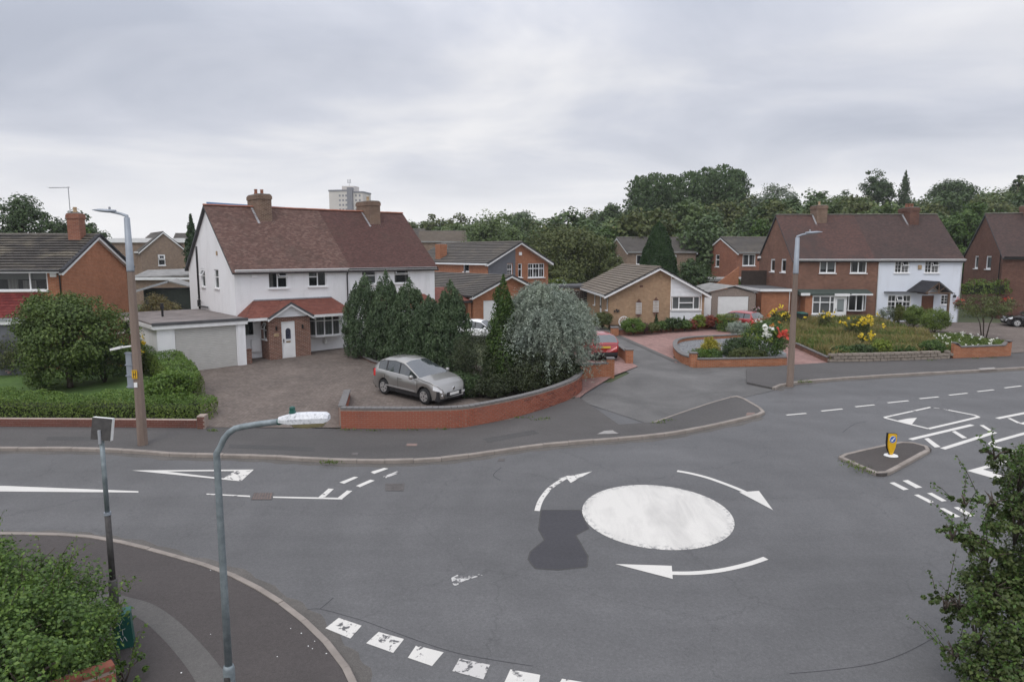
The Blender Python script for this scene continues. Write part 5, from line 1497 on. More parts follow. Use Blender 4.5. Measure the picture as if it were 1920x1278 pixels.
# tower block on the skyline
tp = A(618, 398, 420)
tb = thing('tower_block', 'pale high-rise block with dark stair tower on the skyline', 'tower', (tp[0], 420, 4), math.radians(-10))
tz = A(640, 359, 420)[2] - 4
MB().box(0, 11.8, 0, 14, 0, tz).build('wing', 'tower_pale', tb)
MB().box(15, 21, 1, 14, 0, tz - 1).build('wing', 'tower_pale', tb)
MB().box(11.8, 15, -.8, 10, 0, tz + 2.2).build('stair_tower', 'tower_dark', tb)
MB().box(7.5, 15.2, 2, 10, tz, tz + 3.2).build('plant_room', 'tower_pale', tb)
MB().box(-.3, 12, -.3, 14.2, tz, tz + .9).box(15, 21.3, .7, 14.2, tz - 1, tz - .1).build('parapet', 'tower_dark', tb)
NB('glass_far').setin('Base Color', (.2, .2, .22)).setin('Roughness', .3)
wpane = MB().box(0, 1.1, -.06, .05, 0, 1.2).mesh('window', 'glass_far')
for fl_ in range(10):
    for cx_ in (6.3, 8.4, 10.4, 16.2, 18.6):
        o = link('window', wpane, tb); o.location = (cx_, .0 if cx_ < 12 else 1.0, tz - 3.2 - fl_ * 2.75)
q = MB().tube([(11, 5, tz + 3), (11, 5, tz + 7.5)], .12, 5)
for dx in (-.9, 0, .9): q.tube([(11 + dx, 5, tz + 5.2), (11 + dx, 5, tz + 7.4)], .2, 5)
q.tube([(10, 5, tz + 5.4), (12, 5, tz + 5.4)], .1, 5); q.tube([(6, 6, tz + 1), (6, 6, tz + 4)], .08, 5)
q.build('mast', 'lead', tb)
bs = thing('warehouse', 'blue-edged sheet metal roof just showing above the white house ridge', 'warehouse', (-66, 150, 3), math.radians(5))
MB().hexa([(0, 0, 15.2), (16.5, 0, 14.5), (16.5, 12, 14.5), (0, 12, 15.2), (0, 0, 15.9), (16.5, 0, 14.9), (16.5, 12, 14.9), (0, 12, 15.9)]).build('roof', 'blue_sheet', bs)
MB().box(.5, 16, .3, 12, 0, 14.6).build('wall', 'upvc_grey', bs)
# far-left skyline block and its lift head
bl = thing('flat_block', 'long low white-edged flat roof behind the left trees', 'building', (-58, 95, 3), 0)
MB().box(0, 17, 0, 10, 0, 6.4).build('wall', 'brick_tan', bl)
MB().box(-.2, 17.2, -.3, 10, 6.4, 7.0).build('fascia', 'fascia', bl)
# fences on the left
def board_fence(name, label, p0, p1, h, mat, nb=None, bw=.14):
    p0, p1 = Vector(p0), Vector(p1)
    L = (p1 - p0).length; d = (p1 - p0).normalized(); n_ = max(2, round(L / bw)); s_ = L / n_
    f_ = thing(name, label, 'fence', (p0.x, p0.y, gz(p0.y)), math.atan2(d.y, d.x))
    me_ = MB().box(.004, s_ - .004, 0, .02, -.1, h).mesh('board', mat)
    me2 = MB().box(0, .09, .02, .1, -.1, h + .06).mesh('post', mat)
    for i in range(n_):
        o = link('board', me_, f_); o.location = (i * s_, (i % 2) * .008, gz(p0.y + d.y * i * s_) - gz(p0.y) + random.uniform(-.01, .01))
    k = 0
    while k * 1.83 < L:
        o = link('post', me2, f_); o.location = (k * 1.83, .01, gz(p0.y + d.y * k * 1.83) - gz(p0.y)); k += 1
    return f_
board_fence('timber_fence', 'dark red stained close-board fence between the brick house and white garage', (-22.9, 36.2, 0), (-19.4, 36.6, 0), 1.75, 'red_fence')
board_fence('timber_fence', 'dark weathered fence left of the bungalow', (0.8, 60, 0), (6.8, 61, 0), 2.0, 'dark_fence', bw=.2)
# ------------------------------------------------------------------ vegetation materials
leafmat('leaf_dark', (.038, .068, .026), (.058, .096, .036), (.09, .138, .05))
leafmat('leaf_mid', (0.048, 0.0928, 0.0224), (0.08, 0.144, 0.0352), (0.136, 0.208, 0.0544))
leafmat('leaf_bright', (0.0675, 0.1283, 0.0216), (0.108, 0.189, 0.0324), (0.1755, 0.2565, 0.054))
leafmat('leaf_lime', (0.115, 0.1725, 0.023), (0.184, 0.2415, 0.0345), (0.276, 0.322, 0.0575))
leafmat('leaf_olive', (0.0672, 0.088, 0.0288), (0.104, 0.128, 0.0416), (0.16, 0.176, 0.064))
leafmat('leaf_yellow', (0.2, 0.19, 0.02), (0.36, 0.31, 0.03), (0.5, 0.44, 0.06))
leafmat('leaf_bluegreen_old', (0.028, 0.0595, 0.042), (0.049, 0.0945, 0.0665), (0.0875, 0.1488, 0.1085))
leafmat('leaf_thuja', (.034, .068, .016), (.058, .108, .024), (.1, .155, .036))
leafmat('leaf_silver', (0.203, 0.2465, 0.203), (0.3117, 0.3625, 0.3117), (0.4495, 0.493, 0.435), trans=.2)
leafmat('leaf_pale', (0.125, 0.1562, 0.1125), (0.1875, 0.225, 0.1688), (0.2625, 0.3, 0.2375), trans=.2)
leafmat('leaf_conifer', (0.018, 0.045, 0.0135), (0.03, 0.0675, 0.0195), (0.051, 0.096, 0.03))
leafmat('leaf_poplar', (.05, .088, .034), (.074, .122, .048), (.105, .16, .062))
leafmat('leaf_far', (.054, .09, .034), (.08, .125, .048), (.115, .165, .064))  # distant foliage, lightened in the colour to suggest haze
leafmat('leaf_far_light', (.08, .122, .042), (.118, .168, .06), (.16, .215, .08))
leafmat('leaf_red', (0.192, 0.048, 0.032), (0.272, 0.072, 0.048), (0.32, 0.112, 0.08))
leafmat('leaf_bronze', (0.12, 0.088, 0.0352), (0.176, 0.136, 0.0512), (0.208, 0.192, 0.072))
leafmat('leaf_purple', (0.096, 0.04, 0.056), (0.144, 0.064, 0.08))
leafmat('grass_dry', (0.216, 0.1823, 0.07425), (0.2835, 0.2362, 0.1013), (0.1755, 0.1823, 0.0675))
leafmat('grass_green', (.08, .13, .03), (.13, .185, .045), (.18, .22, .07))
leafmat('petal_white', (.75, .74, .7), (.8, .8, .78))
leafmat('petal_red', (.5, .05, .035), (.62, .10, .07))
leafmat('petal_yellow', (.6, .42, .02), (.72, .55, .04))
leafmat('petal_orange', (.5, .14, .03), (.6, .22, .05))
leafmat('petal_pink', (.5, .3, .35), (.6, .42, .45))
leafmat('leaf_bluegreen', (.05, .084, .04), (.086, .136, .068), (.155, .21, .12))
leafmat('leaf_dark_olive', (.035, .048, .022), (.055, .072, .034), (.085, .1, .05))  # dark olive leaf colour of the low shrubs
leafmat('leaf_hedge', (.085, .135, .027), (.13, .19, .038), (.19, .25, .055))
leafmat('leaf_haw', (.05, .072, .024), (.08, .108, .036), (.12, .15, .052))
leafmat('leaf_garden', (.06, .1, .024), (.095, .145, .036), (.145, .2, .055))
leafmat('leaf_lime_dull', (.09, .11, .024), (.13, .15, .035), (.17, .18, .05))
b = NB('bark')
bn = b.noise(b.world((6, 6, 1.5)), 3, 5, .65)
b.col(b.ramp(bn, [(.3, (.035, .026, .02)), (.7, (.11, .085, .065))])); b.setin('Roughness', .95); b.bump(bn, .7, .02)

# ------------------------------------------------------------------ foliage generators
def unit(v):
    return v / np.maximum(np.linalg.norm(v, axis=1, keepdims=True), 1e-9)
def leafq(c, n, size, aspect=.55, along=None, jit=.35):
    """diamond leaves at c facing n; along = preferred long axis"""
    N = len(c)
    t = rng.normal(size=(N, 3)) if along is None else along + rng.normal(size=(N, 3)) * jit
    t = unit(t - n * (t * n).sum(1, keepdims=True))
    bb = np.cross(n, t)
    s = (size * rng.uniform(.65, 1.3, N))[:, None] if np.isscalar(size) else (size * rng.uniform(.65, 1.3, N))[:, None]
    sag = n * s * -.12
    v = np.stack([c - t * s * .5 + sag, c + bb * s * aspect * .5, c + t * s * .5 + sag, c - bb * s * aspect * .5], 1)
    return v.reshape(-1, 3)
def lump(d, seed, amp):
    """low-frequency bumps so that outlines are uneven"""
    r = np.random.default_rng(seed)
    o = np.zeros(len(d))
    for _ in range(7):
        k = unit(r.normal(size=(1, 3)))[0] * r.uniform(1.5, 4.5)
        o += np.cos(d @ k + r.uniform(0, 6.28)) * r.uniform(.4, 1)
    return 1 + amp * o / 3
def crown_pts(ctr, rad, K, per, cr, leaf, seed, amp=.22, aspect=.6, inner=.5, flat=.8, low=-1.0, up=.45, along=None):
    """leaf clumps through an ellipsoid; returns leaf vertices"""
    r = np.random.default_rng(seed)
    d = unit(r.normal(size=(K * 2, 3)))
    d = d[d[:, 2] > low][:K]
    K = len(d)
    rr = (inner + (1 - inner) * r.random(K) ** .6) * lump(d, seed, amp)
    cc = np.array(ctr) + d * rr[:, None] * np.array(rad)
    crr = cr * r.uniform(.65, 1.35, K)
    off = unit(r.normal(size=(K * per, 3))) * (r.random(K * per) ** .4)[:, None]
    off[:, 2] *= flat
    base = np.repeat(cc, per, 0); dd = np.repeat(d, per, 0); cs = np.repeat(crr, per)[:, None]
    p = base + off * cs
    n = unit(off * .8 + dd * .35 + np.array((0, 0, up)) + r.normal(size=(K * per, 3)) * .45)
    return leafq(p, n, leaf, aspect)
def column_pts(base, prof, N, leaf, seed, amp=.18, up=.8, aspect=.45, jitter=.22, tuft=None, lean=(0, 0)):
    """conifer-like column: prof = [(height, radius)...]; sprays point up and outwards"""
    r = np.random.default_rng(seed)
    hs = np.array([p[0] for p in prof]); rs_ = np.array([p[1] for p in prof])
    h = r.random(N * 3) * (hs[-1] - hs[0]) + hs[0]
    keep = r.random(N * 3) < (np.interp(h, hs, rs_) / rs_.max() + .06)
    h = h[keep][:N]; N = len(h)
    a = r.random(N) * 2 * math.pi
    lumpy = 1 + amp * (np.sin(a * 3 + h * 2.1 + seed) * .5 + np.sin(a * 5 - h * 3.7 + seed * 2) * .35 + np.sin(a * 2 + h * 6.1) * .35)
    R = np.interp(h, hs, rs_) * lumpy * (1 - jitter * r.random(N) ** 2 * 2)
    d = np.stack([np.cos(a), np.sin(a), np.zeros(N)], 1)
    p = np.array(base) + d * R[:, None] + np.stack([np.zeros(N), np.zeros(N), h], 1)
    n = unit(d + r.normal(size=(N, 3)) * .5 + np.array((0, 0, .25)))
    al = d * .6 + np.array((0, 0, up))
    return leafq(p, n, leaf, aspect, al)
def limbs(mb, base, top, r, n=5, spread=1.0, seed=0):
    """tapered trunk with limbs"""
    rd = random.Random(seed)
    b0, t0 = Vector(base), Vector(top)
    H = (t0 - b0).length
    mid = b0.lerp(t0, .5) + Vector((rd.uniform(-.05, .05) * H, rd.uniform(-.05, .05) * H, 0))
    mb.tube([b0 - Vector((0, 0, .15)), b0 + Vector((0, 0, .1 * H)), mid, t0], [r * 1.25, r, r * .7, r * .3], 8)
    for i in range(n):
        f_ = rd.uniform(.3, .8); s_ = b0.lerp(t0, f_)
        a_ = rd.uniform(0, 6.28); l_ = spread * rd.uniform(.6, 1.1)
        e_ = s_ + Vector((math.cos(a_) * l_, math.sin(a_) * l_, l_ * rd.uniform(.35, .9)))
        mb.tube([s_, s_.lerp(e_, .5) + Vector((0, 0, .1 * l_)), e_], [r * .45, r * .3, r * .1], 6)
def plant(name, label, cat, loc, fol, mat, trunk=None, group=None, parts=(), fname='foliage'):
    """fol: leaf vertices in local coordinates; parts: (name, verts, material)"""
    t = thing(name, label, cat, loc, 0, group)
    link(fname, np_mesh(fname, fol, 4, mat), t)
    if trunk: trunk.build('trunk' if fname == 'crown' else 'stem', 'bark', t, smooth=True)
    for nm, v, m_ in parts: link(nm, np_mesh(nm, v, 4, m_), t)
    return t
def gl(px, py, h=0.0):
    x, y = G(px, py, h); return (x, y, gz(y) + h)
def flowers(pts_n, spread, size, seed, n=5):
    """small heads of petals; pts_n = centres"""
    c = np.repeat(pts_n, n, 0) + rng.normal(size=(len(pts_n) * n, 3)) * size * .35
    nn = unit(rng.normal(size=(len(c), 3)) * .6 + np.array((0, -.5, .8)))
    return leafq(c, nn, size, .8)
def bush(label, loc, rad, mat, seed, leaf=.12, dens=1.0, name='garden_shrub', cat='shrub', group=None, parts=(), amp=.2, flat=.8, aspect=.6, core=True):
    rx, ry, rz_ = rad
    area = (rx * ry + rx * rz_ + ry * rz_) * 4.2
    per = 26
    cr = min(rad) * .34
    K = max(14, int(area / (cr * cr) * .75 * dens))
    per = int(max(8, min(60, 9.0 * (cr / leaf) ** 2 * dens)))
    f = crown_pts((0, 0, rz_ * .9), (rx * .86, ry * .86, rz_ * .92), K, per, cr, leaf, seed, amp, aspect, .45, flat, -.75)
    st = MB()
    for k in range(5):
        a_ = k * 1.3 + seed
        st.tube([(0, 0, -.1), (math.cos(a_) * rx * .25, math.sin(a_) * ry * .25, rz_ * .5), (math.cos(a_) * rx * .5, math.sin(a_) * ry * .5, rz_ * 1.15)], [.035, .025, .012], 5)
    return plant(name, label, cat, loc, f, mat, st, group, parts)
def hedge(name, label, path, w_, h, mat, leaf=.05, dens=1.0, base=0.0, wob=.06, seed=1, cat='hedge', top_mat=None, group=None, round_=.35, hfun=None):
    """clipped hedge along a path of x, y points, w wide, h high (hfun gives the height along it)"""
    r = np.random.default_rng(seed)
    P = np.array([p[:2] for p in path], float)
    seg = np.linalg.norm(np.diff(P, axis=0), axis=1); cum = np.concatenate([[0], np.cumsum(seg)]); L = cum[-1]
    N = int((L + w_) * (2 * h + w_) / (leaf * leaf) * 2.6 * dens)
    s = r.random(N) * (L + w_) - w_ / 2
    endcap = np.clip(np.maximum(-s, s - L) / (w_ / 2), 0, 1)
    sc = np.clip(s, 0, L)
    x = np.interp(sc, cum, P[:, 0]); y = np.interp(sc, cum, P[:, 1])
    i = np.clip(np.searchsorted(cum, sc, side='right') - 1, 0, len(seg) - 1)
    t = (P[i + 1] - P[i]) / seg[i][:, None]
    nn = np.stack([-t[:, 1], t[:, 0]], 1)
    hh = np.array([hfun(v / L) for v in sc]) if hfun else np.full(N, h)
    u = r.random(N) * (2 * h + w_)
    side = np.where(u < h, -1, np.where(u > h + w_, 1, 0))
    lat = np.where(side == 0, (u - h - w_ / 2), side * w_ / 2)
    z = np.where(side == 0, 1.0, np.where(side < 0, u / h, (u - h - w_) / h)) * hh
    # rounded shoulders
    k = np.clip((np.abs(lat) / (w_ / 2) - (1 - round_)) / round_, 0, 1) * np.clip((z / hh - (1 - round_)) / round_, 0, 1)
    shrink = 1 - .22 * k
    lat = lat * shrink * np.sqrt(np.clip(1 - endcap ** 2, .0, 1)); z = z * (1 - .08 * k)
    wv = wob * (np.sin(sc * 2.3 + seed) + np.sin(sc * 5.1 + z * 4) * .6 + np.sin(sc * 9.7 + lat * 6) * .4)
    dep = -r.random(N) ** 1.6 * .3 + wv
    ext = np.where(s < 0, s, np.where(s > L, s - L, 0))
    nv = np.stack([nn[:, 0] * np.sign(lat) * (side != 0), nn[:, 1] * np.sign(lat) * (side != 0), (side == 0) * 1.0 + k], 1)
    nv = nv + np.concatenate([t * np.sign(ext)[:, None] * endcap[:, None], np.zeros((N, 1))], 1)
    nv = unit(nv + 1e-6)
    p = np.stack([x + nn[:, 0] * lat + t[:, 0] * ext, y + nn[:, 1] * lat + t[:, 1] * ext, z + base], 1) + nv * dep[:, None]
    g0 = np.array([gz(v) for v in p[:, 1]])
    o0 = (P[0][0], P[0][1], gz(P[0][1]))
    p[:, 2] += g0
    p -= np.array(o0)
    f = leafq(p, unit(nv + r.normal(size=(N, 3)) * .55 + np.array((0, 0, .2))), leaf, .65)
    th_ = thing(name, label, cat, o0, 0, group)
    tm = np.repeat((side == 0) | (z > .93 * hh), 4)
    if top_mat:
        link('foliage', np_mesh('foliage', f[~tm], 4, mat), th_); link('foliage_top', np_mesh('foliage_top', f[tm], 4, top_mat), th_)
    else:
        link('foliage', np_mesh('foliage', f, 4, mat), th_)
    core = MB()
    for a_, c_ in zip(path[:-1], path[1:]):
        a_, c_ = Vector(a_[:2]), Vector(c_[:2]); d_ = (c_ - a_).normalized(); n_ = Vector((-d_.y, d_.x)) * (w_ * .22)
        hm = (min(hfun(0), hfun(.5), hfun(1)) if hfun else h) * .62
        qs = []
        for v in (a_ - n_, c_ - n_, c_ + n_, a_ + n_): qs.append((v.x - o0[0], v.y - o0[1], gz(v.y) - o0[2] + base + .02))
        core.hexa(qs + [(q[0], q[1], q[2] + hm) for q in qs])
    core.build('stems_or_core', 'hedge_core_dark', th_)  # solid dark block inside the leaves, standing for the shaded depth
    return th_
b = NB('hedge_core_dark')
tn = b.noise(b.world(), 18, 4, .7)
b.col(b.ramp(tn, [(.35, (.012, .018, .007)), (.65, (.035, .04, .018))])); b.setin('Roughness', 1.0)  # near-black green that paints the shade inside hedges

# ------------------------------------------------------------------ wood and trees behind the houses
def sky_y(px):
    return float(np.interp(px, [700, 770, 810, 850, 900, 940, 975, 1010, 1040, 1080, 1130, 1170, 1200, 1400, 1440, 1480, 1520, 1580, 1640, 1700, 1750, 1800, 1860, 1920, 2100],
                           [408, 406, 403, 404, 408, 404, 396, 410, 408, 402, 386, 382, 372, 366, 362, 362, 358, 362, 362, 370, 372, 358, 352, 340, 330]))
wr = random.Random(11)
W_ = {'leaf_far': [], 'leaf_far_light': [], 'leaf_olive': []}
for i in range(150):
    px = wr.uniform(735, 2080)
    y = wr.uniform(98, 175) if px > 1000 else wr.uniform(120, 190)
    dropk = wr.random()
    top = sky_y(px) + (0 if dropk < .3 else wr.uniform(4, 58)) + wr.uniform(0, 5)
    if dropk >= .3: y = wr.uniform(88, 125) if px > 1000 else wr.uniform(105, 150)
    p = A(px, top, y)
    g0 = gz(y, p[0])
    if p[2] < g0 + 3: p = (p[0], y, g0 + 4)
    rz_ = min(5.2, (p[2] - g0) * .48); rx = wr.uniform(2.8, 4.6)
    c = (p[0], y, p[2] - rz_)
    m_ = wr.choice(['leaf_far', 'leaf_far', 'leaf_far_light', 'leaf_olive'])
    W_[m_].append(crown_pts(c, (rx, rx, rz_), 58, 46, 1.15, .5, 100 + i, .25, .9, .4, .8, -.8))
wd = thing('woodland', 'mass of mixed green trees filling the rise behind the houses', 'woodland', (0, 0, 0))
wd['kind'] = 'stuff'
for m_, vs in W_.items():
    tag(link('foliage', np_mesh('foliage', np.concatenate(vs), 4, m_), wd), kind='stuff')

def tree_at(label, px, top, y, wpx, mat, seed, hfrac=.75, K=90, per=60, leaf=.36, amp=.25, name='broadleaf_tree', group=None, parts=(), base=None, aspect=.65, cr=None):
    """broadleaf tree whose crown top was surveyed at (px, top) and crown width is wpx pixels at distance y"""
    p = A(px, top, y); g0 = gz(y, p[0]) if base is None else base
    H_ = p[2] - g0
    rx = wpx / FOC * y / 2; rz_ = H_ * hfrac / 2
    cz = H_ - rz_
    f = crown_pts((0, 0, cz), (rx * .88, rx * .88, rz_ * .92), K, per, cr or rx * .26, leaf, seed, amp, aspect, .42, .8, -.85)
    tk = MB(); limbs(tk, (0, 0, 0), (0, 0, cz + rz_ * .5), max(.07, H_ * .018), 7, rx * .8, seed)
    return plant('%s' % name, label, 'tree', (p[0], y, g0), f, mat, tk, group, parts, 'crown')
tree_at('large dark round-headed tree at the far left skyline', 38, 359, 70, 130, 'leaf_dark', 1, .8, 150, 80, .3)
tree_at('smaller dark tree right of the left chimney', 146, 389, 74, 92, 'leaf_dark', 2, .8, 110, 70, .3)
tree_at('small lime green tree top behind the left chimney', 166, 420, 58, 26, 'leaf_bright', 3, .6, 40, 50, .2)
tree_at('yellow-green bush top behind the left roof verge', 200, 444, 52, 28, 'leaf_bright', 4, .6, 40, 50, .2)
tree_at('round dark tree standing above the tree line left of centre', 976, 391, 165, 72, 'leaf_far', 5, .7, 120, 60, .5)
tree_at('broad olive tree behind the middle brick house', 1068, 420, 78, 150, 'leaf_olive', 6, .85, 190, 80, .3)
tree_at('light green tree left of the broad olive tree', 930, 404, 96, 120, 'leaf_far_light', 7, .8, 150, 70, .36)
tree_at('mid green tree right of the broad olive tree', 1146, 420, 92, 90, 'leaf_mid', 8, .85, 130, 70, .34)
tree_at('dark leafy tree top above the trees left of the poplars', 1146, 376, 140, 66, 'leaf_far', 9, .6, 100, 60, .45)
tree_at('yellowish bush beside the middle brick house gable', 1062, 488, 68, 70, 'leaf_olive', 10, .8, 80, 60, .2)
tree_at('pale silvery willow between the poplars and the brown brick pair', 1450, 336, 118, 92, 'leaf_pale', 11, .85, 130, 60, .38)
tree_at('bright green tree behind the brown brick gable', 1425, 408, 88, 76, 'leaf_mid', 12, .85, 120, 70, .3)
tree_at('dark flat-headed pine on the skyline', 1652, 324, 150, 56, 'leaf_dark', 13, .55, 110, 60, .4, .4)
tree_at('dark dome-shaped tree on the right skyline', 1788, 338, 150, 84, 'leaf_dark', 14, .55, 130, 60, .42, .15)
tree_at('large mid green tree between the white half and the end house', 1818, 384, 84, 104, 'leaf_mid', 15, .85, 170, 80, .3)
tree_at('tall green tree at the right edge of the skyline', 1912, 322, 140, 26, 'leaf_dark', 16, .7, 60, 60, .4)
tree_at('light green tree behind the white half roof', 1560, 366, 104, 90, 'leaf_far_light', 17, .8, 130, 60, .36)
tree_at('bushy green tree behind the twin chimneys', 1620, 372, 100, 80, 'leaf_mid', 18, .8, 120, 60, .36)
tree_at('spreading tree above the end house roof', 1872, 352, 112, 110, 'leaf_far_light', 19, .8, 150, 60, .38)
tree_at('rounded bush behind the bungalow ridge, left of the conifer', 1150, 478, 74, 60, 'leaf_olive', 20, .8, 60, 60, .24)
tree_at('dark twiggy tree right of the conical conifer', 1302, 482, 62, 78, 'leaf_dark', 21, .8, 90, 60, .2)
tree_at('light green bush by the flat garage block', 1375, 515, 64, 34, 'leaf_bright', 22, .8, 40, 50, .18)
# tall poplars: narrow columns, slightly different heights
pop = [(1200, 330, 40), (1228, 324, 44), (1258, 327, 44), (1292, 322, 48), (1326, 314, 50), (1356, 309, 50), (1382, 318, 40)]
nmz = ['leftmost', 'second', 'third', 'fourth', 'fifth', 'sixth and tallest', 'rightmost']
for i, (px, top, wpx) in enumerate(pop):
    y = 122 + (i % 3) * 4
    p = A(px, top, y); g0 = gz(y, p[0]); H_ = p[2] - g0; R = wpx / FOC * y / 2
    R *= 1.25; prof = [(H_ * .08, R * .8), (H_ * .3, R * 1.1), (H_ * .6, R * 1.1), (H_ * .82, R * .95), (H_ * .94, R * .72), (H_, R * .3)]
    f = np.concatenate([column_pts((0, 0, 0), prof, 5200, .5, 300 + i, .34, 1.0, .6, .3), crown_pts((0, 0, H_ * .55), (R * .9, R * .9, H_ * .42), 80, 40, R * .33, .42, 320 + i, .2, .6, .5)])
    tk = MB(); limbs(tk, (0, 0, 0), (0, 0, H_ * .8), .32, 6, R, i)
    plant('poplar_tree', 'tall dark poplar, %s of the tall clump' % nmz[i], 'tree', (p[0], y, g0), f, 'leaf_poplar', tk, 'poplars in the tall clump', (), 'crown')
# skyline cypress and the left fir
for lab, px, top, y, wpx, mat, seed in (('tall narrow dark cypress beside the pine on the skyline', 1699, 319, 150, 28, 'leaf_dark', 41), ('thin ragged fir behind the white gable', 357, 402, 80, 30, 'leaf_conifer', 42)):
    p = A(px, top, y); g0 = gz(y, p[0]); H_ = p[2] - g0; R = wpx / FOC * y / 2
    f = column_pts((0, 0, 0), [(H_ * .1, R), (H_ * .5, R * .95), (H_ * .8, R * .5), (H_, R * .04)], 3600, .4, seed, .35, .4, .5, .35)
    tk = MB(); tk.tube([(0, 0, -.2), (0, 0, H_ * .9)], [.2, .05], 7)
    plant('conifer_tree', lab, 'tree', (p[0], y, g0), f, mat, tk, None, (), 'crown')
# big clipped conical conifer behind the bungalow
y = 67; p = A(1236, 416, y); g0 = gz(y); H_ = p[2] - g0; R = 76 / FOC * y / 2
f = column_pts((0, 0, 0), [(0.1, R * .96), (H_ * .35, R * 1.0), (H_ * .6, R * .82), (H_ * .82, R * .5), (H_ * .94, R * .28), (H_, R * .04)], 26000, .2, 51, .06, .7, .5, .1)
tk = MB(); tk.tube([(0, 0, -.2), (0, 0, H_ * .9)], [.2, .05], 7)
plant('conifer_tree', 'large dense conical green conifer behind the bungalow', 'tree', (p[0], y, g0), f, 'leaf_conifer', tk, None, (), 'crown')

# ------------------------------------------------------------------ planting round the white house and the corner
def conifer(label, px, py, top, wpx, mat, seed, N=9000, leaf=.13, prof=None, amp=.3, group=None, tips=0, name='conifer'):
    x, y, z = gl(px, py, .1)
    H_ = A(px, top, y)[2] - z; R = wpx / FOC * y / 2
    pr = [(H_ * a_, R * r_) for a_, r_ in (prof or [(.02, .8), (.2, 1.0), (.45, .92), (.65, .66), (.82, .36), (.93, .2), (1.0, .03)])]
    f = column_pts((0, 0, 0), pr, N, leaf, seed, amp, .9, .5, .28)
    f = np.concatenate([f, crown_pts((0, 0, H_ * .42), (R * .8, R * .8, H_ * .38), 60, int(N / 240), R * .3, leaf, seed + 5, .3, .5, .6)])
    if tips:
        rt = np.random.default_rng(seed + 77)
        ph, pr_ = [q[0] for q in pr], [q[1] for q in pr]
        parts_ = [f[:len(f) // 8 * 4]]
        for k in range(tips):
            a_ = rt.uniform(0, 6.283); h_ = H_ * rt.uniform(.05, .82); rr_ = float(np.interp(h_, ph, pr_)) * rt.uniform(.7, 1.08)
            tl = rt.uniform(.45, .95); tr_ = rt.uniform(.13, .24)
            parts_.append(column_pts((math.cos(a_) * rr_, math.sin(a_) * rr_, h_ - .35 * tl), [(0, tr_ * .6), (tl * .35, tr_), (tl * .75, tr_ * .6), (tl, .02)], 170, leaf, seed * 3 + k, .3, .9, .45, .3))
        f = np.concatenate(parts_)
    tk = MB(); tk.tube([(0, 0, -.2), (0, 0, H_ * .85)], [.09, .03], 7)
    return plant(name, label, 'conifer', (x, y, z), f, mat, tk, group)
CG = 'blue-green conifers screening the white house'
conifer('blue-green conifer nearest the white house drainpipe, first of the screen', 688, 668, 512, 86, 'leaf_bluegreen', 61, group=CG, tips=110, leaf=.12, name='conifer_bush')
conifer('tall pointed blue-green conifer, second of the screen', 727, 676, 506, 70, 'leaf_bluegreen', 62, group=CG, tips=110, leaf=.12, name='conifer_bush')
conifer('broad blue-green conifer, third of the screen', 770, 690, 520, 82, 'leaf_bluegreen', 63, group=CG, tips=110, leaf=.12, name='conifer_bush')
conifer('lower blue-green conifer, fourth of the screen, behind the silver car', 806, 700, 552, 76, 'leaf_bluegreen', 64, group=CG, tips=110, leaf=.12, name='conifer_bush')
conifer('round-topped blue-green conifer, last of the screen', 846, 704, 524, 82, 'leaf_bluegreen', 65, group=CG, tips=110, leaf=.12, name='conifer_bush')
conifer('bright green narrow conifer beside the silver tree', 944, 728, 514, 70, 'leaf_thuja', 66, 12000, .11, [(.02, .95), (.25, 1.0), (.42, .9), (.5, .66), (.62, .6), (.72, .5), (.86, .3), (1.0, .03)], .3, name='conifer_bush', tips=70)
bush('dark straggly shrub between the conifer screen and the bright conifer', gl(900, 728, .1), (1.75, 1.3, 1.5), 'leaf_dark_olive', 71, .1, 1.2, flat=1.0, aspect=.3, amp=.35)
bush('low dark shrub at the foot of the silver tree', gl(996, 736, .1), (1.7, 1.0, .95), 'leaf_dark_olive', 72, .09, 1.2)
bush('dark shrub spilling over the curved brick wall end', gl(1054, 728, .1), (1.1, .9, .8), 'leaf_dark_olive', 73, .08, 1.2)
bush('dark green shrub behind the silver car bonnet', gl(870, 742, .1), (.9, .7, .55), 'leaf_dark', 74, .08, 1.2)
for k, (px_, py_, rad) in enumerate(((930, 757, (.8, .5, .5)), (985, 752, (1.0, .55, .6)), (1035, 742, (.8, .5, .55)), (900, 756, (.6, .45, .4)))):
    bush('low dark shrub behind the curved brick wall, %s from the silver car' % ['second', 'third', 'fourth', 'first'][k], gl(px_, py_ - 12, .13), rad, 'leaf_dark_olive', 170 + k, .085, 1.1, aspect=.4)
# weeping silver-leaved tree: drooping whips of narrow leaves
x, y, z = gl(1020, 718, .1)
vs = []
rw = np.random.default_rng(81)
Hs, Rs = A(1020, 540, y)[2] - z, 200 / FOC * y / 2
brn = MB(); limbs(brn, (0, 0, 0), (0, 0, Hs * .75), .13, 9, Rs * .7, 81)
for i in range(1050):
    a_ = rw.uniform(0, 6.283); r0 = Rs * rw.uniform(.05, .9) 
    h0 = Hs * (1.02 - .40 * (r0 / Rs) ** 2) * (rw.uniform(.72, 1.03) if i < 620 else rw.uniform(.3, .85))
    dr = np.array((math.cos(a_), math.sin(a_), 0))
    L_ = rw.uniform(.7, 1.7)
    n_ = int(40 * L_)
    t_ = np.linspace(0, 1, n_)[:, None]
    pth = dr * (r0 + (t_ ** .8) * L_ * .42) + np.array((0, 0, h0)) + np.array((0, 0, 1)) * (L_ * (.26 * t_ - .8 * t_ ** 2.0))
    pth += rw.normal(size=pth.shape) * .05
    pth[:, 2] = np.maximum(pth[:, 2], .25)
    dirv = np.gradient(pth, axis=0)
    nn = unit(rw.normal(size=pth.shape) + np.array((0, 0, .6)) + dr * .5)
    vs.append(leafq(pth, nn, .13, .27, unit(dirv) + rw.normal(size=pth.shape) * .45))
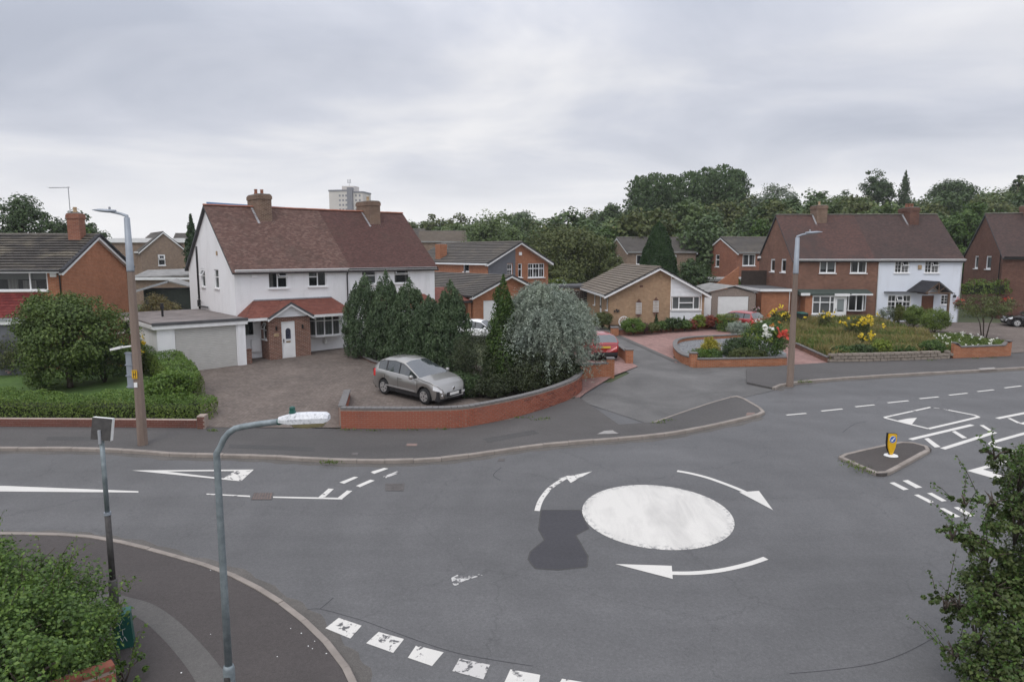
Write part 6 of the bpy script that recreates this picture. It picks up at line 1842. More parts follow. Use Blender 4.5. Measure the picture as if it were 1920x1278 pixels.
vs.append(crown_pts((0, 0, Hs * .5), (Rs * .9, Rs * .9, Hs * .46), 300, 62, Rs * .19, .13, 82, .34, .3, .55, .8, -.9))
plant('silver_tree', 'weeping silver-grey leaved tree at the corner of the driveway wall', 'tree', (x, y, z), np.concatenate(vs), 'leaf_silver', brn, None, (), 'crown')

# ------------------------------------------------------------------ left front garden
x, y, z = gl(132, 726, .13)
Ht, Rt = A(132, 541, y)[2] - z, 190 / FOC * y / 2
f = crown_pts((0, 0, Ht * .5), (Rt * .86, Rt * .86, Ht * .47), 330, 95, .5, .13, 91, .36, .6, .4, .8, -.97)
tk = MB(); limbs(tk, (0, 0, 0), (0, 0, Ht * .7), .12, 9, Rt * .7, 91)
plant('garden_tree', 'bushy green tree on the lawn in front of the left brick house', 'tree', (x, y, z), f, 'leaf_garden', tk, None, (), 'crown')
bush('dark evergreen bush right of the garden tree on the lawn', gl(196, 716, .13), (1.1, 1.0, 1.25), 'leaf_dark', 92, .09)
ft = flowers(np.random.default_rng(5).normal(size=(16, 3)) * (.6, .4, .35) + (0, -.5, .9), .1, .16, 1)
bush('shrub with pink and white flowers at the left edge of the lawn', gl(30, 700, .13), (1.4, 1.0, 1.0), 'leaf_olive', 93, .09, parts=(('blossom', ft, 'petal_pink'),))
fy = flowers(np.random.default_rng(6).normal(size=(70, 3)) * (.45, .4, .32) + (0, -.4, 1.0), .1, .14, 2)
bush('yellow flowering bush behind the concrete lamp post', gl(248, 700, .13), (.9, .9, .85), 'leaf_olive', 94, .09, parts=(('blossom', fy, 'petal_yellow'),))
fy2 = flowers(np.random.default_rng(8).normal(size=(40, 3)) * (.4, .4, .25) + (0, -.3, 1.15), .1, .13, 2)
bush('yellow flowering bush beside the garage corner', gl(287, 682, .13), (.85, .8, .8), 'leaf_olive', 95, .09, parts=(('blossom', fy2, 'petal_yellow'),))
fo_ = flowers(np.random.default_rng(9).normal(size=(10, 3)) * (.3, .2, .2) + (0, -.3, .6), .1, .14, 2)
bush('low bush with red flowers under the garden tree', gl(176, 700, .13), (.6, .5, .45), 'leaf_dark', 96, .08, parts=(('blossom', fo_, 'petal_red'),))
hedge('front_hedge', 'long clipped green hedge on the low wall along the left pavement', gp([(-260, 784), (-60, 784), (120, 785), (260, 786), (370, 786)]), 1.5, 1.0, 'leaf_hedge', .07, 1.0, .1, .07, 3, top_mat='leaf_bright', round_=.55, hfun=lambda t: .95 + .13 * math.sin(t * 17 + .6) - (.12 if t > .75 else 0))
hedge('side_hedge', 'clipped green hedge running from the garage to the driveway mouth', gp([(350, 752), (318, 712), (276, 688)]), 1.5, 1.3, 'leaf_hedge', .07, 1.0, .1, .05, 4, top_mat='leaf_bright')
bush('light green loose shrub bulging over the hedge corner', gl(324, 762, .13), (1.0, .9, .85), 'leaf_bright', 97, .1)
bush('brownish olive shrub behind the white garage', (-24.2, 46.5, 2.2), (1.7, 1.3, 1.6), 'leaf_bronze', 98, .12)
bush('white flowering climber behind the lamp post beside the brick gable', (-21.7, 38.5, 2.0), (.7, .6, 1.2), 'leaf_dark', 99, .1, parts=(('blossom', flowers(np.random.default_rng(12).normal(size=(14, 3)) * (.3, .3, .4) + (0, -.4, 1.6), .1, .16, 2), 'petal_white'),))

# ------------------------------------------------------------------ right-hand gardens
rb_ = np.random.default_rng(31)
beds = [((1188, 624), (.9, .7, .55), 'leaf_bright', 'round bright green shrub beside the wagon wheel'), ((1208, 622), (.5, .4, .35), 'leaf_purple', 'small purple shrub in the bungalow bed'),
        ((1222, 622), (.6, .45, .36), 'leaf_olive', 'olive shrub under the left trellis'), ((1240, 620), (.5, .4, .4), 'leaf_mid', 'green shrub under the right trellis'),
        ((1262, 618), (.7, .5, .5), 'leaf_dark', 'dark rounded shrub left of the white panel'), ((1284, 617), (.6, .5, .38), 'leaf_mid', 'mid green shrub below the white panel'),
        ((1296, 616), (.4, .4, .4), 'leaf_red', 'small reddish shrub below the bungalow window'), ((1309, 615), (.55, .5, .55), 'leaf_lime', 'lime green shrub at the bungalow right corner'),
        ((1329, 613), (.55, .5, .5), 'leaf_red', 'rust-red shrub by the side door'), ((1343, 612), (.5, .45, .38), 'leaf_bright', 'green shrub between the rust shrub and golden hedge'),
        ((1130, 612), (.8, .7, .6), 'leaf_olive', 'pot plants beside the bungalow door')]
for (px_, py_), rad, m_, lab in beds: bush(lab, gl(px_, py_, .2), rad, m_, int(px_), .09)
for lab, px_, py_, top_, w_ in (('slim dark dwarf conifer under the right trellis', 1230, 617, 588, 9), ('small pointed conifer before the white panel', 1282, 614, 592, 8)):
    conifer(lab, px_, py_, top_, w_, 'leaf_conifer', int(px_), 900, .09, name='dwarf_conifer')
hedge('golden_hedge', 'clipped golden-topped hedge in front of the red car', gp([(1356, 622), (1388, 622)]), 1.1, 1.2, 'leaf_bright', .08, 1.1, .1, .03, 6, top_mat='leaf_lime')
bush('grey-green lavender mound beside the golden hedge', gl(1385, 630, .1), (.9, .7, .55), 'leaf_silver', 111, .07)
bush('bright yellow ball shrub on the gravel bed', gl(1330, 668, .15), (.62, .55, .55), 'leaf_yellow', 112, .08)
bush('green grassy clump at the foot of the yellow shrub', gl(1316, 677, .15), (.8, .5, .38), 'leaf_bright', 113, .1, aspect=.25)
bush('small green shrub right of the yellow ball shrub', gl(1338, 677, .15), (.55, .45, .36), 'leaf_mid', 1131, .08)
bush('dark green shrub low on the gravel bed', gl(1378, 672, .15), (.85, .6, .6), 'leaf_dark', 114, .08)
bush('low green ground-cover shrub along the brick bed', gl(1400, 678, .15), (1.2, .5, .42), 'leaf_olive', 115, .08)
rr_ = np.random.default_rng(33)
fw1 = flowers(rr_.normal(size=(10, 3)) * (.5, .3, .25) + (-.5, -.9, 1.75), .1, .2, 1)
fr1 = flowers(rr_.normal(size=(7, 3)) * (.14, .1, .12) + (.75, -.9, 1.45), .1, .22, 1)
fr2 = flowers(rr_.normal(size=(6, 3)) * (.6, .3, .3) + (.6, -.6, 2.1), .1, .16, 1)
bush('big rose bush with white and red blooms beside the lamp post', gl(1428, 672, .15), (1.5, 1.2, 1.15), 'leaf_mid', 116, .1, parts=(('white_bloom', fw1, 'petal_white'), ('red_bloom', fr1, 'petal_red'), ('pink_bloom', fr2, 'petal_orange'), ('yellow_leaves', crown_pts((-.1, -.5, 1.4), (1.1, .8, .6), 26, 14, .22, .12, 118), 'leaf_lime')))
bush('leafy shrub behind the rose bush', gl(1440, 640, .15), (1.2, .9, .8), 'leaf_mid', 117, .1)
bush('yellow flowering plant by the brown brick house corner', gl(1464, 616, .2), (.8, .6, .75), 'leaf_olive', 119, .1, parts=(('blossom', flowers(rr_.normal(size=(26, 3)) * (.5, .3, .28) + (0, -.3, 1.1), .1, .18, 1), 'petal_yellow'),))
# overgrown meadow garden: grass blades
poly = gp([(1556, 680), (1778, 671), (1740, 640), (1640, 606), (1560, 606), (1445, 606), (1445, 630), (1490, 650)])
def in_poly(P_, poly_):
    x_, y_ = P_[:, 0], P_[:, 1]; ins = np.zeros(len(P_), bool); j = len(poly_) - 1
    for i in range(len(poly_)):
        xi, yi = poly_[i]; xj, yj = poly_[j]
        c_ = ((yi > y_) != (yj > y_)) & (x_ < (xj - xi) * (y_ - yi) / (yj - yi + 1e-9) + xi)
        ins ^= c_; j = i
    return ins
def blades(poly_, n_, h, mat, parent, off, seed, lean=.35, wd_=.035):
    r = np.random.default_rng(seed)
    pa = np.array(poly_)
    P_ = r.uniform(pa.min(0), pa.max(0), size=(n_ * 3, 2)); P_ = P_[in_poly(P_, poly_)][:n_]
    N = len(P_)
    z_ = np.array([gz(v) for v in P_[:, 1]]) + off
    patch = .55 + .75 * (np.sin(P_[:, 0] * 1.3 + seed) * np.sin(P_[:, 1] * .9 + 2) * .5 + .5)
    hh = h * r.uniform(.5, 1.25, N) * patch
    c = np.stack([P_[:, 0], P_[:, 1], z_], 1)
    le = r.normal(size=(N, 3)) * lean; le[:, 2] = 0
    side = unit(np.concatenate([r.normal(size=(N, 2)), np.zeros((N, 1))], 1)) * wd_
    tip = c + le * hh[:, None] + np.array((0, 0, 1)) * hh[:, None]
    mid = c + le * hh[:, None] * .35 + np.array((0, 0, .6)) * hh[:, None]
    v = np.stack([c - side * .6, mid + side, tip, mid - side], 1).reshape(-1, 3)
    o = link('grass', np_mesh('grass', v, 4, mat), parent)
    return tag(o, kind='stuff')
mg = thing('meadow_grass', 'tall dry unmown grass filling the garden before the brown brick half', 'grass', (0, 0, 0)); mg['kind'] = 'stuff'
blades(poly, 18000, .5, 'grass_dry', mg, .22, 1)
blades(poly, 13000, .42, 'grass_green', mg, .22, 2)
bush('tall yellow ragwort clump in the meadow garden', gl(1606, 634, .25), (.9, .6, .75), 'leaf_olive', 121, .09, .8, parts=(('blossom', flowers(rr_.normal(size=(36, 3)) * (.6, .35, .2) + (0, -.3, 1.2), .1, .17, 1), 'petal_yellow'),), name='flowering_plant', cat='plant')
bush('small yellow ragwort in the lower meadow', gl(1618, 646, .25), (.35, .3, .35), 'leaf_olive', 122, .08, .8, parts=(('blossom', flowers(rr_.normal(size=(12, 3)) * (.25, .2, .1) + (0, -.2, .6), .1, .16, 1), 'petal_yellow'),), name='flowering_plant', cat='plant')
bush('yellow flowers before the porch of the brick half', gl(1545, 614, .25), (.5, .4, .6), 'leaf_olive', 123, .08, .7, parts=(('blossom', flowers(rr_.normal(size=(18, 3)) * (.3, .2, .12) + (0, -.2, 1.0), .1, .14, 1), 'petal_yellow'),), name='flowering_plant', cat='plant')
for k, (px_, rad, m_, lab) in enumerate(((1580, (1.0, .5, .34), 'leaf_mid', 'low green shrub on the stone wall left of the lime shrub'), (1650, (.7, .5, .48), 'leaf_lime', 'lime yellow shrub above the stone wall'), (1612, (1.0, .5, .36), 'leaf_dark', 'dark shrub above the middle of the stone wall'), (1690, (.9, .5, .3), 'leaf_mid', 'spreading green shrub right of the lime shrub'), (1750, (.8, .6, .45), 'leaf_mid', 'green shrub where the stone wall meets the red wall'))):
    bush(lab, gl(px_, 668 - (px_ - 1580) * .03, .25), rad, m_, 130 + k, .09)
# clipped hedges by the white half
for k, (px_, py_, w_, h_, l_, lab) in enumerate(((1684, 606, 1.0, 1.5, .1, 'left clipped hedge block with yellowing face by the white half'), (1713, 612, 1.25, 1.7, .32, 'middle clipped green hedge block by the white half'), (1751, 622, 1.8, 1.75, .5, 'right rounded clipped green hedge block by the white half'))):
    bush(lab, gl(px_, py_, .1), (w_ * .5 + l_ * .6, w_ * .5, h_ * .52), 'leaf_hedge' if k else 'leaf_lime_dull', 20 + k, .085, 1.5, 'clipped_hedge', 'hedge', 'clipped hedges by the white half', amp=.06)
bush('grey-leaved shrub left of the clipped hedges', gl(1662, 606, .1), (.7, .5, .75), 'leaf_pale', 140, .09, .6)
x, y, z = gl(1845, 634, .1)
f = crown_pts((0, 0, 2.1), (1.75, 1.4, .85), 120, 34, .34, .11, 141, .25, .5, .4, .6, -.8)
tk = MB()
for k in range(5):
    a_ = k * 1.26; tk.tube([(math.cos(a_) * .12, math.sin(a_) * .12, -.1), (math.cos(a_) * .3, math.sin(a_) * .3, 1.0), (math.cos(a_) * .9, math.sin(a_) * .7, 2.3)], [.045, .035, .012], 6)
plant('small_tree', 'small multi-stemmed olive green tree on the right driveway edge', 'tree', (x, y, z), f, 'leaf_olive', tk, None, (), 'crown')
hedge('climbing_ivy', 'thick leafy climber over the wall between the white half and end house', [A(1806, 570, 56)[:2], A(1878, 565, 57)[:2]], .9, 1.1, 'leaf_hedge', .15, .9, 2.1, .2, 30, cat='climber', top_mat='leaf_bright')
poly2 = gp([(1735, 640), (1790, 668), (1868, 664), (1880, 645), (1800, 632)])
gb = thing('ground_cover', 'low green ground cover with white flowers behind the red wall', 'ground cover', (0, 0, 0)); gb['kind'] = 'stuff'
blades(poly2, 5000, .3, 'grass_green', gb, .1, 5, .6, .05)
fl_ = np.random.default_rng(44); pp_ = np.array(poly2); PP = fl_.uniform(pp_.min(0), pp_.max(0), size=(120, 2)); PP = PP[in_poly(PP, poly2)][:45]
link('blossom', np_mesh('blossom', flowers(np.concatenate([PP, np.array([[gz(v) + .42] for v in PP[:, 1]])], 1), .1, .13, 3), 4, 'petal_white'), gb)['kind'] = 'stuff'
hedge('block_hedge', 'bright lime block hedge right of the middle brick house', [A(1030, 540, 66)[:2], A(1066, 540, 67)[:2]], 1.6, 2.3, 'leaf_bright', .14, .8, .4, .08, 31, top_mat='leaf_lime')
# weeds along the wall foot and kerbs
wk = thing('kerb_weeds', 'small tufts of weeds along kerbs and the foot of the brick wall', 'weeds', (0, 0, 0)); wk['kind'] = 'stuff'
vsw = []
for px_, py_ in [(650, 806), (700, 807), (770, 806), (835, 805), (980, 783), (1012, 787), (1024, 784), (612, 866), (618, 867), (625, 867), (1590, 866), (1600, 872), (1612, 878), (1625, 885), (1235, 793), (1250, 788), (1610, 877), (395, 806), (402, 808), (1745, 676), (1830, 672), (1860, 671), (1500, 716), (1508, 714), (1515, 716)]:
    x_, y_ = G(px_, py_, .1)
    c = np.tile(np.array((x_, y_, gz(y_) + .12)), (26, 1)) + rng.normal(size=(26, 3)) * (.16, .04, .02)
    vsw.append(leafq(c, unit(rng.normal(size=(26, 3)) + (0, -.5, .4)), .09, .35, np.tile(np.array((0, 0, 1.0)), (26, 1))))
tag(link('tufts', np_mesh('tufts', np.concatenate(vsw), 4, 'grass_green'), wk), kind='stuff')

# ------------------------------------------------------------------ foreground foliage
def bramble(name, label, boxes, mat, mat2, leaf, n, seed, cat='hedge', sprays=0):
    """loose hedge close to the viewpoint: leaves on lumpy volumes with thin arching shoots"""
    r = np.random.default_rng(seed)
    o0 = boxes[0][0]
    t = thing(name, label, cat, (o0[0], o0[1], gz(o0[1])))
    v1, v2 = [], []
    st = MB()
    tot = sum(b_[1][0] * b_[1][1] * b_[1][2] for b_ in boxes)
    for i, (c, rad) in enumerate(boxes):
        cl = np.array((c[0] - o0[0], c[1] - o0[1], c[2]))
        k = int(n * rad[0] * rad[1] * rad[2] / tot)
        per = 34
        a_ = crown_pts(cl, rad, max(10, k // per), per, min(rad) * .3, leaf, seed + i, .25, .7, .5, .85, -.6, .6)
        h_ = len(a_) // 4; sel = np.repeat(r.random(h_) < .3, 4)
        v1.append(a_[~sel]); v2.append(a_[sel])
        for j in range(6):
            d_ = unit(r.normal(size=(1, 3)))[0]; d_[2] = abs(d_[2])
            e_ = cl + d_ * np.array(rad) * r.uniform(.8, 1.05)
            st.tube([tuple(cl + np.array((0, 0, -rad[2] * .9))), tuple(cl * .6 + e_ * .4), tuple(e_)], [.02, .014, .005], 5)
        for j in range(sprays):
            d_ = unit(r.normal(size=(1, 3)))[0]; d_[2] = abs(d_[2]) * .8 + .4
            s_ = cl + d_ * np.array(rad) * .8; e_ = s_ + d_ * r.uniform(.25, .6) + np.array((0, 0, .1))
            st.tube([tuple(s_), tuple((s_ + e_) / 2 + np.array((0, 0, .05))), tuple(e_)], [.006, .005, .003], 4)
            tt = r.random((26, 1)); c_ = s_ + (e_ - s_) * tt + r.normal(size=(26, 3)) * .025
            v2.append(leafq(c_, unit(r.normal(size=(26, 3)) + (0, 0, .5)), leaf * .9, .6))
    link('foliage', np_mesh('foliage', np.concatenate(v1), 4, mat), t)
    link('young_leaves', np_mesh('young_leaves', np.concatenate(v2), 4, mat2), t)
    st.build('stems_or_core', 'bark', t, smooth=True)
    return t
bx = []
for px_, py_, y_, r_ in ((20, 1110, 11.6, (1.1, 1.0, .8)), (95, 1140, 11.4, (1.0, .9, .75)), (140, 1165, 11.4, (.5, .7, .5)), (40, 1200, 10.2, (1.2, 1.0, .9)), (105, 1230, 10.4, (.8, .8, .7)), (190, 1240, 10.9, (.36, .5, .3)), (-80, 1110, 11.5, (1.2, 1.1, 1.0)), (-60, 1240, 9.8, (1.3, 1.0, .9)), (40, 1290, 9.2, (1.0, .7, .7)), (232, 1262, 10.8, (.3, .4, .22))):
    p = A(px_, py_, y_); bx.append(((p[0], p[1], p[2] - gz(11.6)), r_))
bramble('overgrown_hedge', 'overgrown bramble hedge at the bottom left beside the green cabinet', bx, 'leaf_mid', 'leaf_bright', .068, 36000, 501, sprays=7)
bx = []
for px_, py_, y_, r_ in ((1910, 895, 11.6, (.36, .6, .42)), (1862, 940, 11.4, (.42, .5, .13)), (1905, 985, 11.2, (.5, .7, .38)), (1822, 1010, 11.2, (.3, .4, .26)), (1850, 1040, 11.2, (.4, .5, .3)), (1960, 930, 11.6, (.5, .8, .8)), (1860, 1105, 11.0, (.5, .7, .38)), (1925, 1150, 10.8, (.7, .8, .8)), (1800, 1130, 11.0, (.42, .4, .13)), (1835, 1180, 10.8, (.45, .6, .3)), (1890, 1260, 10.5, (.75, .8, .55)), (1830, 1262, 10.5, (.35, .4, .25)), (2000, 1100, 11, (.9, 1.0, 1.3)), (1865, 850, 11.6, (.3, .4, .12)), (1772, 1132, 11.0, (.34, .4, .12)), (1785, 1000, 11.2, (.24, .3, .14)), (1790, 1225, 10.8, (.26, .4, .14)), (1810, 940, 11.4, (.25, .3, .1))):
    p = A(px_, py_, y_); bx.append(((p[0], p[1], p[2] - gz(11.6)), r_))
bramble('roadside_tree', 'small-leaved hawthorn tree leaning in at the bottom right', bx, 'leaf_haw', 'leaf_mid', .07, 40000, 601, 'tree', sprays=3)
# ------------------------------------------------------------------ garden walls
islandmat('wall_brick', [(.2, .062, .04), (.26, .085, .053), (.31, .11, .07), (.15, .055, .042)], stain=[(.55, .72, (.2, .08, .06), .5), (.7, .8, (.42, .36, .33), .3)], stain_scale=1.6, grain=18)
islandmat('coping_brick', [(.12, .115, .115), (.15, .145, .145), (.19, .18, .175)], stain=[(.55, .75, (.24, .23, .2), .5)], stain_scale=2.0)
islandmat('rough_stone', [(.17, .14, .12), (.23, .195, .165), (.29, .25, .21)], stain=[(.5, .7, (.12, .1, .085), .6)], stain_scale=1.6)
plain('mortar', (.34, .27, .23), .95, var=.2, scale=8)
def brick_wall(label, path, h, t=.215, bricks=True, coping='coping_brick', base=.08, limit=300, hfun=None, mat='wall_brick', name='brick_wall', cop=True, z_level=None, cop_h=.065, over=.03):
    """brick wall along a path (x, y). Separate bricks near the viewer, then textured brickwork; coping bricks on top"""
    o0 = Vector((path[0][0], path[0][1], gz(path[0][1])))
    th_ = thing(name, label, 'wall', tuple(o0))
    P = [Vector(p) for p in path]
    cum = [0.0]
    for a, c in zip(P[:-1], P[1:]): cum.append(cum[-1] + (c - a).length)
    L = cum[-1]
    def at_(s):
        s = min(max(s, 0), L)
        for i in range(len(P) - 1):
            if s <= cum[i + 1] + 1e-9:
                d = (P[i + 1] - P[i]).normalized(); return P[i] + d * (s - cum[i]), d
        return P[-1], (P[-1] - P[-2]).normalized()
    H_ = lambda s: hfun(s / L) if hfun else h
    def zb(p): return (z_level if z_level is not None else gz(p.y)) - o0.z + base
    core = MB()
    m_ = max(2, int(L / .45))
    for i in range(m_):
        (a, da), (c, dc) = at_(L * i / m_), at_(L * (i + 1) / m_)
        na, nc = Vector((-da.y, da.x)) * (t / 2 - .009), Vector((-dc.y, dc.x)) * (t / 2 - .009)
        lo = [(a - na), (c - nc), (c + nc), (a + na)]
        hs = [H_(L * i / m_), H_(L * (i + 1) / m_)]; hs = [hs[0], hs[1], hs[1], hs[0]]
        core.hexa([(q.x - o0.x, q.y - o0.y, zb(q) - .15) for q in lo] + [(q.x - o0.x, q.y - o0.y, zb(q) + hh) for q, hh in zip(lo, hs)])
    core.build('mortar' if bricks else 'brickwork', 'mortar' if bricks else mat, th_)
    if bricks:
        bl, bh = .225, .075
        bm_ = MB().box(.005, bl - .005, -t / 2, t / 2, .005, bh - .005).mesh('brick', mat)
        hm_ = MB().box(.005, bl / 2 - .005, -t / 2, t / 2, .005, bh - .005).mesh('brick', mat)
        spots = []
        for k in range(int(max(H_(0), H_(L), H_(L / 2)) / bh)):
            s = -(bl / 2) * (k % 2)
            while s < L - .05:
                s0 = max(s, 0); ln = min(s + bl, L) - s0
                if H_(s0) >= (k + 1) * bh - .02 and ln > .06: spots.append((s0, k, ln))
                s += bl
        order = sorted(range(len(spots)), key=lambda i: at_(spots[i][0])[0].length)
        near = set(order[:limit]); rest = MB()
        for i, (s0, k, ln) in enumerate(spots):
            p, d = at_(s0 + ln / 2); a_ = math.atan2(d.y, d.x); q = p - d * ln / 2
            jit = random.uniform(-.004, .004)
            if i in near:
                o = link('brick', bm_ if ln > .15 else hm_, th_)
                o.location = (q.x - o0.x - d.y * jit, q.y - o0.y + d.x * jit, zb(p) + k * bh); o.rotation_euler = (0, 0, a_)
                if .15 < ln < .22: o.scale.x = ln / bl
            else:
                n_ = Vector((-d.y, d.x)) * (t / 2); e = q + d * (ln - .01)
                lo = [q - n_, e - n_, e + n_, q + n_]
                rest.hexa([(v.x - o0.x, v.y - o0.y, zb(p) + k * bh + .005) for v in lo] + [(v.x - o0.x, v.y - o0.y, zb(p) + (k + 1) * bh - .005) for v in lo])
        if rest.v: tag(rest.build('brickwork', mat, th_, fix=False), kind='stuff')
    if cop:
        n_ = max(1, round(L / .225)); s_ = L / n_
        cm = MB().box(.004, s_ - .004, -t / 2 - over, t / 2 + over, 0, cop_h).mesh('coping_brick', coping, bevel=.008)
        for i in range(n_):
            p, d = at_((i + .5) * s_); q = p - d * s_ / 2
            o = link('coping_brick', cm, th_)
            h0_, h1_ = H_(i * s_), H_((i + 1) * s_)
            o.location = (q.x - o0.x, q.y - o0.y, zb(q) + h0_ + random.uniform(-.003, .003))
            slope_ = math.atan2(h1_ - h0_ + gz((q + d * s_).y) - gz(q.y) if z_level is None else h1_ - h0_, s_)
            o.rotation_euler = (0, -slope_, math.atan2(d.y, d.x))
    return th_
def pier(parent, p, s, h, mat, capmat='coping_brick', base=0.0):
    """square pier with a two-step cap, in the wall's local coordinates"""
    o0 = parent.location
    x, y = p[0] - o0.x, p[1] - o0.y; z = gz(p[1]) - o0.z
    q = MB().box(x - s / 2, x + s / 2, y - s / 2, y + s / 2, z - .1, z + base + h).build('pier', mat, parent)
    MB().box(x - s / 2 - .03, x + s / 2 + .03, y - s / 2 - .03, y + s / 2 + .03, z + base + h, z + base + h + .07).build('pier_cap', capmat, parent, bevel=.012)
wp = smooth_line(gp([(641, 806), (700, 806.5), (780, 806.5), (862, 804), (905, 797), (960, 785), (1015, 770), (1055, 755), (1078, 743), (1087, 732), (1080, 722)]), 4)
cw = brick_wall('curved red brick retaining wall with dark coping beside the silver car', wp, .74)
rp_ = gp([(642, 803), (652, 748)])
brick_wall('short low brick return wall left of the silver car', rp_, .55, hfun=lambda t: .74 - .45 * t, bricks=True, limit=120)
islandmat('wall_brick_dark', [(.12, .05, .04), (.16, .066, .05), (.19, .08, .06)], stain=[(.5, .7, (.1, .055, .045), .5)], stain_scale=1.5)
brick_wall('low red brick wall under the clipped front hedge', gp([(-60, 802), (120, 803), (260, 804), (372, 805)]), .3, cop=False, t=.22, mat='wall_brick_dark')
bp = brick_wall('short brick end pier of the hedge wall at the driveway mouth', gp([(374, 806), (388, 806)]), .5, cop=False, t=.34, name='brick_pier', mat='wall_brick_dark')
# near wall end, bottom left
e0, e1 = A(213, 1243, 10.0), A(120, 1268, 9.55)
zt_ = A(211, 1240, 10.0)[2]
d_ = (Vector(e1[:2]) - Vector(e0[:2])).normalized()
nw = [tuple(Vector(e0[:2]) + d_ * k) for k in (0, 1.2, 2.6)]
brick_wall('red brick garden wall end among the brambles at the bottom left', nw, zt_ - gz(10.0) - .1 - .075, t=.22, coping='wall_brick', base=.1, z_level=gz(10.0), over=.0, cop_h=.075)
# neighbour's gate walls
g1 = gp([(1080, 712), (1112, 709), (1144, 706.5)])
gw1 = brick_wall('low brick gate wall with pier beside the nearer red car', g1, .62, bricks=False, mat='brick_orange')
pier(gw1, g1[-1], .36, .92, 'brick_orange')
g2_ = gp([(1150, 660), (1165, 670), (1179, 681)])
gw2 = brick_wall('low stepped brick gate wall with pier across the neighbour driveway', g2_, .5, bricks=False, mat='brick_orange')
pier(gw2, g2_[-1], .4, .75, 'brick_orange')
# curved raised gravel bed
bedp = smooth_line(gp([(1300, 687), (1284, 682), (1272, 674), (1266, 664), (1266, 655), (1276, 649), (1304, 645), (1345, 643), (1392, 640)]), 3)
cb = brick_wall('curved low brick wall with dark coping round the gravel bed', bedp, .38, bricks=False, mat='brick_orange')
pier(cb, G(1299, 687), .36, .72, 'brick_orange')
fb_ = gp([(1306, 688), (1380, 687), (1473, 684.5)])
brick_wall('straight low brick wall in front of the gravel bed', fb_, .34, bricks=False, mat='brick_orange', coping='coping_brick')
drape('gravel_bed', bedp + gp([(1440, 648), (1474, 672), (1473, 684), (1380, 686)]), 'gravel', .3, kind='structure')
for i, (px_, py_) in enumerate(((1316, 655), (1352, 662), (1340, 657))):
    x, y = G(px_, py_, .3)
    q = MB().box(-.35, .35, -.2, .2, 0, .08).mesh('stone_slab', 'rough_stone', bevel=.03)
    o = link('stone_slab', q); o.location = (x, y, gz(y) + .3); o.rotation_euler = (0, .05, i)
    tag(o, ['flat pale stone left on the gravel bed', 'flat pale stone right of the yellow ball shrub', 'flat pale stone at the middle of the gravel bed'][i], 'stone')
bw_ = gp([(1152, 629), (1180, 627.5), (1240, 623), (1300, 618), (1342, 615)])
bwl = brick_wall('low brick edging wall of the bungalow flower bed', bw_, .3, bricks=False, mat='brick_red')
pier(bwl, bw_[0], .5, .55, 'brick_orange')
drape('flower_bed', bw_ + gp([(1345, 606), (1140, 611)]), 'soil', .22, kind='structure')
drape('shrub_bed', gp([(660, 664), (690, 655), (860, 690), (1000, 700), (1078, 735), (1060, 748), (960, 778), (905, 760), (840, 735), (740, 690)]), 'soil', .135, kind='structure')
brick_wall('low brick edging between driveway and conifer screen', gp([(655, 662), (700, 684), (760, 702)]), .12, bricks=False, mat='brick_dark', t=.12)
# stone wall and red wall on the right
sw_ = gp([(1553, 681), (1620, 680), (1700, 677.5), (1778, 674.5)])
st = thing('stone_wall', 'low weathered grey stone wall in front of the overgrown garden', 'wall', (sw_[0][0], sw_[0][1], gz(sw_[0][1])))
rs_ = resample(sw_, .42)
for i, (a, c) in enumerate(zip(rs_[:-1], rs_[1:])):
    d = (c - a).normalized()
    for k in range(3):
        if random.random() < .06 and k == 2: continue
        off = (.2 if k % 2 else 0)
        q = MB().box(.005, (c - a).length - .01, -.13 - random.uniform(0, .03), .13, .005, .15).mesh('stone', 'rough_stone', bevel=.02)
        o = link('stone', q, st); p = a + d * off
        o.location = (p.x - sw_[0][0], p.y - sw_[0][1], gz(p.y) - gz(sw_[0][1]) + .08 + k * .16); o.rotation_euler = (0, random.uniform(-.02, .02), math.atan2(d.y, d.x))
rw_ = gp([(1784, 674), (1840, 672), (1892, 669.5)])
rwl = brick_wall('orange-red brick wall with stepped ends beside the right driveway', rw_, .6, bricks=False, mat='brick_orange', hfun=lambda t: .62 if .1 < t < .93 else .85)
for (a, c) in (((1652, 611), (1680, 622)), ((1682, 624), (1716, 634)), ((1716, 638), (1760, 650))):
    e = gp([a, c], .1)
    brick_wall('stepped low brick edging %s between meadow and hedges' % {1652: 'upper run', 1682: 'middle run', 1716: 'lower run'}[a[0]], e, .32, bricks=False, mat='brick_orange', coping='terracotta', t=.16)
brick_wall('low brick edging along the meadow footpath', gp([(1492, 652), (1552, 680)]), .2, bricks=False, mat='brick_brown', t=.14)

# ------------------------------------------------------------------ lamp posts and signs
b = NB('concrete_column')
v = b.world(); n_ = b.noise(v, 60, 3, .7); n2 = b.noise(b.world((1, 1, .25)), 1.4, 4, .6)
b.col(b.mix(.5, b.ramp(n2, [(.3, (.17, .125, .1)), (.7, (.26, .2, .165))]), b.ramp(n_, [(.3, (.6,) * 3), (.7, (1.35,) * 3)]), 'MULTIPLY')); b.setin('Roughness', .95); b.bump(n_, .5, .006)
b = NB('galvanised')
v = b.world(); n_ = b.noise(v, 7, 5, .65); n2 = b.noise(b.world((1, 1, .12)), 6, 4, .6)
b.col(b.mix(.5, b.ramp(n_, [(.3, (.16, .19, .205)), (.7, (.27, .31, .325))]), b.ramp(n2, [(.3, (.7,) * 3), (.7, (1.2,) * 3)]), 'MULTIPLY')); b.setin('Roughness', .55).setin('Metallic', .35)
plain('grey_steel', (.29, .32, .36), .5, .2, .1, 4)
plain('old_steel', (.075, .07, .068), .7, .2, .35, 9)
b = NB('peeling_paint')
n_ = b.noise(b.world(), 26, 5, .7)
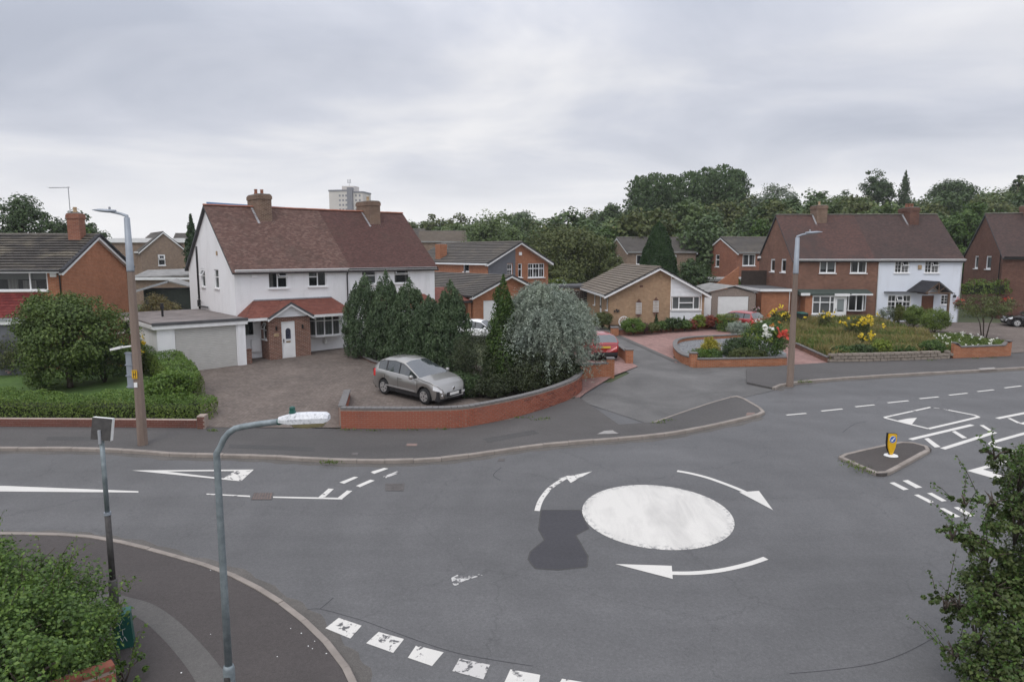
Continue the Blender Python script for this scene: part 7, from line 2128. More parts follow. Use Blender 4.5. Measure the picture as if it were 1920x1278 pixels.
b.col(b.ramp(n_, [(.33, (.16, .17, .18)), (.42, (.58, .59, .62)), (.7, (.76, .77, .79))])); b.setin('Roughness', .5)
plain('amber_bowl', (.42, .36, .2), .25, 0, .15, 8)
plain('sign_yellow', (.72, .42, .01), .4, 0, .08, 6)
plain('sign_white', (.78, .78, .76), .4, 0, .06, 6)
plain('sign_blue', (.02, .12, .5), .4, 0, .06, 6)
plain('sign_black', (.012, .012, .014), .4, 0, .1, 6)
plain('cabinet_green', (.012, .085, .068), .45, 0, .18, 5)
def concrete_lamp(label, px, py, pj, ptop, side, parts_sign=False):
    x, y = G(px, py, .1); z = gz(y) + .1
    zj = A(px, pj, y)[2] - z; zt = A(px, ptop, y)[2] - z
    t = thing('lamp_post', label, 'lamp post', (x, y, z), 0)
    mb = MB(); mb.tube([(0, 0, -.2), (0, 0, 1.0), (0, 0, zj)], [.17, .165, .12], 8)
    mb.build('column', 'concrete_column', t)
    MB().tube([(0, 0, zj - .05), (0, 0, zj), (0, 0, zt - .1)], [.128, .124, .092], 12).build('sleeve', 'grey_steel', t, smooth=True)
    mb = MB().tube([(0, 0, zt - .25), (0, 0, zt - .05), (side * .18, 0, zt + .02), (side * .55, 0, zt + .1)], [.075, .06, .045, .04], 8)
    mb.build('bracket', 'grey_steel', t, smooth=True)
    # flat tapering lantern
    hd = MB()
    sec = [(.35, .05, .05, .10), (.6, .12, .075, .10), (.85, .14, .07, .12), (1.05, .10, .03, .14), (1.12, .04, .012, .145)]
    rings = []
    for dx, hw, hh, zz in sec:
        ps = []
        for k in range(10):
            a_ = 2 * math.pi * k / 10
            ps.append((side * dx, math.cos(a_) * hw, zt + zz + math.sin(a_) * hh * (.6 if math.sin(a_) < 0 else 1)))
        rings.append(hd.pts(ps))
    for a_, c_ in zip(rings[:-1], rings[1:]):
        for k in range(10): hd.f.append((a_ + k, a_ + (k + 1) % 10, c_ + (k + 1) % 10, c_ + k))
    hd.f.append(tuple(rings[0] + k for k in range(10))); hd.f.append(tuple(rings[-1] + k for k in range(10)))
    hd.build('lantern', 'grey_steel', t, smooth=True)
    MB().lathe([(.035, 0), (.035, .07), (.01, .085)], (side * .55, 0, zt + .17), 10).build('photocell', 'lead', t)
    return t, y, z
lp, ly, lz = concrete_lamp('tall concrete lamp post with grey steel top by the left hedge', 268, 833, 506, 402, -1)
lz0 = lambda py_: A(262, py_, ly)[2] - lz
# plates on the column: yellow hydrant plate, small label, sign backs
MB().box(-.10, .07, -.19, -.17, lz0(708), lz0(692)).build('hydrant_plate', 'sign_yellow', lp)
hq = MB(); zc_ = lz0(700); 
hq.box(-.065, -.04, -.194, -.19, zc_ - .1, zc_ + .1).box(.01, .035, -.194, -.19, zc_ - .1, zc_ + .1).box(-.04, .01, -.194, -.19, zc_ - .015, zc_ + .015)
hq.box(-.09, .06, -.1935, -.19, zc_ + .115, zc_ + .125).box(-.09, .06, -.1935, -.19, zc_ - .128, zc_ - .118)
hq.build('plate_letter', 'sign_black', lp)
MB().box(-.06, .05, -.19, -.17, lz0(724), lz0(715)).build('number_label', 'sign_white', lp)
MB().box(-.40, -.19, .02, .06, lz0(728), lz0(660)).build('sign_back', 'grey_steel', lp, bevel=.01)
for pz in (725, 704, 684, 662):
    MB().box(-.42, .0, -.01, .02, lz0(pz) - .02, lz0(pz) + .02).build('sign_channel', 'grey_steel', lp)
mb = MB().tube([(-.1, -.05, lz0(648)), (-.5, -.12, lz0(651))], .03, 6).hexa([(-.78, -.2, lz0(656)), (-.42, -.2, lz0(652)), (-.42, -.02, lz0(652)), (-.78, -.02, lz0(656)), (-.78, -.2, lz0(652)), (-.42, -.2, lz0(647)), (-.42, -.02, lz0(647)), (-.78, -.02, lz0(652))])
mb.build('sign_light', 'sign_white', lp)
concrete_lamp('concrete lamp post with grey steel top on the right pavement', 1481, 720, 511, 441, 1)
# near steel lamp
ND = 9.6
nx_, nzg = -4.28, gz(ND) + .1
nl_ = thing('lamp_post', 'tall thin steel lamp post with peeling white lantern in the foreground', 'lamp post', (nx_, ND, nzg))
L3 = lambda px_, py_, yy=ND: tuple(Vector(A(px_, py_, yy)) - Vector((nx_, ND, nzg)))
zb_ = L3(424, 1246)[2]
MB().tube([(0, 0, -.2), (0, 0, zb_ - .05), (0, 0, zb_), ], [.085, .085, .07], 14).build('base_tube', 'galvanised', nl_, smooth=True)
MB().box(-.045, .045, -.1, -.06, zb_ - .75, zb_ - .15).build('access_door', 'old_steel', nl_, bevel=.01)
zt_ = L3(411, 850)[2]
arm = [(0, 0, zb_ - .02), (0, 0, zb_ + 1.2), (0, 0, zt_ - .1), (.0, 0, zt_)] + [L3(*q) for q in ((414, 836), (420, 822), (429, 811), (441, 803), (458, 799), (490, 794), (532, 789))]
arm = [(q[0] if i > 3 else 0, 0, q[2]) for i, q in enumerate(arm)]
MB().tube(arm, [.056, .052, .047, .047] + [.045] * 7, 14).build('column', 'galvanised', nl_, smooth=True)
q0, q1 = L3(523, 790), L3(617, 784)
cl_ = MB().tube([L3(521, 790.4), L3(527, 789.7)], .049, 12); cl_.build('joint_band', 'cabinet_green', nl_)
X0, X1, ZC = q0[0], q1[0], (q0[2] + q1[2]) / 2
up_ = [(X0, .05, ZC - .03, ZC + .045), (X0 + .12, .07, ZC - .05, ZC + .08), (X0 + .2, .10, ZC - .045, ZC + .105), (X0 + .42, .115, ZC - .03, ZC + .115), (X1 - .05, .11, ZC - .02, ZC + .115), (X1, .08, ZC + .0, ZC + .085)]
hd = MB(); rr_l = []
for x_, hw, z0_, z1_ in up_:
    rr_l.append(hd.pts([(x_, -hw, z0_), (x_, -hw * 1.06, (z0_ + z1_) / 2), (x_, -hw * .7, z1_ - .01), (x_, 0, z1_), (x_, hw * .7, z1_ - .01), (x_, hw * 1.06, (z0_ + z1_) / 2), (x_, hw, z0_)]))
for a_, c_ in zip(rr_l[:-1], rr_l[1:]):
    for k in range(7): hd.f.append((a_ + k, a_ + (k + 1) % 7, c_ + (k + 1) % 7, c_ + k))
hd.f.append(tuple(rr_l[0] + k for k in range(7))); hd.f.append(tuple(rr_l[-1] + k for k in range(7)))
hd.build('lantern', 'peeling_paint', nl_)
bo = MB(); rr_l = []
for x_, hw, z1_, dp in ((X0 + .17, .075, ZC - .046, .01), (X0 + .24, .09, ZC - .042, .075), (X0 + .4, .098, ZC - .032, .095), (X1 - .09, .095, ZC - .022, .08), (X1 - .03, .08, ZC - .012, .01)):
    rr_l.append(bo.pts([(x_, -hw, z1_), (x_, -hw * .8, z1_ - dp * .7), (x_, 0, z1_ - dp), (x_, hw * .8, z1_ - dp * .7), (x_, hw, z1_)]))
for a_, c_ in zip(rr_l[:-1], rr_l[1:]):
    for k in range(4): bo.f.append((a_ + k, a_ + k + 1, c_ + k + 1, c_ + k))
bo.build('lamp_bowl', 'amber_bowl', nl_, smooth=True)
MB().lathe([(.05, 0), (.05, .03), (.04, .035), (.042, .085), (.02, .1)], (X0 + .2, 0, ZC + .1), 12).build('photocell', 'cabinet_teal' if 'cabinet_teal' in MATS else 'cabinet_green', nl_)
# sign post with plate seen from behind
sx, sy = G(216, 1146, .1)
sp_ = thing('sign_post', 'grey steel sign post with small square plate seen from behind', 'sign', (sx, sy, gz(sy) + .1))
S3 = lambda px_, py_: A(px_, py_, sy)[2] - gz(sy) - .1
MB().tube([(0, 0, -.2), (0, 0, S3(215, 1085) - .02), (0, 0, S3(215, 1085))], [.085, .085, .062], 12).tube([(0, 0, S3(215, 1085)), (0, 0, S3(205, 962))], .058, 12).build('lower_post', 'old_steel', sp_, smooth=True)
MB().tube([(0, 0, S3(205, 962) - .03), (0, 0, S3(205, 962) + .03)], .066, 12).build('clamp', 'grey_steel', sp_)
MB().tube([(0, 0, S3(205, 962)), (0, 0, S3(188, 812))], .045, 12).build('upper_post', 'galvanised', sp_, smooth=True)
pl_ = MB().box(-.19, .19, -.05, .05, -.24, .2).mesh('sign_box', 'sign_white', bevel=.006)
o = link('sign_box', pl_, sp_); o.location = (.03, .02, S3(190, 802)); o.rotation_euler = (-.1, .1, math.radians(2))
o2 = link('sign_back', MB().box(-.186, .186, -.056, -.051, -.236, .196).mesh('sign_back', 'old_steel'), sp_); o2.location = o.location; o2.rotation_euler = o.rotation_euler
MB().tube([(0, -.06, S3(190, 830)), (0, -.06, S3(190, 805))], .03, 8).build('sign_clip', 'lead', sp_)
# green roadside cabinet
cx_, cy_ = G(236, 1208, .1)
cb_ = thing('utility_cabinet', 'small green metal roadside cabinet with white scribbles by the sign post', 'cabinet', (cx_, cy_, gz(cy_) + .1), math.radians(24))
ch = A(232, 1140, cy_ + .1)[2] - gz(cy_) - .1
cb_.rotation_euler = (.0, -.06, math.radians(24))
MB().box(-.15, .15, -.13, .13, -.1, ch - .03).build('body', 'cabinet_green', cb_, bevel=.01)
MB().box(-.165, .165, -.145, .145, ch - .03, ch + .01).build('lid', 'cabinet_green', cb_, bevel=.008)
MB().lathe([(.045, 0), (.045, .02)], (0, 0, ch + .01), 12).build('lock_disc', 'black_plastic', cb_)
MB().box(-.12, .12, -.135, -.131, .06, ch - .1).build('door', 'cabinet_green', cb_)
sc = MB()
for a_, c_ in (((-.07, .50), (-.03, .44)), ((-.03, .44), (.02, .52)), ((-.03, .44), (-.03, .38)), ((-.05, .34), (.05, .36)), ((0, .36), (0, .25)), ((-.05, .22), (-.02, .14)), ((-.02, .14), (.02, .22)), ((.02, .22), (.05, .13))):
    sc.tube([(a_[0], -.137, a_[1] * ch / .62), (c_[0], -.137, c_[1] * ch / .62)], .004, 4)
tag(sc.build('scribble', 'sign_white', cb_), kind='stuff')
# keep-left bollard on the island
bx_, by_ = G(1669, 853, .1)
bo_ = thing('traffic_bollard', 'yellow keep-left bollard with blue arrow disc on the traffic island', 'bollard', (bx_, by_, gz(by_) + .1), math.radians(12))
bo_.scale = (.84, .84, .84)
prof = [(-.06, .04), (.06, .04), (.12, .18), (.17, .3), (.2, .5), (.205, .84), (.15, .86), (-.19, .9), (-.2, .5), (-.17, .3), (-.12, .18)]
MB().prism([(x_, -.07, z_) for x_, z_ in prof], (0, .14, 0)).build('body', 'sign_yellow', bo_, bevel=.015)
MB().prism([(x_ * 1.06, -.045, z_ * 1.02 + .0) for x_, z_ in prof], (0, .09, 0)).build('edge_band', 'sign_black', bo_)
MB().lathe([(.14, -.085), (.14, -.072)], (0, 0, .66), 24, 'y').build('sign_rim', 'sign_white', bo_)
MB().lathe([(.128, -.089), (.128, -.086)], (0, 0, .66), 24, 'y').build('sign_disc', 'sign_blue', bo_)
ar = [(-.075, -.075), (-.075, .02), (-.045, -.012), (.05, .083), (.083, .05), (-.012, -.045), (.02, -.075)]
MB().prism([(x_, -.093, .66 + z_) for x_, z_ in ar], (0, .003, 0)).build('arrow', 'sign_white', bo_)
MB().lathe([(.05, -.08), (.05, -.072)], (0, 0, .2), 14, 'y').build('reflector', 'sign_yellow', bo_)
MB().lathe([(.26, 0), (.24, .03), (.12, .05)], (.02, -.02, -.01), 20).build('base_disc', 'sign_white', bo_)

# ------------------------------------------------------------------ covers let into the ground
plain('cast_iron', (.115, .105, .1), .7, .2, .3, 9)
plain('pale_slab', (.3, .285, .27), .9, 0, .2, 5)
plain('rust_slab', (.2, .14, .12), .9, 0, .2, 5)
def cover(label, px, mat, off=.006, grid=0, fr='kerb'):
    pts = gp(px, off)
    c = Vector((sum(p[0] for p in pts) / 4, sum(p[1] for p in pts) / 4))
    t = thing('manhole_cover', label, 'cover', (c.x, c.y, gz(c.y) + off), 0, None)
    def ring(s, dz): return [(c.x + (p[0] - c.x) * s - c.x, c.y + (p[1] - c.y) * s - c.y, gz(p[1]) - gz(c.y) + dz) for p in pts]
    q = MB(); o_, i_ = ring(1.0, .006), ring(.88, .006)
    for k in range(4): q.quad(o_[k], o_[(k + 1) % 4], i_[(k + 1) % 4], i_[k])
    q.build('frame', 'cast_iron' if fr == 'kerb' else fr, t)
    MB().quad(*ring(.86, .005)).build('lid', mat, t)
    if grid:
        g_ = MB(); R_ = ring(.8, .009)
        for k in range(grid):
            for m2 in range(grid):
                def bl_(u, v_): return tuple(Vector(R_[0]).lerp(Vector(R_[1]), u).lerp(Vector(R_[3]).lerp(Vector(R_[2]), u), v_))
                u0, v0 = k / grid, m2 / grid; e_ = .75 / grid
                g_.quad(bl_(u0, v0), bl_(u0 + e_, v0), bl_(u0 + e_, v0 + e_), bl_(u0, v0 + e_))
        tag(g_.build('tread', 'cast_iron', t, fix=False), kind='stuff')
    return t
cover('square iron manhole cover in the road left of the roundabout', [(722, 906), (759, 906), (757, 920), (722, 919.5)], 'cast_iron', .004, 6)
cover('square iron cover interrupting the centre line at left', [(476, 923), (513, 923), (510, 936), (470, 936)], 'rust_slab', .009, 6)
cover('small iron gully cover by the kerb below the brick wall', [(936, 859), (947, 859), (945, 864), (933, 864)], 'cast_iron', .004)
cover('rust-brown cover in the pavement below the brick wall', [(762, 831), (784, 831), (783, 836), (760, 836)], 'rust_slab', .104)
cover('small dark cover in the pavement near the kerb', [(660, 848), (672, 848), (671, 853), (658, 853)], 'cast_iron', .104)
cover('pale concrete cover in the pavement towards the side lane', [(1132, 807), (1150, 806), (1163, 813), (1116, 814)], 'pale_slab', .104)
cover('grey concrete cover beside the right lamp post', [(1433, 717.5), (1456, 719), (1448, 725), (1423, 723)], 'pale_slab', .016)
cover('small cover on the pavement tip by the lane mouth', [(1400, 773), (1417, 773), (1414, 779), (1397, 779)], 'rust_slab', .104)
cover('pale cover in the right-hand pavement', [(1832, 690), (1866, 688), (1870, 692), (1838, 694)], 'pale_slab', .104)
# tar seams and cracks
for q in ([(576, 1142), (600, 1141), (650, 1154), (690, 1166), (760, 1192), (840, 1219), (905, 1233), (1000, 1248)], [(1480, 1262), (1560, 1255), (1640, 1243), (1700, 1222), (1760, 1190)]):
    stroke('tar_seam', q, .014, 'patch', .003)
for q in ([(600, 1141), (616, 1128), (625, 1120)], [(1580, 810), (1602, 795), (1625, 790)], [(940, 876), (925, 890), (938, 900)]):
    stroke('tar_seam', q, .02, 'patch', .003)
# scattered litter on the near pavement
lt = thing('litter', 'scattered white litter specks on the near pavement', 'litter', (0, 0, 0)); lt['kind'] = 'stuff'
vs = []
for px_, py_ in [(395, 1069), (395, 1189), (565, 1187), (590, 1202), (520, 1231), (612, 1225), (545, 1178), (340, 1261), (578, 1211), (586, 1216)]:
    x_, y_ = G(px_, py_, .1); c = np.array([[x_, y_, gz(y_) + .112]])
    vs.append(leafq(c, np.array([[0.1, -.1, 1.0]]) / 1.01, .03, .8))
tag(link('flakes', np_mesh('flakes', np.concatenate(vs), 4, 'sign_white'), lt), kind='stuff')
# wheelie bin and hanging baskets
wx, wy = G(1503, 612, .1)
wb_ = thing('wheelie_bin', 'dark green wheelie bin beside the porch of the brick half', 'bin', (wx, wy, gz(wy) + .1), .1)
MB().hexa([(-.22, -.28, .05), (.22, -.28, .05), (.22, .2, .05), (-.22, .2, .05), (-.29, -.36, .98), (.29, -.36, .98), (.29, .36, .98), (-.29, .36, .98)]).build('body', 'shed_green', wb_, bevel=.02)
MB().hexa([(-.31, -.4, .98), (.31, -.4, .98), (.31, .36, .98), (-.31, .36, .98), (-.28, -.36, 1.04), (.28, -.36, 1.04), (.28, .36, 1.1), (-.28, .36, 1.1)]).build('lid', 'cabinet_green', wb_, bevel=.02)
for s_ in (-.2, .2): MB().lathe([(.1, -.03), (.1, .03)], (s_, .25, .1), 12, 'x').build('wheel', 'black_plastic', wb_)
for k, (px_, py_, yy, m1, lab) in enumerate(((1800, 566, 54.2, 'petal_red', 'red and purple hanging basket on the white half corner'), (1886, 562, 56, 'petal_red', 'red hanging basket on the dark end house'), (1417, 580, 54.2, 'petal_pink', 'pale hanging basket on the flat-roofed extension'))):
    p = A(px_, py_, yy)
    hb = thing('hanging_basket', lab, 'basket', p)
    link('foliage', np_mesh('foliage', crown_pts((0, 0, -.1), (.35, .3, .3), 30, 16, .12, .09, 700 + k), 4, 'leaf_purple' if k != 2 else 'leaf_dark'), hb)
    link('blossom', np_mesh('blossom', flowers(np.random.default_rng(70 + k).normal(size=(26, 3)) * (.26, .2, .16), .1, .1, 1), 4, m1), hb)
    MB().tube([(0, .35, .45), (0, 0, .5), (0, 0, .1)], .012, 5).build('bracket', 'black_plastic', hb)

# ------------------------------------------------------------------ cars
def paint(name, c, metal=.5, rough=.32):
    b = NB(name); b.col(c); b.setin('Metallic', metal).setin('Roughness', rough).setin('Coat Weight', .8).setin('Coat Roughness', .06)
paint('silver_paint', (.30, .292, .278), .6, .36)
paint('red_paint', (.3, .012, .012), .15, .3)
paint('white_paint', (.78, .78, .78), 0, .3)
paint('black_paint', (.01, .01, .012), .1, .25)
NB('car_glass').setin('Base Color', (.035, .042, .045)).setin('Roughness', .05).setin('Specular IOR Level', 1.0).setin('IOR', 1.75)
NB('tyre').setin('Base Color', (.018, .018, .019)).setin('Roughness', .85)
NB('alloy').setin('Base Color', (.55, .55, .55)).setin('Metallic', .7).setin('Roughness', .3)
NB('chrome').setin('Base Color', (.7, .7, .7)).setin('Metallic', 1.0).setin('Roughness', .12)
NB('lamp_clear').setin('Base Color', (.82, .84, .86)).setin('Roughness', .15)
NB('lamp_red').setin('Base Color', (.5, .015, .015)).setin('Roughness', .1)
NB('trim_dark').setin('Base Color', (.022, .022, .024)).setin('Roughness', .6)
NB('plate_yellow').setin('Base Color', (.6, .45, .05)).setin('Roughness', .4)
def car(label, loc, head, pmat, L=4.37, W=1.84, H=1.64, wb=2.61, wr=.335, fo=.9, hood=(.86, 1.1), wsx=(1.0, -.1), roof=((-.15, 1.61), (-.65, 1.67), (-1.45, 1.6)), rear=(-1.72, 1.52, -2.08, 1.08), belt=(.97, 1.08), plate='sign_white', name='parked_car'):
    t = thing(name, label, 'car', loc, head)
    xf, xr = L / 2, -L / 2
    fx_, rx_ = xf - fo, xf - fo - wb
    ztop = [(xr, .86), (xr + .04, 1.0), (rear[2], rear[3]), (rear[0], rear[1])] + [(a, c) for a, c in reversed(roof)] + [(wsx[0], hood[1]), (xf - .55, (hood[0] * .45 + hood[1] * .55)), (xf - .22, hood[0]), (xf - .06, hood[0] - .14), (xf, hood[0] - .3)]
    ztop = sorted(ztop)
    zx = [a for a, _ in ztop]; zz = [c for _, c in ztop]
    ybw = [(xr, W * .40), (xr + .12, W * .462), (xr + .5, W * .492), (-.3, W * .5), (fx_, W * .495), (xf - .35, W * .45), (xf - .1, W * .37), (xf, W * .3)]
    yx = [a for a, _ in ybw]; yy = [c for _, c in ybw]
    st = set(np.linspace(xr, xf, 44).tolist())
    for c in (fx_, rx_):
        for a_ in np.linspace(-wr * 1.2, wr * 1.2, 15): st.add(c + a_)
    for a_ in (wsx[0], wsx[1], rear[0], rear[2], xf - .06, xf - .22): st.add(a_)
    bp0, bp1 = wsx[1] + .12, rx_ + .02
    for a_ in (wsx[0] - .16, -.28, -.36, -1.12, -1.2): st.add(a_)
    st = sorted(st); S = [st[0]]
    for a_ in st[1:]:
        if a_ - S[-1] > .012: S.append(a_)
    R_ = wr * 1.16
    V, rows = [], 9
    for x_ in S:
        zt = float(np.interp(x_, zx, zz)); w_ = float(np.interp(x_, yx, yy))
        zb_ = .23 + .1 * max(0, (abs(x_) - (L / 2 - .35)) / .35)
        for c in (fx_, rx_):
            if abs(x_ - c) < R_: zb_ = max(zb_, wr + math.sqrt(R_ * R_ - (x_ - c) ** 2) - .0)
        zs_ = min(belt[0] + (belt[1] - belt[0]) * (xf - x_) / L, zt - .03)
        cab = max(0.0, min(1.0, (zt - zs_ - .06) / .45))
        wrf = w_ * (1 - .26 * cab)
        zsd = zt - (.03 + .045 * cab)
        zb_ = min(zb_, zs_ - .09)
        zl = min(max(zb_ + .05, .42), zs_ - .07)
        zm = max(zl + .02, (zl + zs_) / 2)
        sec = [(w_ - .05, zb_), (w_ - .008, zl), (w_, zm), (w_ - .022, zs_), (w_ - .05 - .03 * cab, zs_ + .03 * cab), (wrf + .015, zsd - .05 * cab), (wrf - .045, zsd + .004), (wrf * .52, zt - .008), (0, zt)]
        V.append(sec)
    groups = {}
    def put(k, q): groups.setdefault(k, []).append(q)
    for i in range(len(S) - 1):
        xm = (S[i] + S[i + 1]) / 2
        zt0, zt1 = np.interp(S[i], zx, zz), np.interp(S[i + 1], zx, zz)
        for j in range(rows - 1):
            k = 'body'
            if j == 0 and rx_ < xm < fx_: k = 'sill_trim'
            if j == 4:
                if rear[0] - .02 < xm < wsx[0] - .16:
                    k = 'side_window'
                    if -.36 < xm < -.28 or -1.2 < xm < -1.12: k = 'window_pillar'
            if j >= 6:
                if wsx[1] < xm < wsx[0]: k = 'windscreen'
                if rear[2] < xm < rear[0]: k = 'rear_window'
            if j == 2 and xf - .45 < xm < xf - .05: k = 'headlight'
            if j in (2, 3) and xm < xr + .26 and xm > xr + .03: k = 'tail_light'
            for sgn in (-1, 1):
                q = [(S[i], sgn * V[i][j][0], V[i][j][1]), (S[i + 1], sgn * V[i + 1][j][0], V[i + 1][j][1]), (S[i + 1], sgn * V[i + 1][j + 1][0], V[i + 1][j + 1][1]), (S[i], sgn * V[i][j + 1][0], V[i][j + 1][1])]
                if sgn < 0: q = q[::-1]
                put((k, sgn if k in ('headlight', 'tail_light', 'side_window') else 0), q)
    for i, x_ in ((0, S[0]), (len(S) - 1, S[-1])):
        prof = [(x_, y_, z_) for y_, z_ in V[i]] + [(x_, -y_, z_) for y_, z_ in V[i][-2::-1]]
        put(('body', 0), prof if i else prof[::-1])
    mm = {'body': pmat, 'sill_trim': 'trim_dark', 'side_window': 'car_glass', 'window_pillar': 'trim_dark', 'windscreen': 'car_glass', 'rear_window': 'car_glass', 'headlight': 'lamp_clear', 'tail_light': 'lamp_red', 'front_intake': 'trim_dark'}
    for (k, sgn), qs in groups.items():
        mb = MB()
        for q in qs: mb.quad(*q)
        me_ = mb.mesh(k, mm[k], fix=False); 
        bm = bmesh.new(); bm.from_mesh(me_); bmesh.ops.remove_doubles(bm, verts=bm.verts, dist=.002); bm.to_mesh(me_); bm.free()
        me_.polygons.foreach_set('use_smooth', [True] * len(me_.polygons))
        link(k, me_, t)
    MB().box(xr + .12, xf - .14, -W * .42, W * .42, .2, .62).build('underbody', 'trim_dark', t)
    # window surround line
    for sgn in (-1, 1):
        mp_ = []
        for i, x_ in enumerate(S):
            if rear[0] < x_ < wsx[0] - .1: mp_.append((x_, sgn * (V[i][5][0] + .004), V[i][5][1] + .012))
        MB().tube(mp_, .01, 5).build('window_trim', 'trim_dark', t)
        mx = wsx[0] - .32
        iw = np.interp(mx, yx, yy)
        MB().tube([(mx, sgn * (iw - .06), belt[0] + .06), (mx + .02, sgn * (iw + .08), belt[0] + .08)], .03, 6).build('mirror_arm', 'trim_dark', t)
        m_ = MB(); m_.lathe([(.02, -.1), (.07, -.085), (.095, -.02), (.09, .05), (.05, .1)], (mx + .03, sgn * (iw + .15), belt[0] + .12), 12, 'y')
        m_.build('door_mirror', pmat, t, smooth=True)
        for hx in (-.2, -1.05):
            MB().box(hx - .1, hx + .1, sgn * W * .5 - .012, sgn * W * .5 + .022, .865, .9).build('door_handle', pmat, t, bevel=.008)
        for sx_ in (wsx[0] - .1, -.32, -1.2):
            MB().box(sx_ - .006, sx_ + .006, sgn * W * .497 - .008, sgn * W * .497 + .001, .42, .92).build('door_seam', 'trim_dark', t)
        MB().box(-1.15, .75, sgn * W * .5 - .01, sgn * W * .5 + .012, .44, .5).build('door_strip', 'trim_dark' if pmat != 'silver_paint' else 'alloy', t, bevel=.005)
    # wheels
    rim = MB()
    for wx_ in (fx_, rx_):
        for sgn in (-1, 1):
            w2 = bpy.data.objects.new('wheel', MB().lathe([(wr * .6, -.1), (wr * .93, -.105), (wr, -.07), (wr, .07), (wr * .93, .105), (wr * .6, .1)], (0, 0, 0), 28, 'y').mesh('wheel', 'tyre', smooth=True))
            COL.objects.link(w2); w2.parent = t; w2.location = (wx_, sgn * (W / 2 - .13), wr)
            q = MB(); q.lathe([(wr * .66, sgn * .03), (wr * .66, sgn * .106), (wr * .6, sgn * .108)], (0, 0, 0), 28, 'y')
            MB().lathe([(wr * .62, sgn * .09), (wr * .62, sgn * .103)], (0, 0, 0), 24, 'y').build('wheel_back', 'trim_dark', w2)
            rg = MB()
            for k in range(28):
                a0_, a1_ = 2 * math.pi * k / 28, 2 * math.pi * (k + 1) / 28
                rg.quad((wr * .68 * math.cos(a0_), sgn * .112, wr * .68 * math.sin(a0_)), (wr * .68 * math.cos(a1_), sgn * .112, wr * .68 * math.sin(a1_)), (wr * .58 * math.cos(a1_), sgn * .104, wr * .58 * math.sin(a1_)), (wr * .58 * math.cos(a0_), sgn * .104, wr * .58 * math.sin(a0_)))
            rg.build('rim', 'alloy', w2)
            for k in range(5):
                a_ = 2 * math.pi * k / 5 + .3
                c_, s_ = math.cos(a_), math.sin(a_); p_ = (-s_, c_)
                w0_, w1_ = .05, .075
                MB().hexa([(c_ * .04 + p_[0] * w0_, sgn * .1, s_ * .04 + p_[1] * w0_), (c_ * wr * .62 + p_[0] * w1_, sgn * .1, s_ * wr * .62 + p_[1] * w1_), (c_ * wr * .62 - p_[0] * w1_, sgn * .1, s_ * wr * .62 - p_[1] * w1_), (c_ * .04 - p_[0] * w0_, sgn * .1, s_ * .04 - p_[1] * w0_),
                           (c_ * .04 + p_[0] * w0_, sgn * .122, s_ * .04 + p_[1] * w0_), (c_ * wr * .62 + p_[0] * w1_, sgn * .118, s_ * wr * .62 + p_[1] * w1_), (c_ * wr * .62 - p_[0] * w1_, sgn * .118, s_ * wr * .62 - p_[1] * w1_), (c_ * .04 - p_[0] * w0_, sgn * .122, s_ * .04 - p_[1] * w0_)]).build('spoke', 'alloy', w2)
    # front and rear details
    MB().box(xf - .02, xf + .012, -.42, .42, .36, .56).build('grille', 'trim_dark', t, bevel=.01)
    MB().box(xf + .004, xf + .02, -.26, .26, .42, .53).build('number_plate', plate, t, bevel=.004)
    em = MB().prism([(xf - .05, -.06, .64), (xf - .05, .0, .62), (xf - .05, .05, .65), (xf - .05, .06, .73), (xf - .05, .0, .76), (xf - .05, -.04, .71)], (.03, 0, -.01)).build('emblem', 'chrome', t)
    for sgn in (-1, 1): MB().lathe([(.05, 0), (.05, .02)], (xf - .07, sgn * .62, .46), 12, 'x').build('fog_lamp', 'lamp_clear', t)
    MB().box(xr - .015, xr + .02, -.26, .26, .68, .79).build('number_plate', 'plate_yellow', t)
    MB().box(xr - .02, xr + .1, -W * .41, W * .41, .3, .46).build('rear_bumper', 'trim_dark', t, bevel=.02)
    return t
fwp, rwp = Vector(G(797, 757, .13)), Vector(G(722, 738, .13))
hd_ = math.atan2((fwp - rwp).y, (fwp - rwp).x)
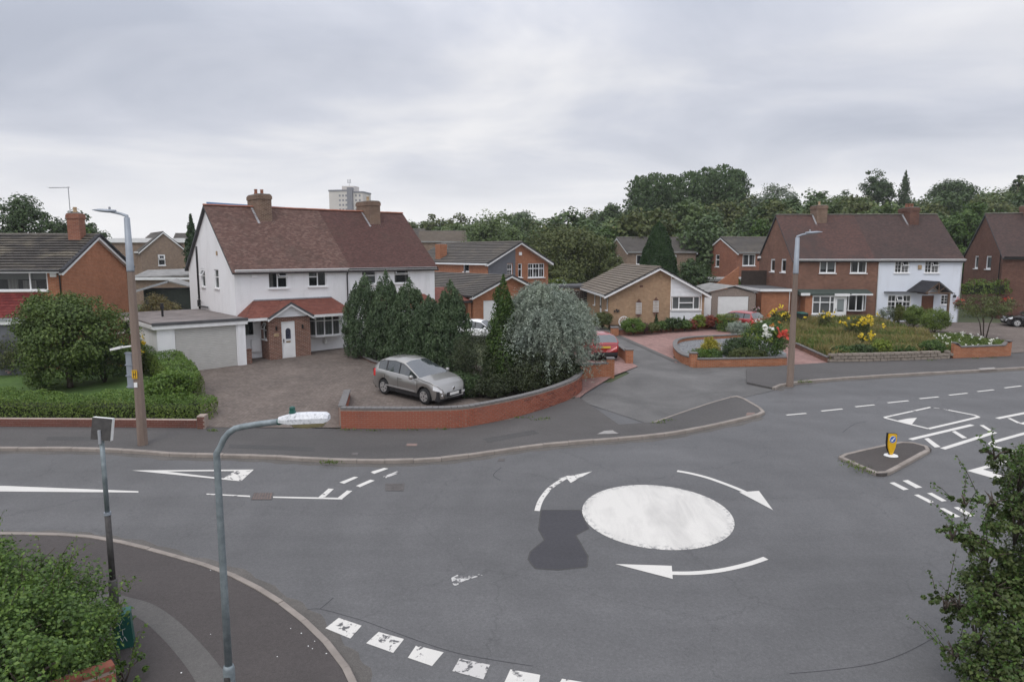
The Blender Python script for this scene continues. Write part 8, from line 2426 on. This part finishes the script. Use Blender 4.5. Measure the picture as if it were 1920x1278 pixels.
# the two wheels measured are those on the side towards the viewer (right-hand side of the car)
mid_ = (fwp + rwp) / 2
dirv = Vector((math.cos(hd_), math.sin(hd_))); nleft = Vector((-dirv.y, dirv.x))
ctr = mid_ + nleft * (1.84 / 2 - .1)
off_ = (4.37 / 2 - .9 - 2.61 / 2)
ctr = ctr - dirv * off_
pitch_ = math.atan2(gz(fwp.y) - gz(rwp.y), (fwp - rwp).length)
c1 = car('silver-beige crossover car parked behind the curved brick wall', (ctr.x, ctr.y, gz(ctr.y) + .125), hd_, 'silver_paint')
c1.rotation_euler = (.03, -pitch_, hd_)
HB_ = dict(L=3.8, W=1.66, H=1.5, wb=2.4, wr=.3, fo=.75, hood=(.74, .95), wsx=(.75, .05), roof=((.05, 1.42), (-.5, 1.49), (-1.3, 1.45)), rear=(-1.5, 1.4, -1.82, 1.0), belt=(.86, .96))
x, y = G(1128, 676, .05)
c2 = car('bright red hatchback seen from behind between the brick gate walls', (x - .1, y + 1.6, gz(y + 1.6) + .06), math.radians(99), 'red_paint', **HB_)
x, y = G(1402, 622, .05)
c3 = car('dark red estate car parked before the white garage door', (x - .6, y + 1.0, gz(y + 1) + .06), math.radians(128), 'red_paint', L=4.1, W=1.7, H=1.48, wb=2.5, wr=.31, fo=.8, hood=(.74, .95), wsx=(.8, .1), roof=((.1, 1.40), (-.5, 1.47), (-1.5, 1.42)), rear=(-1.65, 1.38, -1.95, 1.0), belt=(.86, .96))
x, y = G(905, 650, .05)
c4 = car('white car glimpsed behind the shrubs before the middle house', (x, y + 2, gz(y + 2) + .05), math.radians(-20), 'white_paint', **HB_)
x, y = G(1925, 614, .05)
c5 = car('black car cut off at the right edge of the picture', (x + .8, y + .6, gz(y) + .06), math.radians(160), 'black_paint', **HB_)
# ------------------------------------------------------------------ thin summer haze
hz = MB().box(-420, 420, -70, 480, -4.5, 62).mesh('haze', None)
hm = bpy.data.materials.new('haze'); hm.use_nodes = True
hn = hm.node_tree; hn.nodes.clear()
ho = hn.nodes.new('ShaderNodeOutputMaterial'); hv = hn.nodes.new('ShaderNodeVolumePrincipled')
hv.inputs['Color'].default_value = (.93, .94, .97, 1); hv.inputs['Density'].default_value = .0003; hv.inputs['Anisotropy'].default_value = .2
hn.links.new(hv.outputs[0], ho.inputs['Volume'])
hz.materials.append(hm)
tag(link('haze', hz), kind='stuff')
